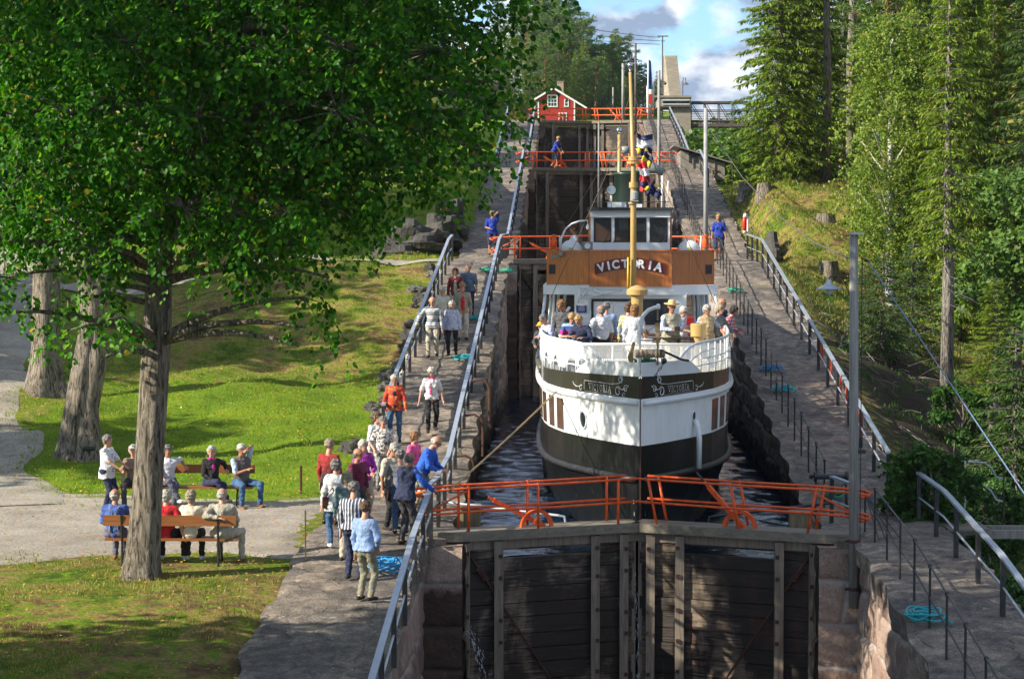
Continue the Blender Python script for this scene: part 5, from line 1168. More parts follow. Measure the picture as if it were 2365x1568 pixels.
Ff = (idx + np.array([[k, (k + 1) % 5, 5, 5] for k in range(5)])[None]).reshape(-1, 4)
g = bpy.data.meshes.new('far_forest'); g.from_pydata([tuple(q) for q in Vv], [], [tuple(q[:3]) for q in Ff]); g.materials.append(FARL)
tag(link('far_forest', g), 'wooded valley far beyond the footbridge', 'forest', kind='stuff')
# ---------------------------------------------------------------- the passenger boat
bt = empty('passenger_boat', (.07, 43.75, 0), -.0119); tag(bt, 'white, black and varnished wood passenger boat filling the lock chamber', 'boat')
VARN = wood_mat('varnished_teak', (.34, .088, .009), (.56, .175, .020), (9, 9, .5), 2.5, .3, .4)
BUFF = mat('buff_yellow_paint', (.50, .335, .125), (.42, .27, .09), 3, .4); DGREEN = mat('dark_green_paint', (.012, .035, .022), (.02, .05, .03), 3, .35); BOATW = mat('gloss_white_paint', (.80, .81, .80), (.73, .75, .75), 2.5, .3, coat=.3)
REDB = mat('dark_red_board', (.13, .014, .014), (.10, .01, .01), 4, .4); CHROME = mat('polished_metal', (.6, .62, .65), None, 3, .15, metal=1)
GREYM = mat('grey_cast_metal', (.25, .27, .26), None, 5, .5); BROWNG = mat('brown_curtained_glass', (.10, .045, .03), (.05, .03, .022), 3, .15, stretch=(3, 3, .6)); LETTERW = mat('letter_white', (.85, .85, .83), None, 2, .5)
DECKM = wood_mat('deck_planks', (.2, .15, .1), (.34, .27, .19), (8, .6, 8))
def hull_mat():
    m, n, b = newmat('hull_paint'); t = n.nodes.new('ShaderNodeTexCoord'); s = n.nodes.new('ShaderNodeSeparateXYZ'); n.links.new(t.outputs['Object'], s.inputs[0])
    c = n.nodes.new('ShaderNodeValToRGB'); c.color_ramp.interpolation = 'CONSTANT'; e = c.color_ramp.elements
    mr = n.nodes.new('ShaderNodeMapRange'); mr.inputs[1].default_value = -1; mr.inputs[2].default_value = 3.5; n.links.new(s.outputs[2], mr.inputs[0]); n.links.new(mr.outputs[0], c.inputs[0])
    f = lambda z: (z + 1) / 4.5
    for i, (z, k) in enumerate(((-1, (.008, .009, .010)), (-.2, (.008, .009, .010)), (1.5, (.80, .81, .79)), (2.43, (.028, .027, .022)))):
        if i < 2: e[i].position = f(z); e[i].color = (*k, 1)
        else: q = e.new(f(z)); q.color = (*k, 1)
    v = coords(n, 'Object', (1, 1, .35)); ns = noise(n, v, 3.5, 8, .7)
    k = mixc(n, .35, c.outputs[0], ramp(n, [(.35, (.75, .72, .68)), (.6, (1.1, 1.1, 1.1))], ns.outputs[0]).outputs[0], 'MULTIPLY')
    rs_ = ramp(n, [(.60, (0, 0, 0)), (.72, (1, 1, 1))], noise(n, coords(n, 'Object', (5, 5, .35)), 3, 6, .7).outputs[0]); k = mixc(n, math2(n, 'MULTIPLY', rs_.outputs[0], .30), k, (.26, .17, .10))
    sc = ramp(n, [(.70, (0, 0, 0)), (.76, (1, 1, 1))], noise(n, coords(n, 'Object', (1, 1, 2)), 6, 8, .7).outputs[0]); lo_ = n.nodes.new('ShaderNodeMath'); lo_.operation = 'LESS_THAN'; lo_.inputs[1].default_value = 1.45; n.links.new(s.outputs[2], lo_.inputs[0])
    k = mixc(n, math2(n, 'MULTIPLY', math2(n, 'MULTIPLY', sc.outputs[0], lo_.outputs[0]), .4), k, (.16, .16, .155))
    n.links.new(k, b.inputs['Base Color']); b.inputs['Roughness'].default_value = .3; b.inputs['Specular IOR Level'].default_value = .3
    bump(n, b, noise(n, coords(n, 'Object'), 1.6, 3).outputs[0], .25, .05); return m
HULLM = hull_mat()
BT = [(0, .03), (.5, .37), (1, .66), (2, 1.18), (3, 1.60), (3.6, 1.76), (4.4, 1.94), (5.3, 2.06), (6.5, 2.15), (8, 2.22), (10, 2.28), (12, 2.32), (23, 2.34), (26, 2.15), (28.5, 1.7), (30.3, .95), (31, .05)]
def hb(t, z):
    b = float(np.interp(t, [p[0] for p in BT], [p[1] for p in BT])); k = min(1, t / 12)
    if z < .86: b *= 1 - (.86 - z) * (.30 * (1 - k) + .03)
    else: b *= .975 + .025 * min(1, (z - .86) / 1.5)
    return max(b, .02)
ztop = lambda t: float(np.interp(t, [0, 5, 31], [2.89, 2.76, 2.76]))
hsurf_ = lambda t, z: (-hb(t, z) - .012, t - .012, z)
g = MB(); zs_ = [-1.2, -.6, -.3, -.02, .0, .4, .8, 1.1, 1.48, 1.5, 1.52, 2.0, 2.42, 2.44]
ts = list(np.arange(0, 8, .2)) + list(np.arange(8, 31.01, .6)) + [31]
for s in (-1, 1): g.sheet([[(s * hb(t, z), t, z) for z in zs_ + [2.6, ztop(t)]] for t in ts])
g.box((0, -.012, .9), (.06, .05, 3.9)); g.build('hull', HULLM, bt)
g = MB(); g.box((0, -.03, .9), (.022, .03, 3.95)); g.build('stem_bar', RUST, bt)
for s in (-1, 1):
    g = MB(); g.tube([(s * (hb(t, 2.42) + .03), t, 2.42 - .06) for t in np.arange(0.02, 30, .4)], .058, 8); g.build('rubbing_strake', BOATW, bt, True)
    g = MB(); g.tube([(s * (hb(t, .86) + .05), t, .84 - .003 * t) for t in np.arange(0.0, 30, .4)], .075, 8); g.build('rubbing_strake', BLACK, bt, True)
    g = MB(); g.tube([(s * (hb(t, 2.7) + .02), t, 2.70) for t in np.arange(5.6, 26, .5)], .07, 8); g.build('fender_pipe', mat('olive_grey_paint', (.09, .085, .06), None, 3, .5), bt, True)
g = MB(); g.sheet([[(s * (hb(t, 2.5) - .02) * 1, t, 2.32) for s in (-1, 1)] for t in ts]); g.build('deck', DECKM, bt)
g = MB(); g.sheet([[hsurf_(t, z) for z in (-.3, -.2 + .13 * (1 - t / 1.7))] for t in np.linspace(.03, 1.7, 9)]); g.build('boot_topping', ORANGE, bt)
# bow bulwark
g = MB()
for s in (-1, 1):
    tl = list(np.arange(0, 2.3, .12)); tl += [2.3]
    top = lambda t: 3.17 - .03 * t if t < 1.75 else 3.12 - (t - 1.75) / .55 * .26
    g.sheet([[(s * hb(t, 2.9), t, ztop(t) - .0), (s * hb(t, 2.9) * .995, t, top(t))] for t in tl])
o = g.build('bow_bulwark', BOATW, bt); md = o.modifiers.new('s', 'SOLIDIFY'); md.thickness = .03
def tube_on(name, pts, r, m, parent=bt, n=8): g = MB(); g.tube(pts, r, n); return g.build(name, m, parent, True)
# side railing and netting
def net_mat():
    m, n, b = newmat('white_netting'); v = coords(n, 'Object', (1, 1, 1)); sp = n.nodes.new('ShaderNodeSeparateXYZ'); n.links.new(v, sp.inputs[0])
    h = math2(n, 'ADD', math2(n, 'ABSOLUTE', sp.outputs[0]), sp.outputs[1])
    def w_(a):
        return math2(n, 'LESS_THAN', math2(n, 'FRACT', math2(n, 'MULTIPLY', a, 22.0)), .30)
    a = math2(n, 'ADD', h, math2(n, 'MULTIPLY', sp.outputs[2], 1.0)); c = math2(n, 'SUBTRACT', h, math2(n, 'MULTIPLY', sp.outputs[2], 1.0)); k = math2(n, 'MAXIMUM', w_(a), w_(c))
    b.inputs['Base Color'].default_value = (.75, .77, .77, 1); b.inputs['Roughness'].default_value = .6; n.links.new(k, b.inputs['Alpha']); return m
NET = net_mat()
RT = 3.46
for s in (-1, 1):
    rb = lambda t: hb(t, 2.9) - .03
    curve = [(s * rb(1.3), 1.3, 3.13), (s * rb(1.5), 1.5, 3.26), (s * rb(1.75), 1.75, 3.37), (s * rb(2.1), 2.1, 3.44)] + [(s * rb(t), t, RT) for t in np.arange(2.6, 14.4, .5)]
    tube_on('top_rail', curve, .028, BOATW)
    tube_on('mid_rail', [(s * rb(t), t, 3.12) for t in np.arange(2.4, 14.4, .5)], .018, BOATW); tube_on('low_rail', [(s * rb(1.9), 1.9, 2.95)] + [(s * rb(t), t, 2.98) for t in np.arange(2.4, 14.4, .5)], .016, BOATW)
    tube_on('curved_stay', [(s * rb(1.55), 1.55, 2.95), (s * rb(1.9), 1.9, 3.12), (s * rb(2.4), 2.4, 3.25), (s * rb(3.2), 3.2, 3.28)], .018, BOATW)
    for t in [2.35, 2.8, 3.3, 3.9, 4.5, 5.2, 6.0, 7, 8, 9, 10, 11, 12, 13]: tube_on('railing_post', [(s * rb(t), t, 2.74), (s * rb(t), t, RT)], .02, BOATW, n=6)
    rows = []
    for t in np.concatenate([np.arange(1.45, 2.4, .1), np.arange(2.4, 14.3, .25)]):
        zt = float(np.interp(t, [1.3, 1.75, 2.1, 2.6], [3.13, 3.37, 3.44, RT])); k = (t % 1.15) / 1.15; zl = 3.13 if k < .32 and t > 2.2 else (3.0 if t > 2.2 else 3.13)
        rows.append([(s * rb(t) * 1.008, t, zl - .12 * (k > .5) * (t > 2.2)), (s * rb(t) * 1.008, t, zt)])
    g = MB(); g.sheet(rows); g.build('netting', NET, bt)
# transverse fence behind the bow
tf = 5.4
tube_on('fence_rail', [(-2.1, tf, 3.25), (2.1, tf, 3.25)], .03, BOATW); tube_on('fence_rail', [(-2.1, tf, 2.9), (2.1, tf, 2.9)], .02, BOATW)
for x in (-1.9, -1.2, -.52, .47, .55, 1.24, 1.32, 2.0): tube_on('fence_post', [(x, tf, 2.32), (x, tf, 3.25)], .022, BOATW, n=6)
g = MB(); g.sheet([[(x, tf - .02, z) for z in (2.4, 3.23)] for x in (-2.1, 2.1)]); g.build('netting', NET, bt)
# davit with tackle, chain and fender roll
tube_on('davit', [(-.02, .42, 3.0), (-.02, .42, 3.75), (.0, .42, 3.95), (.07, .42, 4.1), (.17, .42, 4.2), (.30, .42, 4.25), (.40, .42, 4.255)], .04, BOATW)
g = MB(); g.ball((.36, .42, 4.28), .045, 8); d_ = g.build('davit_knob', BOATW, bt)
g = MB(); [g.tube([(.35, .42 , 4.2 - k * .055), (.35, .42, 4.16 - k * .055)], .018, 6) for k in range(4)]; g.box((.35, .42, 3.86), (.10, .06, .16)); g.build('tackle_block', HEMP, bt)
for dx in (-.035, .0, .035): tube_on('tackle_rope', [(.35 + dx, .42, 3.8), (.35 - dx * .4, .42, 3.1)], .012, HEMP, n=5)
tube_on('tackle_rope', [(-.0, .43, 3.7), (.33, .42, 3.88)], .010, HEMP, n=5)
g = MB(); 
for k in range(14): a = k * .45; g.tube([(-.12 - .02 * math.sin(k), .5 + .03 * math.cos(k * 2), 3.55 - .0 * k), (-.15 - .09 * abs(math.sin(k * 1.3)), .5, 3.25), (-.14 - .03 * math.sin(k * 2), .5, 2.95 + .02 * k)], .013, 4)
g.build('hanging_rope', HEMP, bt)
g = MB(); rr = [(.001, -.30)] + [(.085 + .012 * math.sin(k * 2.7), -.29 + k * .58 / 14) for k in range(15)] + [(.001, .30)]; g.lathe(rr, (.2, .38, 3.33), 12, 'X'); g.build('fender_roll', mat('coir_fender', (.42, .33, .22), (.2, .15, .1), 30, .95, .9, 60), bt)
g = MB(); P_ = [Vector((.42, .2, 3.32)), Vector((.45, .1, 3.18)), Vector((.44, -.02, 3.12)), Vector((.33, -.06, 2.98)), Vector((.28, -.03, 2.88))]
for a, b_ in zip(P_[:-1], P_[1:]):
    for k in range(3):
        p, q_ = a.lerp(b_, k / 3), a.lerp(b_, (k + .9) / 3); off = Vector((.022, 0, 0)) if k % 2 else Vector((0, .022, 0)); g.tube([p + off, q_ + off, q_ - off, p - off], .009, 5, closed=True)
g.build('anchor_chain', BLACK, bt); g = MB(); g.ball((.47, .1, 3.2), .06, 8); g.tube([(.42, .3, 3.4), (.85, .9, 3.18), (1.0, 1.2, 3.14)], .025, 6); g.lathe([(.07, -.02), (.07, .02)], (.41, .3, 3.35), 12, 'X'); g.build('anchor_gear', BLACK, bt)
g = MB(); g.box((.1, 1.3, 3.0), (.35, .3, .3)); g.ball((.15, 1.25, 3.17), .08, 8); g.tube([(-.1, 1.3, 3.1), (.35, 1.3, 3.1)], .07, 10); g.build('windlass', mat('green_iron', (.02, .14, .06), (.01, .07, .03), 6, .5), bt)
# hull openings
def hsurf(t, z, s, off): 
    b0, b1 = hb(t - .05, z), hb(t + .05, z); nx, ny = .1, -(b1 - b0); l = math.hypot(nx, ny); return Vector((s * (hb(t, z) + off * nx / l), t + off * ny / l, z))
def hquad(name, s, t0, t1, z0, z1, off, m, parent=bt, slant=0):
    g = MB(); F_ = [[hsurf(t0 + (t1 - t0) * i / 4 + slant * (z - z0), z, s, off) for z in (z0, (z0 + z1) / 2, z1)] for i in range(5)]; B_ = [[hsurf(t0 + (t1 - t0) * i / 4 + slant * (z - z0), z, s, -.02) for z in (z0, (z0 + z1) / 2, z1)] for i in range(5)]
    g.sheet(F_); ring = [F_[i][0] for i in range(5)] + [F_[4][1], F_[4][2]] + [F_[i][2] for i in (3, 2, 1, 0)] + [F_[0][1]]; rb_ = [B_[i][0] for i in range(5)] + [B_[4][1], B_[4][2]] + [B_[i][2] for i in (3, 2, 1, 0)] + [B_[0][1]]
    n_ = len(ring); g.add(ring + rb_, [(i, (i + 1) % n_, n_ + (i + 1) % n_, n_ + i) for i in range(n_)]); return g.build(name, m, parent)
for s in (-1, 1):
    for t0 in (2.95, 3.75, 4.75, 5.95, 7.3, 8.8, 10.3, 11.8): hquad('hull_window', s, t0, t0 + (.52 if t0 < 4 else .75), 1.56, 2.22, .012, BROWNG)
def ringpts(t, z, s, r, off, n=20): 
    k = math.hypot(1, (hb(t + .05, z) - hb(t - .05, z)) / .1); return [hsurf(t + r * math.cos(2 * math.pi * i / n) / k, z + r * 1.15 * math.sin(2 * math.pi * i / n), s, off) for i in range(n)]
g = MB(); g.tube(ringpts(1.93, 1.86, -1, .155, .015), .022, 6, closed=True); ph = g.build('porthole', BOATW, bt, True); g = MB(); p = ringpts(1.93, 1.86, -1, .15, .01); g.add(p, [tuple(range(20))]); g.build('pane', GLASS, ph)
g = MB(); p = ringpts(1.93, 1.95, 1, .085, .012); g.tube(p, .014, 5, closed=True); ph = g.build('hawse_hole', BOATW, bt, True); g = MB(); g.add(p, [tuple(range(20))]); g.build('hole', BLACK, ph)
hp = hsurf(1.93, 1.85, 1, .04); g = MB(); g.tube([hp + Vector((0, .1, .0)), hp + Vector((.02, -.02, -.02)), hp + Vector((.06, -.06, -.12)), hp + Vector((.085, -.06, -.35)), hp + Vector((.08, -.03, -.98))], .058, 10); g.build('drain_hose', BOATW, bt, True)
# lettering
def text_mesh(s_, size, bold=0.0, sx=1.0):
    cu = bpy.data.curves.new('txt', 'FONT'); cu.body = s_; cu.size = size; cu.offset = bold; cu.align_x = 'CENTER'; cu.resolution_u = 4; ob = bpy.data.objects.new('txt', cu); col.objects.link(ob)
    dg = bpy.context.evaluated_depsgraph_get(); dg.update(); me = bpy.data.meshes.new_from_object(ob.evaluated_get(dg)); bpy.data.objects.remove(ob); 
    V = [(v.co.x * sx, v.co.y) for v in me.vertices]; F = [tuple(p.vertices) for p in me.polygons]; bpy.data.meshes.remove(me); return V, F
def hull_text(word, s, tc, z0, size, sx=.78):
    # letters and their serifs drawn on the curved plating
    root = None; widths = {'V': .72, 'I': .36, 'C': .70, 'T': .66, 'O': .76, 'R': .70, 'A': .74, '1': .5, '2': .6}; tot = sum(widths[c] for c in word) * size * sx * 1.28; x = -tot / 2
    for ch in word:
        w_ = widths[ch] * size * sx * 1.28; V, F = text_mesh(ch, size, -.004, sx); 
        cx = x + w_ / 2; g = MB(); k = math.hypot(1, .56)
        def put(px, pz_): return hsurf(tc + s * (cx + px) / k, z0 + pz_, s, .006)
        vx = [v[0] for v in V]; mid = (min(vx) + max(vx)) / 2
        g.add([put(v[0] - mid, v[1]) for v in V], F)
        ser = {'V': ((-.27, .70), (.27, .70)), 'I': ((0, 0), (0, .70)), 'T': ((0, 0),), 'R': ((-.2, 0), (-.2, .70), (.24, 0)), 'A': ((-.28, 0), (.28, 0)), 'C': (), 'O': ()}.get(ch, ())
        for sx_, sz_ in ser:
            a = sx_ * size * sx; b_ = sz_ * size; hw = .15 * size * sx; hh = .022 * size; g.add([put(a - hw, b_ - hh), put(a + hw, b_ - hh), put(a + hw, b_ + hh), put(a - hw, b_ + hh)], [(0, 1, 2, 3)])
        g.build('letter', LETTERW, bt); x += w_
for s in (-1, 1): hull_text('VICTORIA', s, 1.28, 2.51, .19, .84)
def curl(s, P, r, tb=0.010): 
    pts = [hsurf(t, z, s, .010) for t, z in P]; g = MB(); n_ = len(pts); rs = [tb * (1.0 - .55 * abs(2 * i / (n_ - 1) - 1)) for i in range(n_)]; g.tube(pts, [q * .72 for q in rs], 5); return g.build('scroll_ornament', LETTERW, bt)
def spiral(cx, cz, r0, r1, a0, a1, n=18): return [(cx + (r0 + (r1 - r0) * i / n) * math.cos(a0 + (a1 - a0) * i / n), cz + (r0 + (r1 - r0) * i / n) * math.sin(a0 + (a1 - a0) * i / n)) for i in range(n + 1)]
for s in (-1, 1):
    curl(s, [(1.88, 2.50), (1.88, 2.66), (1.85, 2.69), (.86, 2.69), (.72, 2.70)], 0, .008); curl(s, [(1.86, 2.475), (.68, 2.475)], 0, .008)
    curl(s, spiral(.52, 2.80, .07, .025, -2.4, 4.2) , 0, .014); curl(s, spiral(.60, 2.55, .115, .03, 2.3, -4.4), 0, .014); curl(s, spiral(.36, 2.62, .085, .02, 2.6, -3.4), 0, .014); curl(s, spiral(.42, 2.49, .05, .02, 2.6, -3.2), 0, .009)
    curl(s, [(.72, 2.70), (.60, 2.71), (.50, 2.75), (.455, 2.80), (.47, 2.86), (.53, 2.87)], 0, .015); curl(s, [(.66, 2.64), (.55, 2.61), (.45, 2.60), (.33, 2.65), (.28, 2.70)], 0, .012)
    curl(s, spiral(2.02, 2.52, .075, .02, 2.2, -3.6), 0, .010); curl(s, [(1.96, 2.58), (2.1, 2.55), (2.25, 2.54), (2.38, 2.58), (2.43, 2.63)], 0, .009)
for s in (-1, 1):
    for ch, z in (('2', .34), ('1', .10)): 
        V, F = text_mesh(ch, .11, -.002); g = MB(); g.add([hsurf(.16 + s * v[0], z + v[1], s, .006) for v in V], F); g.build('draught_mark', LETTERW, bt)
# deckhouse
HF = 14.3
g = MB(); g.box((0, HF + 5, 3.22), (2.94, 10, 1.84)); g.build('deckhouse', BOATW, bt)
g = MB()
for x0_, x1_ in ((-1.0, .07), (.28, 1.0)):
    pass
fz0, fz1 = 3.33, 3.94
g.box((0, HF - .015, fz1), (2.04, .05, .07)); g.box((0, HF - .015, fz0), (2.04, .05, .07)); g.box((-1.0, HF - .015, (fz0 + fz1) / 2), (.06, .05, .55)); g.box((1.0, HF - .015, (fz0 + fz1) / 2), (.07, .05, .55)); g.box((.24, HF - .015, (fz0 + fz1) / 2), (.07, .05, .55)); wf = g.build('window_frame', BLACK, bt)
g = MB(); g.box((.62, HF - .004, (fz0 + fz1) / 2), (.7, .02, .55)); g.build('pane', GLASS, wf); g = MB(); g.box((-.38, HF - .004, (fz0 + fz1) / 2), (1.16, .02, .55)); g.build('panel', BOATW, wf)
def plate(name, x0_, x1_, z0_, z1_, t, m, lab=None): g = MB(); g.box(((x0_ + x1_) / 2, t, (z0_ + z1_) / 2), (x1_ - x0_, .03, z1_ - z0_)); return g.build(name, m, bt)
bs_ = plate('blue_plaque', -1.42, -1.15, 3.61, 3.80, HF - .02, mat('plaque_blue', (.02, .03, .22), None, 3, .4)); g = MB()
for k in range(5): g.box((-1.285, HF - .04, 3.775 - k * .032), (.2 - .04 * (k % 2), .004, .008))
g.build('lettering', LETTERW, bs_)
ex_ = plate('exit_sign', -.31, -.18, 4.10, 4.20, HF - .02, mat('exit_green', (.01, .22, .09), None, 3, .4)); g = MB(); g.ball((-.25, HF - .04, 4.175), .012, 6); g.beam((-.25, HF - .04, 4.165), (-.235, HF - .04, 4.135), .01, .015); g.beam((-.235, HF - .04, 4.135), (-.265, HF - .04, 4.115), .01, .008); g.beam((-.235, HF - .04, 4.135), (-.215, HF - .04, 4.115), .01, .008); g.build('running_figure', LETTERW, ex_)
ym = mat('plate_yellow', (.7, .65, .35), None, 3, .5); plate('yellow_plate', .63, .80, 4.10, 4.17, HF - .02, ym); plate('yellow_plate', .24, .33, 4.11, 4.16, HF - .02, ym)
# bracket truss
for a, b_ in (((-1.38, 4.27), (-.2, 4.22)), ((-1.34, 3.97), (-.3, 4.2)), ((-1.36, 4.27), (-1.36, 3.85)), ((-1.3, 3.97), (-1.1, 4.25)), ((-1.1, 4.25), (-.75, 4.10)), ((-.98, 4.25), (-.7, 4.09))): tube_on('bracket_bar', [(a[0], HF - .12, a[1]), (b_[0], HF - .12, b_[1])], .02, BOATW, n=6)
# step ladder against the front
for x in (-.72, -.45): tube_on('ladder_rail', [(x, HF - .55, 2.35), (x + .0, HF - .3, 3.84)], .014, mat('worn_red_paint', (.5, .35, .32), (.6, .6, .6), 20, .6), n=5)
tube_on('ladder_rail', [(-.72, HF - .3, 3.84), (-.66, HF - .3, 3.9), (-.51, HF - .3, 3.9), (-.45, HF - .3, 3.84)], .014, MAT['worn_red_paint'], n=5)
# wooden bridge front
def planked(x0_, y0_, x1_, y1_, z0_, z1_, n_, name='plank_front'):
    g = MB(); a = Vector((x0_, y0_, 0)); b_ = Vector((x1_, y1_, 0))
    g.beam(a.lerp(b_, .002) + Vector((0, .02, (z0_ + z1_) / 2)), a.lerp(b_, .998) + Vector((0, .02, (z0_ + z1_) / 2)), .012, z1_ - z0_ - .01)
    for k in range(n_): g.beam(a.lerp(b_, (k + .03) / n_) + Vector((0, 0, (z0_ + z1_) / 2)), a.lerp(b_, (k + .97) / n_) + Vector((0, 0, (z0_ + z1_) / 2)), .03 , z1_ - z0_)
    return g.build(name, VARN, bt)
planked(-1.08, HF - .14, 1.08, HF - .14, 4.30, 5.225, 34); planked(-2.2, HF + .35, -1.09, HF - .08, 4.34, 5.21, 17); planked(1.09, HF - .08, 2.2, HF + .35, 4.34, 5.21, 17)
planked(-2.2, HF + .38, -2.2, HF + 4.0, 4.34, 5.21, 40, 'plank_side'); planked(2.2, HF + .38, 2.2, HF + 4.0, 4.34, 5.21, 40, 'plank_side')
g = MB(); g.beam((-1.1, HF - .14, 5.24), (1.1, HF - .14, 5.24), .09, .035); g.beam((-2.23, HF + .36, 5.23), (-1.1, HF - .1, 5.23), .09, .035); g.beam((1.1, HF - .1, 5.23), (2.23, HF + .36, 5.23), .09, .035); g.build('cap_rail', VARN, bt)
g = MB(); g.prism([(-2.3, HF + .3, 4.08), (-1.1, HF - .1, 4.08), (1.1, HF - .1, 4.08), (2.3, HF + .3, 4.08), (2.3, HF + 5, 4.08), (-2.3, HF + 5, 4.08)], (0, 0, 0), (0, 0, .24)); g.build('bridge_deck', BOATW, bt)
for s in (-1, 1):
    g = MB(); x = s * 2.05; xo = x; g.box((x, HF + .27, 4.88), (.25, .06, .03)); g.box((x, HF + .27, 4.60), (.25, .06, .03)); g.box((x - .11, HF + .27, 4.74), (.03, .06, .26)); g.box((x + .11, HF + .27, 4.74), (.03, .06, .26)); f_ = g.build('side_light_frame', VARN, bt)
    g = MB(); g.box((x, HF + .27, 4.74), (.2, .05, .25)); lb_ = g.build('side_light_box', BLACK, f_)
    tube_on('stanchion', [(s * 2.24, HF + .4, 4.1), (s * 2.36, HF - 1.2, 2.8)], .045, BOATW)
    for k, (xx, t) in enumerate(((1.9, 1.0), (2.1, 2.2), (1.75, 3.2), (2.15, 3.6))): tube_on('stanchion', [(s * xx, HF + t, 4.1), (s * (xx + .15), HF + t, 2.4)], .04, BOATW)
    g = MB(); g.box((s * 1.9, HF + 7, 4.2), (.9, 8, .1)); g.build('side_awning', BOATW, bt)
    for t in (6, 7.4, 8.8, 10.2): tube_on('stanchion', [(s * 2.2, HF + t, 4.15), (s * 2.25, HF + t, 2.5)], .035, BOATW, n=6)
tube_on('gangway_pipe', [(-1.6, HF - .3, 3.75), (-1.75, HF - .6, 3.55), (-2.15, HF - 1.2, 3.05)], .04, BOATW)
# name board
g = MB(); n_ = 24; arcz = lambda x: 4.905 - .155 * (x / .94) ** 2; F0 = [(-.94 + 1.88 * i / n_) for i in range(n_ + 1)]
top_ = [(x, HF - .18, arcz(x) + .145) for x in F0]; bot_ = [(x * .99, HF - .18, arcz(x) - .145) for x in F0]
g.prism(bot_ + top_[::-1], (0, 0, 0), (0, .03, 0)); nb = g.build('name_board', REDB, bt)
xs0 = [-.78, -.585, -.40, -.16, .075, .28, .50, .715]
for ch, x in zip('VICTORIA', xs0):
    V, F = text_mesh(ch, .30, .012, .95); mx = (min(v[0] for v in V) + max(v[0] for v in V)) / 2; a = -math.atan(2 * .155 * x / .94 ** 2); x = x + .01
    g = MB(); P = [Vector((v[0] - mx, 0, v[1] - .105)) for v in V]; M_ = Matrix.Rotation(-a, 3, 'Y'); P = [M_ @ p + Vector((x, HF - .195, arcz(x))) for p in P]; g.add(P, F); o = g.build('letter', LETTERW, nb); md = o.modifiers.new('s', 'SOLIDIFY'); md.thickness = .012
# wheelhouse
WF = HF + .7; xc = .0
g = MB(); zb0, wz0, wz1, zt0 = 4.32, 5.45, 6.10, 6.30
g.box((0, WF, (zb0 + wz0) / 2), (2.1, .06, wz0 - zb0)); g.box((0, WF - .0, (wz1 + zt0) / 2), (2.1, .06, zt0 - wz1))
for x0_, x1_ in ((-1.05, -.97), (-.50, -.417), (.427, .51), (.99, 1.05)): g.box(((x0_ + x1_) / 2, WF, (wz0 + wz1) / 2), (x1_ - x0_, .06, wz1 - wz0))
g.hexa([(-1.06, WF - .12, 6.12), (1.06, WF - .12, 6.12), (1.06, WF - .032, 6.12), (-1.06, WF - .032, 6.12), (-1.06, WF - .06, 6.29), (1.06, WF - .06, 6.29), (1.06, WF - .032, 6.29), (-1.06, WF - .032, 6.29)])
wh = g.build('wheelhouse_front', BOATW, bt)
planked(-1.08, WF + .05, -1.08, WF + 2.4, 4.34, 5.46, 26, 'wheelhouse_side'); planked(1.08, WF + .05, 1.08, WF + 2.4, 4.34, 5.46, 26, 'wheelhouse_side')
g = MB(); g.box((0, WF + 2.42, 5.3), (2.16, .05, 2.0)); g.build('wheelhouse_back', wood_mat('cabin_wood', (.16, .075, .03), (.28, .14, .06), (6, 6, .6)), bt)
for s in (-1, 1):
    g = MB()
    for t in (0.06, .8, 1.6, 2.38): g.box((s * 1.08, WF + t, 5.88), (.05, .08, .84))
    g.box((s * 1.08, WF + 1.2, 6.2), (.05, 2.4, .2)); g.build('window_post', VARN, bt)
g = MB(); g.box((0, WF + 1.15, 6.335), (2.3, 2.75, .07)); g.build('wheelhouse_roof', mat('roof_black', (.02, .025, .03), None, 3, .5), bt)
def thin_glass():
    m, n, b = newmat('thin_glass'); b.inputs['Base Color'].default_value = (.02, .03, .03, 1); b.inputs['Roughness'].default_value = .03; b.inputs['Alpha'].default_value = .5; return m
TG = thin_glass()
for x0_, x1_ in ((-.97, -.50), (-.417, .427), (.51, .99)):
    g = MB(); t_ = .03
    for c_, d__ in ((((x0_ + x1_) / 2, wz1 - t_ / 2), (x1_ - x0_, t_)), (((x0_ + x1_) / 2, wz0 + t_ / 2), (x1_ - x0_, t_)), ((x0_ + t_ / 2, (wz0 + wz1) / 2), (t_, wz1 - wz0)), ((x1_ - t_ / 2, (wz0 + wz1) / 2), (t_, wz1 - wz0))): g.box((c_[0], WF - .02, c_[1]), (d__[0], .04, d__[1]))
    f_ = g.build('wheelhouse_window', BLACK, bt); g = MB(); g.box(((x0_ + x1_) / 2, WF - .005, (wz0 + wz1) / 2), (x1_ - x0_ - .05, .008, wz1 - wz0 - .05)); g.build('pane', TG, f_)
for x, sx in ((-.70, 1), (-.45, 1), (.78, 1)): tube_on('wiper', [(x, WF - .06, 5.43), (x + .14, WF - .05, 5.70)], .009, BLACK, n=5)
g = MB(); g.box((.1, WF + .35, 5.15), (1.5, .35, .7)); g.box((.0, WF + .3, 5.55), (.5, .2, .12)); g.build('console', VARN, bt)
g = MB(); g.box((-.15, WF + 2.36, 5.95), (.25, .01, .35)); g.box((.35, WF + 2.36, 5.85), (.35, .01, .2)); g.build('paper_notice', LETTERW, bt)
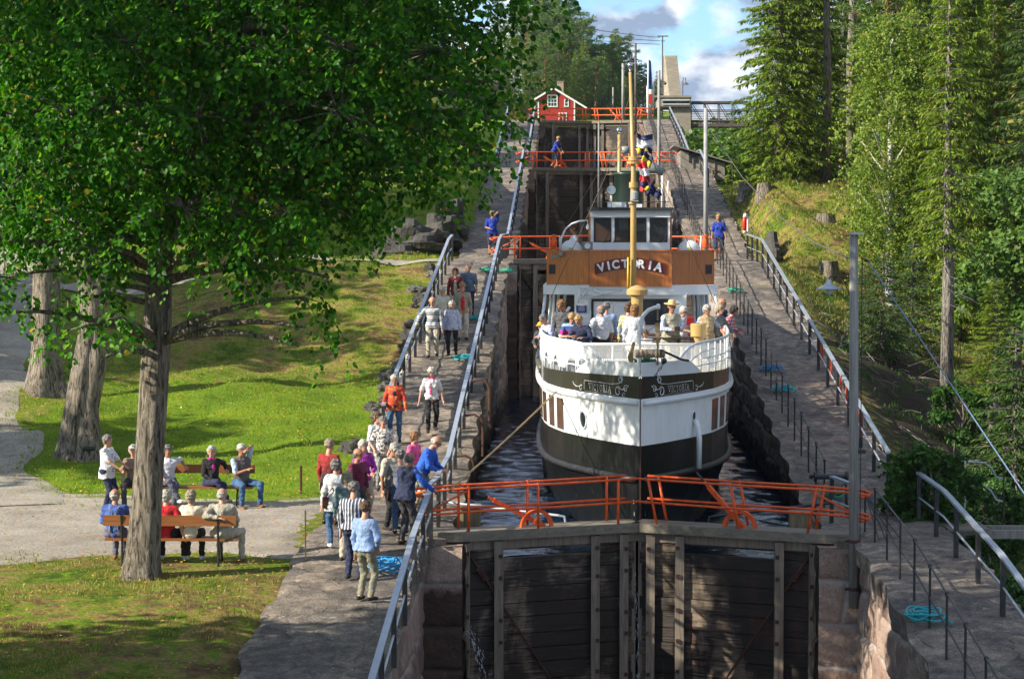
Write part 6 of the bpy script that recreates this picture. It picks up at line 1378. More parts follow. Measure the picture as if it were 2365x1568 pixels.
# roof gear
g = MB(); g.lathe([(.02, .10), (.09, .08), (.13, -.02), (.135, -.06), (.001, -.065)], (-.50, WF + .5, 6.84), 18, 'Y', None); sl_ = g.build('searchlight', DGREEN, bt, True); g = MB(); g.lathe([(.12, -.005), (.001, -.01)], (-.50, WF + .5 + .07 - .14, 6.84), 16, 'Y'); g.build('lens', CHROME, sl_)
tube_on('searchlight_stand', [(-.5, WF + .52, 6.37), (-.5, WF + .52, 6.72)], .02, BOATW); g = MB(); g.box((-.35, WF + .8, 6.45), (.5, .3, .14)); g.box((.15, WF + .8, 6.42), (.35, .3, .1)); g.build('roof_box', BOATW, bt)
tube_on('aerial', [(-.84, WF + 1.6, 6.37), (-.84, WF + 1.6, 8.72)], .024, GREYM); tube_on('aerial', [(.88, WF + 1.2, 6.37), (.88, WF + 1.2, 7.3)], .035, BOATW); tube_on('aerial', [(.99, WF + .9, 6.3), (1.03, WF + .9, 7.1)], .014, BOATW)
tube_on('roof_rail', [(-1.0, WF, 6.52), (1.05, WF, 6.52)], .008, STEEL)
# funnel
g = MB(); g.lathe([(.40, 0), (.42, .1), (.42, 2.9), (.44, 2.9), (.44, 2.98), (.36, 2.98), (.34, 2.5)], (.02, HF + 6.1, 4.45), 28); g.build('funnel', DGREEN, bt, True)
tube_on('steam_pipe', [(.1, HF + 5.6, 5.5), (.1, HF + 5.6, 7.0)], .05, CHROME)
# masts
MT = 11.5
g = MB(); g.tube([(.03, MT, 2.3), (.03, MT, 6.7), (.03, MT, 7.2), (-.06, MT, 9.7)], [.08, .074, .06, .036], 14); g.build('mast', BUFF, bt, True)
g = MB(); g.tube([(-.06, MT, 9.68), (-.06, MT, 9.78)], .03, 8); g.ball((-.06, MT, 9.86), .085, 10); g.build('mast_ball', CHROME, bt, True)
for z, r, h in ((6.45, .13, .04), (6.9, .11, .14), (7.45, .17, .05), (7.55, .13, .1), (4.0, .12, .03)): g = MB(); g.lathe([(.06, -h / 2), (r, -h / 2), (r, h / 2), (.06, h / 2)], (.03, MT, z), 16); g.build('mast_collar', BUFF, bt)
g = MB(); g.lathe([(.06, -.1), (.09, -.09), (.09, .08), (.05, .12)], (.06, MT - .2, 6.63), 12); g.box((.05, MT - .15, 6.5), (.2, .25, .03)); g.build('mast_lantern', GREYM, bt)
g = MB(); g.box((.03, MT, 7.6), (.45, .04, .03)); g.build('yard_bracket', BUFF, bt)
g = MB(); g.tube([(-.23, HF + 8, 5.5), (-.23, HF + 8, 8.6)], [.06, .05], 10); g.build('aft_mast', BUFF, bt, True); g = MB(); g.ball((-.23, HF + 8, 8.72), .1, 10); g.build('mast_ball', CHROME, bt, True)
for k, (x0_, t0, z0_, z1_) in enumerate(((-2.1, 14.6, 5.2, 8.6), (2.2, 14.6, 5.2, 8.6), (-1.0, 15.0, 6.3, 9.3), (1.0, 15, 6.3, 9.3), (-2.3, 12, 3.5, 8.6), (2.3, 12, 3.5, 8.6))): tube_on('shroud', [(x0_, t0, z0_), (0, MT, z1_)], .008, STEEL, n=4)
tube_on('yellow_halyard', [(-.10, MT - .1, 4.25), (-.10, MT - .12, 5.1)], .025, mat('yellow_strap', (.7, .5, .02), None, 3, .5))
# ventilators
g = MB(); g.lathe([(.145, 2.32), (.145, 4.12), (.16, 4.12), (.16, 4.2), (.255, 4.2), (.26, 4.32), (.14, 4.40), (.001, 4.44)], (.11, 10.4, 0), 24); g.build('ventilator', BUFF, bt, False)
g = MB(); g.lathe([(.13, 2.32), (.13, 3.3), (.18, 3.3), (.185, 3.58), (.17, 3.6), (.001, 3.6)], (1.50, 8.0, 0), 24); g.build('ventilator', BUFF, bt, False)
# signal flags
def flag(c, w_, h_, mats, ph, rz=0):
    g = MB(); n_ = 8
    for half in (0, 1):
        g.mi = half; rows = [[(w_ * (i / n_), .06 * math.sin(i * 1.1 + ph) + .03 * math.sin(j + ph), -h_ * (half * .5 + j / 8) - .12 * w_ * math.sin(i * .5 + ph) - .18 * (i / n_) * w_) for j in range(5)] for i in range(n_ + 1)]; g.sheet(rows)
    o = g.build('signal_flag', mats, bt, True); o.location = c; o.rotation_euler = (.3 * math.sin(ph), .35 * math.sin(ph * 2), rz); md = o.modifiers.new('s', 'SOLIDIFY'); md.thickness = .006
NAVY = mat('flag_navy', (.012, .018, .09), None, 3, .7); FY = mat('flag_yellow', (.75, .55, .04), None, 3, .7); FR = mat('flag_red', (.6, .02, .03), None, 3, .7); FW = mat('flag_white', (.75, .75, .75), None, 3, .7)
for i, (x, z, w_, h_, ms) in enumerate(((.12, 8.35, .5, .36, (NAVY, FW)), (.15, 8.15, .52, .34, (FW, NAVY)), (.1, 7.95, .3, .4, (FY, NAVY)), (.3, 7.85, .35, .34, (NAVY, FY)), (.14, 7.6, .25, .5, (FR, FW)), (.22, 7.45, .28, .4, (FW, FR)), (.2, 7.15, .3, .36, (NAVY, FR)), (.3, 6.98, .5, .3, (FY, NAVY)), (.45, 7.05, .42, .3, (NAVY, NAVY)))):
    flag((x, MT + .5, z - .12), w_ * .8, h_ * .75, ms, i * 1.3, .2 * math.sin(i))
g = MB(); g.tube([(.33, HF + 1.2, 7.65), (.6, HF + 1.2, 7.45), (.9, HF + 1.2, 7.3)], [.10, .12, .10], 12); g.build('canvas_roll', GREYM, bt, True); g = MB(); g.tube([(-.22, HF + 1.2, 7.9), (-.02, HF + 1.2, 7.92)], .1, 12); g.build('canvas_roll', GREYM, bt, True)
# bridge wing gear
for s in (-1, 1):
    g = MB(); g.lathe([(.001, -.45), (.30, -.44), (.31, 0), (.30, .44), (.001, .45)], (s * 1.57, HF + 1.3, 5.2), 24, 'Y'); lr = g.build('life_raft_canister', BOATW, bt, True)
    g = MB(); g.box((s * 1.57, HF + .838, 5.28), (.12, .01, .06)); g.build('label_plate', mat('label_yellow', (.6, .6, .1), None, 3, .5), lr)
    g = MB(); g.lathe([(.05, -.2), (.07, -.18), (.085, -.05), (.085, .0), (.06, .03), (.06, .14), (.05, .16)], (s * 2.0 - .02, HF + .5, 5.5), 14); g.build('buoy_light', ORANGE, bt)
    tube_on('wing_pole', [(s * 1.87, HF + .6, 5.2), (s * 1.87, HF + .6, 5.62)], .022, BOATW)
tube_on('boat_crane', [(-1.85, HF + .7, 5.2), (-1.83, HF + .7, 5.55), (-1.72, HF + .7, 5.80), (-1.55, HF + .7, 5.94), (-1.35, HF + .7, 6.01), (-1.12, HF + .7, 6.03)], .025, BOATW); g = MB(); g.ball((-1.13, HF + .7, 5.86), .05, 8, (.8, .5, 1.6)); g.tube([(-1.13, HF + .7, 6.0), (-1.13, HF + .7, 5.9)], .01, 5); g.build('pulley_block', BOATW, bt)
g = MB(); g.box((-1.13, HF + .25, 5.36), (.28, .06, .22)); hn = g.build('loudspeaker', GREYM, bt); g = MB(); g.lathe([(.03, .03), (.075, .0), (.08, -.03), (.05, -.02)], (-1.13, HF + .22, 5.36), 16, 'Y'); g.build('horn', BOATW, hn)
g = MB(); g.ball((-1.83, HF + .1, 5.13), .065, 8); g.box((-1.97, HF + .15, 5.08), (.25, .05, .05)); g.build('wing_lamp', GREYM, bt)
# deck furniture belongs to the boat's deck but stands loose
def deck_bench(x, t, rz, lab, Ln=1.1):
    M0 = Matrix.Translation((.07, 43.75, 0)) @ Matrix.Rotation(-.0119, 4, 'Z'); p = M0 @ Vector((x, t, 2.32)); r_ = empty('deck_bench', p, rz); tag(r_, lab, 'bench', 'slatted benches on the foredeck')
    for k in range(5): g = MB(); g.box((0, -.16 + k * .08, .43), (Ln, .06, .03)); g.build('slat', DKB, r_)
    for k in range(4): g = MB(); g.box((0, .24 + .02 * k, .52 + k * .1), (Ln, .025, .07)); g.build('slat', DKB, r_)
    for s in (-1, 1): g = MB(); g.tube([(s * Ln * .42, -.2, 0), (s * Ln * .42, -.15, .42), (s * Ln * .42, .2, .42), (s * Ln * .42, .33, .9)], .018, 6); g.tube([(s * Ln * .42, .22, 0), (s * Ln * .42, .2, .42)], .018, 6); g.build('leg', BLACK, r_)
DKB = wood_mat('dark_bench_slats', (.10, .035, .015), (.2, .075, .03), (.6, 6, 6))
deck_bench(.95, 11.6, 0, 'dark slatted bench on deck behind the man in the straw hat', 1.5); deck_bench(-.28, 11.6, .0, 'slatted bench on deck beside the woman in the white coat', .7); deck_bench(1.9, 9.6, -1.5, 'slatted deck bench beside the small yellow ventilator', 1.2)
bp = lambda x, t, z: Matrix.Translation((.07, 43.75, 0)) @ Matrix.Rotation(-.0119, 4, 'Z') @ Vector((x, t, z))
r_ = empty('deck_table', bp(1.05, 8.2, 2.32)); tag(r_, 'round black table on deck in front of the man in the hat', 'table'); g = MB(); g.lathe([(.42, .92), (.43, .95), (.001, .955)], (0, 0, 0), 24); g.build('table_top', BLACK, r_); g = MB(); g.tube([(0, 0, 0), (0, 0, .92)], .03, 8); g.build('leg', BLACK, r_)
# ---------------------------------------------------------------- people: smooth-blended solids meshed with surface nets
def sdf_mesh(prims, h, k=.02, cut=None):
    """prims: (A, B, ra, rb, flatdir, flat) tapered rods; flat>1 thins the rod along flatdir. returns verts, quads"""
    A = np.array([p[0] for p in prims], np.float32); B = np.array([p[1] for p in prims], np.float32); ra = np.array([p[2] for p in prims], np.float32); rb = np.array([p[3] for p in prims], np.float32)
    rm = np.maximum(ra, rb)[:, None] + 2 * h; lo = np.minimum(A - rm, B - rm).min(0); hi = np.maximum(A + rm, B + rm).max(0)
    n = np.ceil((hi - lo) / h).astype(int) + 1; ax = [lo[i] + h * np.arange(n[i], dtype=np.float32) for i in range(3)]
    D = np.full(tuple(n), 9.0, np.float32)
    for (a, b, r0, r1, fd, fl) in prims:
        a = np.array(a, np.float32); b = np.array(b, np.float32); m = max(r0, r1) + k + 2.5 * h
        l_, h_ = np.minimum(a, b) - m, np.maximum(a, b) + m; s = []
        for i in range(3): i0 = max(0, int((l_[i] - lo[i]) / h)); i1 = min(n[i], int((h_[i] - lo[i]) / h) + 2); s.append(slice(i0, i1))
        X, Y, Z = np.meshgrid(ax[0][s[0]], ax[1][s[1]], ax[2][s[2]], indexing='ij'); P = np.stack([X, Y, Z], -1) - a; d = b - a; L2 = float(d @ d)
        t = np.clip((P @ d) / L2, 0, 1) if L2 > 1e-9 else np.zeros(X.shape, np.float32); Q = P - t[..., None] * d
        if fl != 1: f = np.array(fd, np.float32); f /= np.linalg.norm(f); c = Q @ f; Q = Q + (fl - 1) * c[..., None] * f
        dist = np.sqrt((Q * Q).sum(-1)) - (r0 + (r1 - r0) * t); cur = D[s[0], s[1], s[2]]
        hh = np.clip(.5 + .5 * (cur - dist) / k, 0, 1); D[s[0], s[1], s[2]] = np.where(np.abs(cur - dist) < k, cur * (1 - hh) + dist * hh - k * hh * (1 - hh), np.minimum(cur, dist))
    if cut is not None:
        X, Y, Z = np.meshgrid(*ax, indexing='ij')
        for (p, nrm) in cut: D = np.maximum(D, ((X - p[0]) * nrm[0] + (Y - p[1]) * nrm[1] + (Z - p[2]) * nrm[2]))
    D[0], D[-1] = 1, 1; D[:, 0], D[:, -1] = 1, 1; D[:, :, 0], D[:, :, -1] = 1, 1
    ins = D < 0; cs = sum(ins[i:ins.shape[0] - 1 + i, j:ins.shape[1] - 1 + j, l:ins.shape[2] - 1 + l].astype(np.int8) for i in (0, 1) for j in (0, 1) for l in (0, 1))
    act = np.argwhere((cs > 0) & (cs < 8)); idx = np.full(cs.shape, -1, np.int32); idx[tuple(act.T)] = np.arange(len(act))
    acc = np.zeros((len(act), 3), np.float32); cnt = np.zeros(len(act), np.float32)
    C8 = [(i, j, l) for i in (0, 1) for j in (0, 1) for l in (0, 1)]
    for u in C8:
        for v in C8:
            if sum(abs(u[q] - v[q]) for q in range(3)) == 1 and u < v:
                du = D[act[:, 0] + u[0], act[:, 1] + u[1], act[:, 2] + u[2]]; dv = D[act[:, 0] + v[0], act[:, 1] + v[1], act[:, 2] + v[2]]; m = (du < 0) != (dv < 0)
                t = np.where(m, du / np.where(m, du - dv, 1), 0); p = np.array(u) + (np.array(v) - np.array(u)) * t[:, None]; acc[m] += p[m]; cnt[m] += 1
    V = lo + h * (act + acc / cnt[:, None]); F = []
    for q in range(3):
        o1, o2 = [(1, 2), (2, 0), (0, 1)][q]; sl0 = [slice(1, -1)] * 3; a0 = ins; sh = list(ins.shape)
        e = np.zeros(3, int); e[q] = 1; r = [slice(1, sh[i] - 1) for i in range(3)]; r2 = list(r); r[q] = slice(0, sh[q] - 1); r2[q] = slice(1, sh[q])
        x = np.argwhere(ins[tuple(r)] != ins[tuple(r2)]); base = np.array([0 if i == q else 1 for i in range(3)]); x = x + base; inn = ins[tuple(x.T)]
        d1 = np.zeros(3, int); d1[o1] = 1; d2 = np.zeros(3, int); d2[o2] = 1
        c = [x - d1 - d2, x - d2, x, x - d1]; c = [idx[tuple(y.T)] for y in c]; quad = np.stack(c, 1); quad[~inn] = quad[~inn][:, ::-1]; F.append(quad)
    F = np.concatenate(F); F = F[(F >= 0).all(1)]; return V, F
SKIN = mat('skin', (.52, .27, .18), (.45, .22, .14), 9, .55); SKINT = mat('tanned_skin', (.40, .19, .115), (.34, .155, .09), 9, .55)
EYE = mat('eye_dark', (.02, .015, .012), None, 3, .3); LIP = mat('lips', (.30, .08, .07), None, 3, .5)
def cmat(name, a, b=None, sc_=6):
    if name in MAT: return MAT[name]
    m, n, b_ = newmat(name); v = coords(n, 'Object', (1, 1, .7)); t = noise(n, v, sc_, 3); t2 = noise(n, v, 11, 5, .6, 1.2)
    n.links.new(ramp(n, [(.35, a), (.65, b or tuple(x * .80 for x in a))], t.outputs[0]).outputs[0], b_.inputs['Base Color']); b_.inputs['Roughness'].default_value = .85
    bump(n, b_, t2.outputs[0], 1.0, .06); MAT[name] = m; return m
def pattern(name, cols, scale, horizontal=True, rotz=0):
    if name in MAT: return MAT[name]
    m, n, b = newmat(name); v = coords(n, 'Object'); s = n.nodes.new('ShaderNodeSeparateXYZ'); n.links.new(v, s.inputs[0])
    x = s.outputs[2] if horizontal else s.outputs[0]; fr = math2(n, 'FRACT', math2(n, 'MULTIPLY', x, scale)); c = n.nodes.new('ShaderNodeValToRGB'); c.color_ramp.interpolation = 'CONSTANT'; e = c.color_ramp.elements
    while len(e) < len(cols): e.new(.5)
    for i, k in enumerate(cols): e[i].position = i / len(cols); e[i].color = (*k, 1)
    n.links.new(fr, c.inputs[0]); n.links.new(c.outputs[0], b.inputs['Base Color']); b.inputs['Roughness'].default_value = .85; MAT[name] = m; return m
def plaid(name, a, b_, scale):
    if name in MAT: return MAT[name]
    m, n, b = newmat(name); v = coords(n, 'Object'); s = n.nodes.new('ShaderNodeSeparateXYZ'); n.links.new(v, s.inputs[0])
    f1 = math2(n, 'LESS_THAN', math2(n, 'FRACT', math2(n, 'MULTIPLY', s.outputs[0], scale)), .35); f2 = math2(n, 'LESS_THAN', math2(n, 'FRACT', math2(n, 'MULTIPLY', s.outputs[2], scale)), .35)
    n.links.new(mixc(n, math2(n, 'MULTIPLY', math2(n, 'ADD', f1, f2), .5), a, b_), b.inputs['Base Color']); b.inputs['Roughness'].default_value = .85; MAT[name] = m; return m
def blotch(name, a, b_, c_, sc_=9):
    if name in MAT: return MAT[name]
    m, n, b = newmat(name); t = noise(n, coords(n, 'Object'), sc_, 3, .5, 1.0); n.links.new(ramp(n, [(.40, a), (.46, b_), (.56, b_), (.60, c_)], t.outputs[0]).outputs[0], b.inputs['Base Color']); b.inputs['Roughness'].default_value = .85; MAT[name] = m; return m
HAIRS = dict(white=mat('white_hair', (.55, .53, .49), (.30, .29, .275), 30, .85, 1, 45), grey=mat('grey_hair', (.25, .24, .23), (.09, .09, .085), 30, .85, 1, 45), blond=mat('blond_hair', (.42, .29, .13), (.30, .19, .08), 40, .7, .8, 60),
    brown=mat('brown_hair', (.13, .07, .035), (.07, .04, .02), 40, .7, .8, 60), auburn=mat('auburn_hair', (.22, .05, .025), (.12, .03, .02), 40, .7, .8, 60), dark=mat('dark_hair', (.03, .022, .018), (.015, .012, .01), 40, .6, .8, 60), ash=mat('ash_blond_hair', (.36, .30, .22), (.24, .19, .13), 40, .8, .8, 60), curly=mat('curly_brown_hair', (.30, .15, .06), (.16, .08, .03), 25, .8, 1, 40))
def ik(S, T, l1, l2, hint):
    S = Vector(S); T = Vector(T); d = T - S; L_ = d.length
    if L_ > (l1 + l2) * .995: T = S + d * ((l1 + l2) * .995 / L_); d = T - S; L_ = d.length
    L_ = max(L_, abs(l1 - l2) + .02); a = (l1 * l1 - l2 * l2 + L_ * L_) / (2 * L_); hgt = math.sqrt(max(0, l1 * l1 - a * a)); u = d.normalized(); hv = Vector(hint); hv = hv - u * hv.dot(u); hv.normalize(); return S + u * a + hv * hgt, T
UP = Vector((0, 0, 1))
def person(loc, rz, label, H=1.70, pose='stand', shirt=None, trousers=None, shoes=None, hair='grey', bald=False, hairlen=0, sleeves='short', hem=.0, girth=1.0, female=False, lh=None, rh=None, lean=0., side=0., head=(0, 0), stride=0., scarf=None, jacket=None, glasses=False, sunglasses=False, hat=None, cap=None, skin=SKIN, shorts=False, res=.016, group=None, skirt=False, tw=0., seat_h=.46, knees=(0, 0), cross=False, collar=None, vest=None, bag=None, camera=False, braces=False, stoop=0.):
    """local frame: +y is forward, +x the person's right, origin on the ground"""
    s = H / 1.75; root = empty('person', loc, rz); tag(root, label, 'person', group)
    sit = pose == 'sit'; hipz = (seat_h + .10) if sit else .93 * s
    pel = Vector((0, -.02 if not sit else 0, hipz)); Rl = Matrix.Rotation(-lean, 3, 'X') @ Matrix.Rotation(side, 3, 'Y'); Rt = Rl @ Matrix.Rotation(tw, 3, 'Z')
    sp = lambda x, y, z: pel + Rt @ Vector((x * s, y * s, z * s))      # point in the torso frame
    hw = (.10 if female else .095); sw = (.165 if female else .19); fwd = Rt @ Vector((0, 1, 0)); gi = girth
    waist, chest, neck0, neck1 = sp(0, .0, .14), sp(0, .0, .36), sp(0, -.01, .53), sp(0, .015, .60)
    hd_pitch, hd_yaw = head; Rh = Matrix.Rotation(tw - hd_yaw, 3, 'Z') @ Matrix.Rotation(-(lean * .45 + hd_pitch), 3, 'X'); hc = neck1 + Rh @ Vector((0, .015, .095)) * s
    hp_ = lambda x, y, z: hc + Rh @ Vector((x, y, z)) * s
    shL, shR = sp(-sw, 0, .46), sp(sw, 0, .46); B = []; TOP = []; TR = []; SH = []
    F1 = fwd
    # torso
    cg = .125 * gi; wg = (.118 if female else .125) * gi; bg_ = .14 * gi
    tor = lambda e: [(pel + Vector((0, 0, .0)), waist, (.150 * (1.05 if female else .95) * (.6 + .4 * gi) + e) * s, (wg + .01 + e) * s, F1, 1.28), (waist, chest, (wg + .012 + e) * s, (cg + .03 + e) * s, F1, 1.30), (sp(-sw * .55, 0, .40), sp(sw * .55, 0, .40), (.095 * (.7 + .3 * gi) + e) * s, (.095 * (.7 + .3 * gi) + e) * s, F1, 1.15), (sp(-sw * .85, 0, .455), sp(sw * .85, 0, .455), (.058 + e) * s, (.058 + e) * s, F1, 1)]
    B += tor(0)
    if gi > 1.08: TOP += [(sp(0, .05, .10), sp(0, .06, .22), .12 * gi * s, .115 * gi * s, F1, 1.1)]
    if female: TOP += [(sp(-.075, .085, .31), sp(-.07, .09, .33), .062 * s, .06 * s, F1, 1), (sp(.075, .085, .31), sp(.07, .09, .33), .062 * s, .06 * s, F1, 1)]
    TOP += tor(.016)
    if hem: TOP += [(sp(-.06, 0, .02), sp(-.075, -.01, -hem), (.115 * gi + .02) * s, (.125 * gi + .02) * s, F1, 1.05), (sp(.06, 0, .02), sp(.075, -.01, -hem), (.115 * gi + .02) * s, (.125 * gi + .02) * s, F1, 1.05)] if not sit else [(pel, pel + Vector((0, .08, -.03)), .165 * gi * s, .16 * gi * s, UP, 1.1)]
    B += [(neck0, neck1 + Rh @ Vector((0, 0, .02)), .06 * s, .052 * s, F1, 1)]
    # head with face
    hf = Rh @ Vector((0, 1, 0))
    B += [(hp_(0, -.02, .035), hp_(0, .0, .03), .090 * s, .088 * s, hf, 1), (hp_(0, .03, -.04), hp_(0, .035, -.055), .058 * s, .048 * s, hf, 1), (hp_(0, .09, .0), hp_(0, .103, -.022), .012 * s, .017 * s, hf, 1), (hp_(0, .06, -.095), hp_(0, .062, -.09), .022 * s, .022 * s, hf, 1), (hp_(-.09, -.0, .0), hp_(-.092, -.005, .025), .013 * s, .017 * s, hf, 1), (hp_(.09, -.0, .0), hp_(.092, -.005, .025), .013 * s, .017 * s, hf, 1), (hp_(-.035, .078, .025), hp_(.035, .078, .025), .016 * s, .016 * s, hf, 1)]
    # arms
    l1, l2 = .30 * s, .26 * s; hands = []
    if not sit: defL, defR = (-.27, .04, .80), (.27, .04, .80)
    else: defL, defR = (-.16, .30, .62), (.16, .30, .62)
    for sd, sh_, T in ((-1, shL, lh), (1, shR, rh)):
        T = Vector(T if T is not None else (defL if sd < 0 else defR)); T = Vector((T.x, T.y, T.z)) * (s if True else 1)
        E, T = ik(sh_, T, l1, l2, (sd * .8, -.7, -.3)); B += [(sh_, E, .050 * s, .040 * s, F1, 1), (E, T, .040 * s, .027 * s, F1, 1)]
        full = sleeves == 'long'
        if sleeves != 'none':
            TOP += [(sh_, E if full else sh_.lerp(E, .85), .068 * s, (.056 if full else .062) * s, F1, 1)]
            if full: TOP += [(E, E.lerp(T, .90), .055 * s, .042 * s, F1, 1)]
        hands.append((sd, E, T))
    # legs
    la, lb_ = .44 * s, .43 * s; feet = []
    for sd in (-1, 1):
        hip = pel + Vector((sd * hw * s, 0, -.02)); 
        if sit:
            kn = Vector((sd * (.13 + knees[0 if sd < 0 else 1]), .44 * s, seat_h + .06)); an = Vector((sd * .13 + sd * knees[0 if sd < 0 else 1], .40 * s, .08))
            if cross and sd == 1: kn = Vector((.02, .46 * s, seat_h + .13)); an = Vector((-.17, .58 * s, .22))
            if cross and sd == -1: an = Vector((-.08, .38 * s, .08))
        else:
            an = Vector((sd * .11 * s, sd * stride * s - .02, .08 + (.05 if stride and sd * stride < 0 else 0))); kn, an = ik(hip, an, la, lb_, (sd * .1, 1, 0))
        th = .082 * (.6 + .4 * gi); B += [(hip, kn, th * s, .055 * s, F1, 1), (kn, an, .052 * s, .036 * s, F1, 1)]
        lw = .022 if not shorts else .035
        TR += [(pel + Vector((sd * .04, -.0, .0)), hip, (.135 * (.6 + .4 * gi)) * s, (.125 * (.55 + .45 * gi)) * s, Vector((0, 1, 0)), 1.12), (hip, kn, (th + .018) * s, (.066 + (.02 if shorts else 0)) * s, F1, 1)]
        if not shorts: TR += [(kn, kn.lerp(an, .93), .068 * s, .058 * s, F1, 1)]
        ft = Vector((0, 1, 0)) if not (cross and sd == 1 and sit) else Vector((-.4, .8, .1))
        toe = an + ft.normalized() * .15 * s + Vector((sd * .025, 0, -.045)); hl = an + Vector((0, -.045, -.035)); B += [(an, hl.lerp(toe, .3), .036 * s, .03 * s, F1, 1), (hl, toe, .033 * s, .026 * s, F1, 1)]
        SH += [(hl + Vector((0, 0, .0)), hl.lerp(toe, .55), .044 * s, .046 * s, UP, 1.0), (hl.lerp(toe, .5), toe + Vector((0, .0, .002)), .046 * s, .036 * s, UP, 1.1)]
    parts = []
    V, F = sdf_mesh(B, res, .025); vs, fs = [V], [F]; off = len(V)
    for sd, E, T in hands:                       # palm, four curled fingers, thumb
        u = (T - E).normalized(); side_ = Vector((0, 1, 0)) if abs(u.y) < .8 else Vector((sd, 0, 0)); w_ = side_ - u * side_.dot(u); w_.normalize(); pn = u.cross(w_) * (1 if sd < 0 else -1); hs = s
        HPm = [(T - u * .02, T + u * .055 * hs, .026 * hs, .030 * hs, pn, 1.5), (T + u * .03 * hs + w_ * .02 * hs, T + u * .078 * hs + w_ * .026 * hs, .018 * hs, .015 * hs, pn, 1.3), (T + u * .03 * hs - w_ * .02 * hs, T + u * .075 * hs - w_ * .028 * hs, .018 * hs, .014 * hs, pn, 1.3)]
        for q in range(4):
            bse = T + u * (.082 - .003 * abs(q - 1)) * hs + w_ * (.030 - .020 * q) * hs; ln = (.036, .041, .038, .030)[q] * hs; cu = .35 + .06 * q; m1 = bse + (u - pn * cu * .5).normalized() * ln; m2 = m1 + (u - pn * cu * 1.8).normalized() * ln * .9; HPm += [(bse, m1, .0095 * hs, .009 * hs, u, 1), (m1, m2, .009 * hs, .0075 * hs, u, 1)]
        t0 = T + u * .025 * hs + w_ * .026 * hs; t1 = t0 + (w_ * .8 + u * .6 - pn * .2).normalized() * .035 * hs; t2 = t1 + (w_ * .35 + u * .9 - pn * .4).normalized() * .030 * hs; HPm += [(t0, t1, .013 * hs, .011 * hs, u, 1), (t1, t2, .0105 * hs, .009 * hs, u, 1)]
        v, f = sdf_mesh(HPm, .0065, .006); vs.append(v); fs.append(f + off); off += len(v)
    me = fmesh('body', np.concatenate(vs), np.concatenate(fs), skin, sm=True); link('body', me, root)
    def cloth(name, prims, m, cut=None, k=.025, r=None, sm_=True):
        v, f = sdf_mesh(prims, r or res, k, cut)
        if len(f) == 0: return None
        if name == 'hair': v = v + rng.normal(0, .0045, v.shape) + .006 * np.sin(v[:, [1, 2, 0]] * 90 + loc[0] * 7)
        elif name not in ('shoe',): v = v + .0055 * np.sin(v[:, [2, 0, 1]] * 34 + 2.2 * np.sin(v[:, [1, 2, 0]] * 19 + loc[0] * 5)) + .003 * np.sin(v[:, [2, 2, 0]] * 71 + loc[1] * 3)
        return link(name, fmesh(name, v, f, m, sm=sm_), root)
    tmat = trousers or cmat('black_trousers', (.018, .018, .02)); cloth('shorts' if shorts else 'trousers', TR, tmat)
    for q in (0, 2): cloth('shoe', SH[q:q + 2], shoes or cmat('dark_shoes', (.03, .022, .018)), [((0, 0, .015), (0, 0, -1))] if not sit else None, .015)
    hz = pel + Rt @ Vector((0, 0, -.0 - hem)) * s
    hn = tuple(Rt @ Vector((0, 0, -1))); sm_ = cmat('plain_white_shirt', (.7, .7, .7)) if shirt is None else shirt
    cloth('shirt' if jacket is None else 'jacket', TOP, sm_ if jacket is None else jacket, [((hz.x, hz.y, hz.z), hn)] if not sit else None)
    if jacket is not None:                       # strip of shirt showing at the open front
        cloth('shirt', [(sp(0, .085 * gi + .02, .02), sp(0, .075 * gi + .03, .36), .062 * s, .055 * s, F1, 1.1), (sp(0, .02, .46), sp(0, .03, .50), .06 * s, .055 * s, F1, 1)], sm_)
    if vest is not None:
        TV = [(a, b, ra + .012, rb + .012, f_, fl) for (a, b, ra, rb, f_, fl) in tor(.016)] + [(a, b, ra + .012, rb + .012, f_, fl) for (a, b, ra, rb, f_, fl) in TOP if (female or gi > 1.08 or hem) and (a, b) in [(x[0], x[1]) for x in TOP if x[2] > .1 * s]]
        cloth('waistcoat', TV, vest, [((hz.x, hz.y, hz.z - .01), hn)] if not sit else None)
    if collar is not None: cloth('collar', [(sp(-.035, .0, .505), sp(.035, .0, .505), .062 * s, .062 * s, F1, 1), (sp(0, .045, .475), sp(0, .05, .48), .035 * s, .03 * s, F1, 1)], collar)
    if scarf is not None: cloth('scarf', [(sp(-.05, .02, .50), sp(.05, .02, .50), .062 * s, .062 * s, F1, 1), (sp(.03, .10, .44), sp(.05, .15, .12), .034 * s, .028 * s, F1, 1.4), (sp(-.04, .08, .45), sp(.02, .12, .36), .03 * s, .03 * s, F1, 1.3)], scarf)
    if braces:
        g = MB(); [g.tube([sp(sx * .03, -.135, .38), sp(sx * .07, -.14, .2), sp(sx * .085, -.14, .02)], .012, 5) or g.tube([sp(sx * .03, -.135, .38), sp(sx * .09, -.10, .48), sp(sx * .1, -.0, .53)], .012, 5) for sx in (-1, 1)]; g.build('braces', cmat('grey_webbing', (.3, .32, .3)), root)
    # hair
    hm = HAIRS[hair]
    fc = hp_(0, .055, -.01); nrm_ = tuple(Rh @ Vector((0, 1, -.62)).normalized())
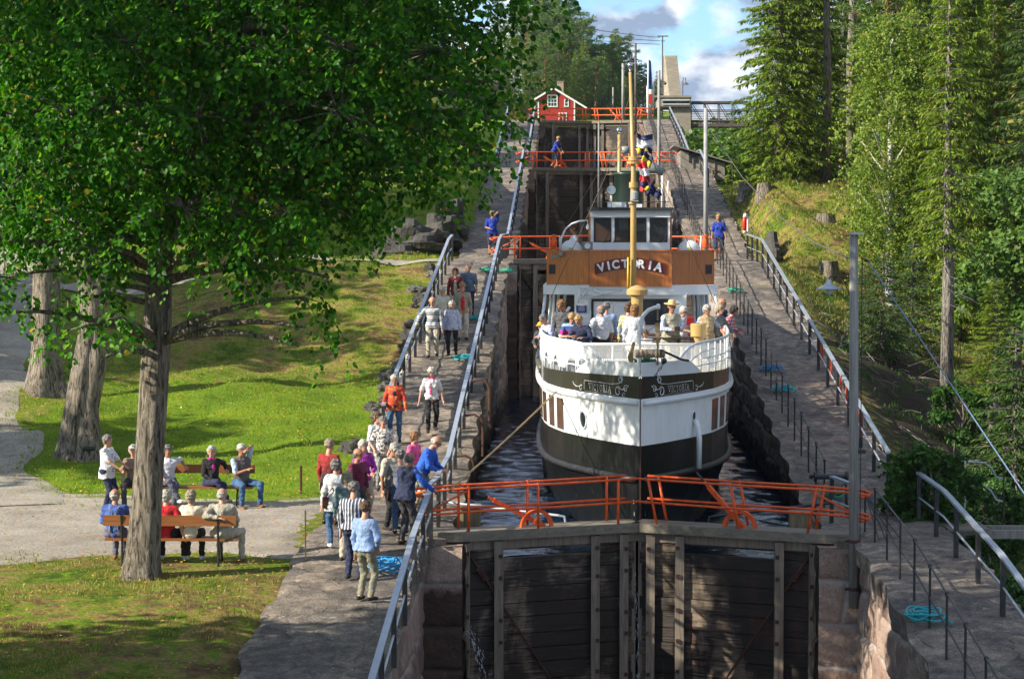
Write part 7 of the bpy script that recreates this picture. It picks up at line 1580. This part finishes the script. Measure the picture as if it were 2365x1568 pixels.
    if bald: HP_ = [(hp_(0, -.045, .0), hp_(0, -.04, .015), .083 * s, .083 * s, hf, 1), (hp_(-.075, -.01, .015), hp_(.075, -.01, .015), .028 * s, .028 * s, hf, 1)]
    else:
        HP_ = [(hp_(0, -.03, .045), hp_(0, .005, .048), .098 * s, .095 * s, hf, 1)]
        if female or hairlen: HP_ += [(hp_(-.045, -.035, .02), hp_(-.045, -.035, -.035 - hairlen), .066 * s, .05 * s, hf, 1), (hp_(.045, -.035, .02), hp_(.045, -.035, -.035 - hairlen), .066 * s, .05 * s, hf, 1), (hp_(0, -.06, .0), hp_(0, -.055, -.05 - hairlen), .07 * s, .055 * s, hf, 1)]
    if not (hat or cap) or female: 
        cuts = [((fc.x, fc.y, fc.z), nrm_)] if not bald else [(tuple(hp_(0, 0, .05)), tuple(Rh @ Vector((0, .25, 1)).normalized()))]
        cloth('hair', HP_, hm, cuts, .02, .012)
    g = MB(); e1, e2 = hp_(-.032, .088, .012), hp_(.032, .088, .012)
    for e in (e1, e2): g.ball(tuple(e), .009 * s, 6)
    g.build('eyes', EYE, root, True); g = MB(); g.beam(hp_(-.02, .083, -.052), hp_(.02, .083, -.052), .012, .008); g.build('mouth', LIP, root)
    if glasses or sunglasses:
        g = MB(); 
        for sx in (-1, 1):
            c = hp_(sx * .034, .102, .01)
            if sunglasses: g.ball(tuple(c), .022 * s, 8, (1, .35, .8))
            else: g.tube([hp_(sx * .034 + .022 * math.cos(a), .102, .01 + .017 * math.sin(a)) for a in np.linspace(0, 6.28, 11)[:-1]], .0022, 4, closed=True)
            g.tube([hp_(sx * .056, .095, .015), hp_(sx * .092, .0, .02)], .003, 4)
        g.tube([hp_(-.012, .106, .014), hp_(.012, .106, .014)], .003, 4); g.build('sunglasses' if sunglasses else 'glasses', BLACK, root)
    if hat is not None:
        M_ = Rh; g = MB(); g.lathe([(.001, .16), (.06, .155), (.085, .14), (.098, .06), (.10, .055), (.15, .05), (.19, .065), (.192, .06), (.15, .04), (.09, .045)], tuple(hp_(0, -.01, .03)), 24, 'Z', M_); g.build('straw_hat', hat, root, True)
    if cap is not None:
        v, f = sdf_mesh([(hp_(0, -.02, .05), hp_(0, .0, .05), .1 * s, .098 * s, hf, 1)], .012, .01, [(tuple(hp_(0, 0, .04)), tuple(Rh @ Vector((0, -.1, -1))))]); c_ = link('cap', fmesh('cap', v, f, cap, sm=True), root); g = MB(); g.lathe([(.001, .0), (.07, .0), (.072, .008), (.001, .012)], tuple(hp_(0, .11, .045)), 16, 'Z', Rh); g.build('peak', cap, c_)
    if bag is not None: g = MB(); g.box(tuple(sp(-.22, .02, -.02)), (.10, .24, .2)); g.tube([sp(-.22, .06, .08), sp(-.1, .1, .35), sp(.1, .06, .5), sp(.08, -.1, .45), sp(-.15, -.12, .2), sp(-.22, -.04, .08)], .009, 5); g.build('shoulder_bag', bag, root)
    if camera: 
        c = hands[1][2].lerp(hands[0][2], .5) + Vector((0, .10, .03)); g = MB(); g.box(tuple(c), (.13, .06, .09)); g.lathe([(.038, 0), (.038, .09), (.001, .09)], tuple(c + Vector((0, .02, 0))), 14, 'Y', Matrix.Rotation(math.pi, 3, 'Z')); o = g.build('camera_body', BLACK, root)
    return root
C_ = cmat
WT = C_('white_cotton', (.74, .75, .77)); CR_ = C_('cream_cotton', (.66, .60, .48)); KH = C_('khaki_trousers', (.26, .25, .17)); BG = C_('beige_jacket', (.46, .42, .33)); JN = C_('blue_jeans', (.055, .13, .26), (.035, .09, .19)); NV = C_('navy_cloth', (.02, .028, .075)); BK = C_('black_cloth', (.016, .016, .018)); DG = C_('dark_grey_trousers', (.06, .062, .07))
LB = C_('light_blue_shirt', (.28, .40, .66)); RD = C_('red_cloth', (.62, .015, .025)); MG = C_('magenta_cloth', (.48, .02, .26)); MR = C_('maroon_cloth', (.17, .015, .05)); BL = C_('bright_blue_jacket', (.02, .12, .60)); RBL = C_('royal_blue_tshirt', (.015, .045, .36)); PK = C_('pink_cloth', (.85, .12, .36)); GY_ = C_('grey_cloth', (.17, .175, .19)); SHW = C_('white_shoes', (.7, .7, .68)); SHB = C_('brown_shoes', (.28, .12, .04)); BEI = C_('beige_trousers', (.50, .45, .35)); TAN = C_('tan_waistcoat', (.55, .40, .22)); PUR = C_('striped_shirt_blue', (.05, .1, .35))
# placement by the spot where the feet stand
def foot(u, v, zf=None, y0=28, y1=110): p = on_ground(u, v, zf or (lambda x, y: pz(y) + .02), y0, y1); return Vector(p)
DN = math.pi          # facing the camera (towards -y)
def P_(u, v, turn, label, **kw):              # turn: 0 faces the camera, +90 faces picture right, 180 faces away
    zf = kw.pop('zf', None); y0 = kw.pop('y0', 28); p = foot(u, v, zf, y0, 120); return person(p, DN + R(turn), label, **kw)
gp = 'people standing and walking on the left bank'
P_(845, 1388, 150, 'man in light blue shirt and khaki trousers nearest the camera, hand in pocket', H=1.64, shirt=LB, trousers=KH, hair='brown', sleeves='long', rh=(.2, .08, .95), lh=(-.25, .03, .8), shoes=BK, glasses=True, head=(.0, -.3), hem=.04, group=gp)
P_(818, 1338, 165, 'grey-haired man in a dark blue and white striped shirt, seen from behind', H=1.68, shirt=pattern('navy_stripe_shirt', [(.55, .56, .62), (.03, .035, .06), (.08, .09, .13)], 17, False), trousers=NV, hair='grey', sleeves='long', girth=1.1, hem=.02, group=gp)
P_(803, 1300, 170, 'woman with ash blond bob and teal jacket behind the man in stripes', H=1.6, shirt=C_('teal_jacket', (.12, .2, .22)), trousers=BEI, hair='ash', female=True, sleeves='long', hem=.1, hairlen=.04, group=gp)
P_(776, 1268, 195, 'woman in white blouse and blue jeans with a shoulder bag, seen from behind', H=1.62, shirt=WT, trousers=JN, hair='grey', female=True, sleeves='long', hem=.2, shoes=SHW, bag=C_('brown_bag', (.12, .04, .02)), girth=1.1, lh=(-.28, .05, .78), group=gp)
P_(762, 1212, 150, 'man in black and red jacket behind the woman in white', H=1.68, shirt=C_('black_red_jacket', (.03, .02, .02), (.45, .02, .02), 2.2), trousers=BK, hair='ash', sleeves='long', hem=.06, group=gp)
P_(840, 1202, 30, 'white-haired woman in magenta blouse holding something small', H=1.6, shirt=C_('violet_blouse', (.40, .03, .36)), trousers=BEI, hair='white', female=True, sleeves='long', hem=.06, lh=(-.08, .28, 1.05), rh=(.1, .28, 1.05), glasses=True, group=gp)
P_(828, 1240, 60, 'balding man in a maroon shirt behind the striped man', H=1.66, shirt=MR, trousers=DG, hair='grey', bald=True, sleeves='long', skin=SKINT, group=gp)
P_(903, 1225, 48, 'white-haired man in a cream polo shirt looking down with arms hanging', H=1.70, shirt=C_('cream_polo', (.64, .58, .46)), trousers=BK, hair='white', sleeves='short', head=(.35, 0), lean=.12, skin=SKINT, girth=1.1, hem=.03, group=gp)
P_(925, 1236, 185, 'grey-haired person in denim hidden behind the man in the navy waistcoat', H=1.6, shirt=GY_, trousers=JN, hair='grey', sleeves='long', group=gp)
P_(938, 1262, 140, 'balding man in navy waistcoat with bright blue sleeves leaning on the rail', H=1.72, shirt=BL, vest=NV, trousers=DG, hair='grey', bald=True, sleeves='long', lh=(-.2, .1, .8), rh=(.35, .38, 1.02), skin=SKINT, lean=.15, girth=1.08, hem=.08, group=gp)
P_(975, 1195, 75, 'bald man in a bright blue jacket bending over the handrail', H=1.72, shirt=BL, trousers=C_('stone_trousers', (.2, .23, .25)), hair='white', bald=True, sleeves='long', lean=.45, lh=(-.1, .42, .98), rh=(.12, .42, .98), head=(.3, 0), glasses=True, girth=1.1, hem=.06, group=gp)
P_(958, 1168, 60, 'person with ginger hair in pink behind the bright blue jacket', H=1.55, shirt=PK, trousers=BEI, hair='curly', female=True, sleeves='long', group=gp)
P_(885, 1140, 10, 'grey-haired woman in a black and white floral blouse', H=1.62, shirt=blotch('floral_bw', (.04, .04, .04), (.6, .58, .55), (.12, .1, .1), 12), trousers=C_('grey_skirt', (.3, .3, .29)), hair='grey', female=True, sleeves='short', girth=1.15, hem=.1, lh=(-.12, .22, .95), rh=(.2, .15, .95), group=gp)
P_(872, 1120, 40, 'woman in a white jacket with dark curly hair by the end of the outer handrail', H=1.6, shirt=WT, trousers=BEI, hair='brown', female=True, sleeves='long', hem=.12, group=gp)
P_(912, 1023, 0, 'woman in red and gold jacket with a belt bag and jeans', H=1.62, jacket=blotch('red_gold_jacket', (.45, .03, .02), (.42, .05, .02), (.55, .3, .06), 7), shirt=BK, trousers=JN, hair='white', female=True, sleeves='long', hem=.1, girth=1.15, lh=(-.3, .12, .85), rh=(.3, .05, .82), head=(.2, 0), skin=SKINT, group=gp)
P_(997, 1000, 12, 'white-haired woman with a pink scarf walking down the ramp alone', H=1.60, shirt=C_('white_tee', (.7, .68, .68)), trousers=BK, hair='white', female=True, scarf=PK, stride=.14, head=(.35, .1), lh=(-.3, .12, .82), rh=(.33, -.02, .84), girth=1.08, hem=.04, group=gp)
P_(999, 828, 0, 'bald man in a blue, white and brown striped jumper holding the outer rail', H=1.74, shirt=pattern('striped_jumper', [(.35, .42, .52), (.55, .55, .53), (.06, .06, .07), (.35, .42, .52), (.22, .14, .09), (.55, .55, .53)], 5.2), trousers=BEI, hair='white', bald=True, sleeves='long', rh=(.45, .1, .95), lh=(-.28, .05, .8), head=(.15, .1), stride=.1, hem=.1, group=gp)
P_(1044, 826, 0, 'white-haired woman in lilac floral cardigan and black trousers', H=1.58, jacket=blotch('lilac_cardigan', (.30, .33, .55), (.55, .58, .72), (.4, .42, .6), 16), shirt=WT, trousers=BK, hair='white', female=True, sleeves='long', hem=.1, girth=1.15, head=(.2, 0), stride=.1, group=gp)
P_(1022, 792, 0, 'white-haired woman in a cream jumper behind the striped man', H=1.6, shirt=C_('cream_jumper', (.62, .6, .52)), trousers=NV, hair='white', female=True, sleeves='long', hem=.08, head=(.25, 0), group=gp)
P_(1068, 786, 10, 'man in red shirt and beige jacket wearing glasses', H=1.70, jacket=C_('taupe_jacket', (.33, .29, .22)), shirt=RD, trousers=C_('pale_trousers', (.62, .52, .46)), hair='blond', sleeves='long', sunglasses=True, hem=.12, girth=1.05, group=gp)
P_(1052, 740, 0, 'woman in maroon jacket with auburn hair walking arm in arm', H=1.62, jacket=C_('dark_maroon_jacket', (.16, .015, .015)), shirt=BEI, trousers=BEI, hair='auburn', female=True, sleeves='long', hem=.1, sunglasses=True, lh=(-.15, .25, 1.05), group=gp)
P_(1082, 737, 0, 'bald man in a slate blue polo shirt beside the woman in maroon', H=1.72, shirt=C_('slate_polo', (.12, .16, .24)), trousers=NV, hair='grey', bald=True, girth=1.15, hem=.06, rh=(.15, .25, 1.0), group=gp)
P_(1137, 592, 5, 'crewman in royal blue T-shirt and shorts drinking on the left bank', H=1.82, shirt=RBL, trousers=NV, shorts=True, hair='blond', lh=(-.03, .14, 1.52), rh=(.1, .25, 1.05), sunglasses=True, girth=1.12, hem=.08, skin=SKINT, stride=.08, y0=60)
P_(1660, 604, -8, 'blonde woman in royal blue T-shirt and navy shorts walking on the right bank', H=1.72, shirt=RBL, trousers=NV, shorts=True, hair='blond', female=True, hairlen=.12, stride=.16, head=(.2, .2), hem=.08, skin=SKINT, y0=60)
person(Vector((aty(1281, 388, 121.0).x, 121.35, 9.12)), DN + R(70), 'man in royal blue T-shirt pushing the third gate', H=1.72, shirt=RBL, trousers=NV, shorts=True, hair='blond', lean=.35, stride=.2, lh=(-.1, .45, .85), rh=(.1, .4, .8), girth=1.1, hem=.06, skin=SKINT, res=.02)
# benches
yb, xb_ = BX1[1], BX1[0]
def S1(u, label, **kw): x = aty(u, 1250, yb).x; return person(Vector((x, yb - .02, BX1[2] + 0)), 0, label, pose='sit', group='people sitting on the two benches', **kw)
S1(267, 'man in blue shirt with grey braces at the left end of the near bench', H=1.66, shirt=C_('cornflower_shirt', (.07, .13, .42)), trousers=C_('grey_violet_trousers', (.14, .14, .2)), shoes=SHB, hair='white', bald=True, sleeves='long', girth=1.15, braces=True, head=(0, .5), knees=(-.05, -.05), skin=SKINT, lh=(-.12, .3, .7), rh=(.1, .3, .7))
S1(385, 'white-haired woman in red T-shirt beside the big trunk', H=1.62, shirt=RD, trousers=BK, shoes=SHW, hair='white', female=True, girth=1.15, head=(0, .3), rh=(.36, -.12, .52), knees=(.02, .12))
S1(442, 'woman with ash blond hair in a cream patterned jacket on the near bench', H=1.6, shirt=blotch('cream_pattern', (.5, .45, .3), (.66, .6, .46), (.6, .55, .4), 18), trousers=BK, shoes=SHW, hair='ash', female=True, sleeves='long', girth=1.1, hem=.1, hairlen=.02, rh=(.1, .3, .7), head=(0, .3))
S1(514, 'man in beige jacket at the right end of the near bench, arm along the backrest', H=1.7, shirt=BG, trousers=BEI, shoes=C_('sand_shoes', (.4, .33, .22)), hair='white', bald=True, sleeves='long', girth=1.2, hem=.1, collar=C_('olive_collar', (.25, .25, .16)), lh=(-.02, -.30, .88), rh=(.2, .35, .62), knees=(-.02, .16), head=(0, .4))
def S2(u, label, **kw): x = aty(u, 1150, BX2[1]).x; rz = kw.pop('rz', math.pi); return person(Vector((x, BX2[1] + .0, BX2[2])), rz, label, pose='sit', group='people sitting on the two benches', **kw)
S2(309, 'person in a taupe T-shirt mostly hidden behind the big trunk', H=1.66, shirt=C_('taupe_tee', (.28, .2, .15)), trousers=DG, hair='white', female=True)
S2(388, 'woman in white top and pinstriped trousers with legs crossed on the far bench', H=1.66, shirt=C_('white_top', (.72, .72, .8)), trousers=C_('pinstripe', (.09, .1, .14)), shoes=SHW, hair='grey', bald=False, lh=(-.40, -.05, .92), rh=(.1, .3, .65), cross=True, rz=math.pi + .3, sleeves='short', skin=SKINT)
S2(489, 'woman in magenta scarf and black cardigan on the far bench', H=1.62, jacket=BK, shirt=MG, trousers=NV, shoes=BK, hair='white', female=True, sleeves='long', girth=1.12, scarf=MG, cross=True, rz=math.pi + .5, lh=(-.36, .02, .86), rh=(.08, .25, .66), head=(0, .5), glasses=True)
S2(557, 'man in grey argyle waistcoat and jeans holding his forehead', H=1.72, shirt=C_('pale_blue_shirt', (.45, .55, .68)), vest=C_('argyle_grey', (.13, .12, .12)), trousers=JN, shoes=SHB, hair='white', rz=math.pi + .7, lh=(-.02, .20, 1.28), rh=(.02, .28, .85), girth=1.1, head=(.15, .3), skin=SKINT, knees=(.1, .1))
p = foot(250, 1180, lambda x, y: -.2); person(p, math.pi + R(70), 'woman in white jacket and striped top standing left of the big trunk', H=1.62, jacket=WT, shirt=pattern('fine_stripe_top', [(.65, .66, .7), (.06, .08, .2)], 22), trousers=NV, shoes=SHW, hair='grey', female=True, girth=1.15, hem=.18, lh=(-.15, .36, 1.05), rh=(.1, .36, 1.0))
# aboard
def D_(u, t, turn, label, dz=0., **kw):
    y = 43.75 + t; p = aty(u, 700, y); return person(Vector((p.x, y, 2.33 + dz)), DN + R(turn), label, group='passengers on the foredeck', **kw)
D_(1256, 8.2, -30, 'child in a yellow cap leaning over the left side netting', dz=-.02, H=1.34, shirt=DG, trousers=NV, hair='blond', cap=C_('yellow_cap', (.75, .5, .04)), lean=.3, sleeves='long', lh=(-.2, .3, .95), rh=(.1, .35, 1.0))
D_(1276, 7.6, -60, 'man in pale lilac shirt and sunglasses leaning on the left rail', H=1.55, shirt=C_('lilac_shirt', (.48, .52, .72)), trousers=NV, hair='grey', sunglasses=True, lean=.4, sleeves='long', lh=(-.1, .4, 1.1), rh=(.1, .4, 1.1), head=(.2, 0))
D_(1303, 9.0, -20, 'man in charcoal T-shirt with ginger hair looking over the side', H=1.80, shirt=C_('charcoal_tee', (.09, .09, .10)), trousers=BK, hair='curly', lean=.12, girth=1.15, head=(.3, .5), skin=SKINT)
D_(1322, 7.2, -5, 'person in white, blue and magenta striped polo leaning on the bow rail', H=1.60, shirt=pattern('polo_bands', [(.04, .08, .3), (.25, .4, .6), (.6, .62, .64), (.45, .02, .2)], 2.6), trousers=NV, hair='blond', lean=.35, lh=(-.1, .42, 1.12), rh=(.1, .42, 1.12), head=(.3, -.3))
D_(1348, 6.9, -25, 'boy in a navy hooded jacket with fair hair leaning on the rail', H=1.56, shirt=NV, trousers=JN, hair='blond', lean=.35, sleeves='long', lh=(-.15, .42, 1.12), rh=(.2, .42, 1.05), head=(.35, .4), hem=.05)
D_(1388, 7.3, 205, 'officer in white short-sleeved shirt with black shoulder boards, seen from behind', H=1.72, shirt=WT, trousers=BK, hair='grey', bald=True, girth=1.25, lh=(-.42, -.15, .95), rh=(.25, .0, .85), skin=SKINT)
D_(1400, 9.8, 180, 'grey-haired person in light blue standing behind the white-shirted officer', H=1.70, shirt=LB, trousers=DG, hair='grey', sleeves='long')
D_(1466, 8.3, 175, 'woman with curly brown hair in a long white coat', H=1.70, shirt=C_('white_coat', (.66, .68, .74)), trousers=WT, hair='curly', female=True, sleeves='long', hem=.28, hairlen=.08, girth=1.05)
D_(1452, 9.6, 160, 'person in a grey and yellow jacket half hidden by the white coat', H=1.68, shirt=blotch('grey_yellow', (.3, .32, .34), (.35, .37, .4), (.55, .5, .1), 5), trousers=DG, hair='brown', female=True, sleeves='long', hem=.1)
D_(1492, 6.6, -10, 'small boy in a black and white striped jumper', H=1.18, shirt=pattern('boy_stripes', [(.03, .03, .04), (.5, .5, .48)], 14), trousers=NV, hair='brown', sleeves='long', head=(.2, .3))
D_(1551, 8.3, 25, 'man in straw hat, sunglasses and sand waistcoat holding a camera', H=1.76, shirt=plaid('blue_check_shirt', (.6, .62, .66), (.06, .09, .3), 22), vest=C_('sand_waistcoat', (.40, .37, .27)), trousers=BEI, hair='white', sunglasses=True, hat=mat('straw', (.62, .45, .2), (.5, .34, .14), 40, .8, .5, 80), sleeves='long', lh=(-.02, .30, 1.12), rh=(.14, .30, 1.12), camera=True, girth=1.2, hem=.12, skin=SKINT, head=(.1, .1))
D_(1577, 9.6, 40, 'white-haired woman with glasses reading a red booklet', H=1.62, shirt=plaid('check_blouse', (.6, .6, .62), (.2, .25, .4), 26), trousers=BEI, hair='white', female=True, glasses=True, head=(.45, .2), lh=(-.05, .32, 1.12), rh=(.12, .32, 1.12))
g = MB(); o_ = aty(1594, 742, 43.75 + 9.2); g.box((0, 0, 0), (.17, .02, .22), M=Matrix.Rotation(.5, 3, 'X')); o = g.build('booklet', RD); o.location = o_; tag(o, 'red booklet held by the woman with glasses on the foredeck', 'booklet')
D_(1632, 9.2, 25, 'woman in a tan waistcoat and navy striped sleeves reaching to the right rail', H=1.66, shirt=pattern('breton_stripe', [(.65, .66, .68), (.04, .06, .2)], 24), vest=TAN, trousers=BEI, hair='white', female=True, sleeves='short', lh=(-.36, .3, 1.0), rh=(.2, .1, .9), girth=1.2, head=(.2, 0), hem=.06, skin=SKINT)
D_(1655, 10.0, 45, 'blond woman in a grey and olive jacket leaning on the right rail', H=1.66, shirt=C_('grey_olive_jacket', (.2, .22, .2)), trousers=DG, hair='ash', female=True, sleeves='long', lean=.2, lh=(-.3, .3, 1.0))
D_(1674, 10.6, 70, 'dark-haired woman in a red checked shirt leaning over the right side', H=1.64, shirt=plaid('red_check', (.55, .05, .08), (.7, .66, .66), 12), trousers=DG, hair='dark', female=True, sleeves='long', lean=.4, lh=(-.2, .35, 1.0))
D_(1668, 11.8, 60, 'balding man in a dark jacket at the far right side of the deck', H=1.74, shirt=NV, trousers=DG, hair='ash', bald=True, sleeves='long', skin=SKINT)
person(bp(-1.50, HF + 1.25, 4.20), math.pi / 2 + R(8), 'officer in a white shirt on the left bridge wing looking left', H=1.72, shirt=WT, trousers=NV, hair='brown', sleeves='short', skin=SKINT, girth=1.1)
person(bp(.78, WF + .9, 4.32), math.pi + .6, 'helmsman in a dark red top inside the wheelhouse', H=1.62, shirt=MR, trousers=NV, hair='dark', sleeves='long', skin=SKINT)

# ---------------------------------------------------------------- air
g = MB(); g.box((500, 1550, 60), (2400, 3500, 190)); hz_ = g.build('haze', None)
hz_.data.materials.clear(); m = bpy.data.materials.new('haze_air'); m.use_nodes = True; n = m.node_tree; n.nodes.clear()
pv = n.nodes.new('ShaderNodeVolumePrincipled'); pv.inputs['Color'].default_value = (.80, .88, 1.0, 1); pv.inputs['Density'].default_value = .00007; pv.inputs['Anisotropy'].default_value = .2
o_ = n.nodes.new('ShaderNodeOutputMaterial'); n.links.new(pv.outputs[0], o_.inputs['Volume']); hz_.data.materials.append(m); hz_['kind'] = 'stuff'
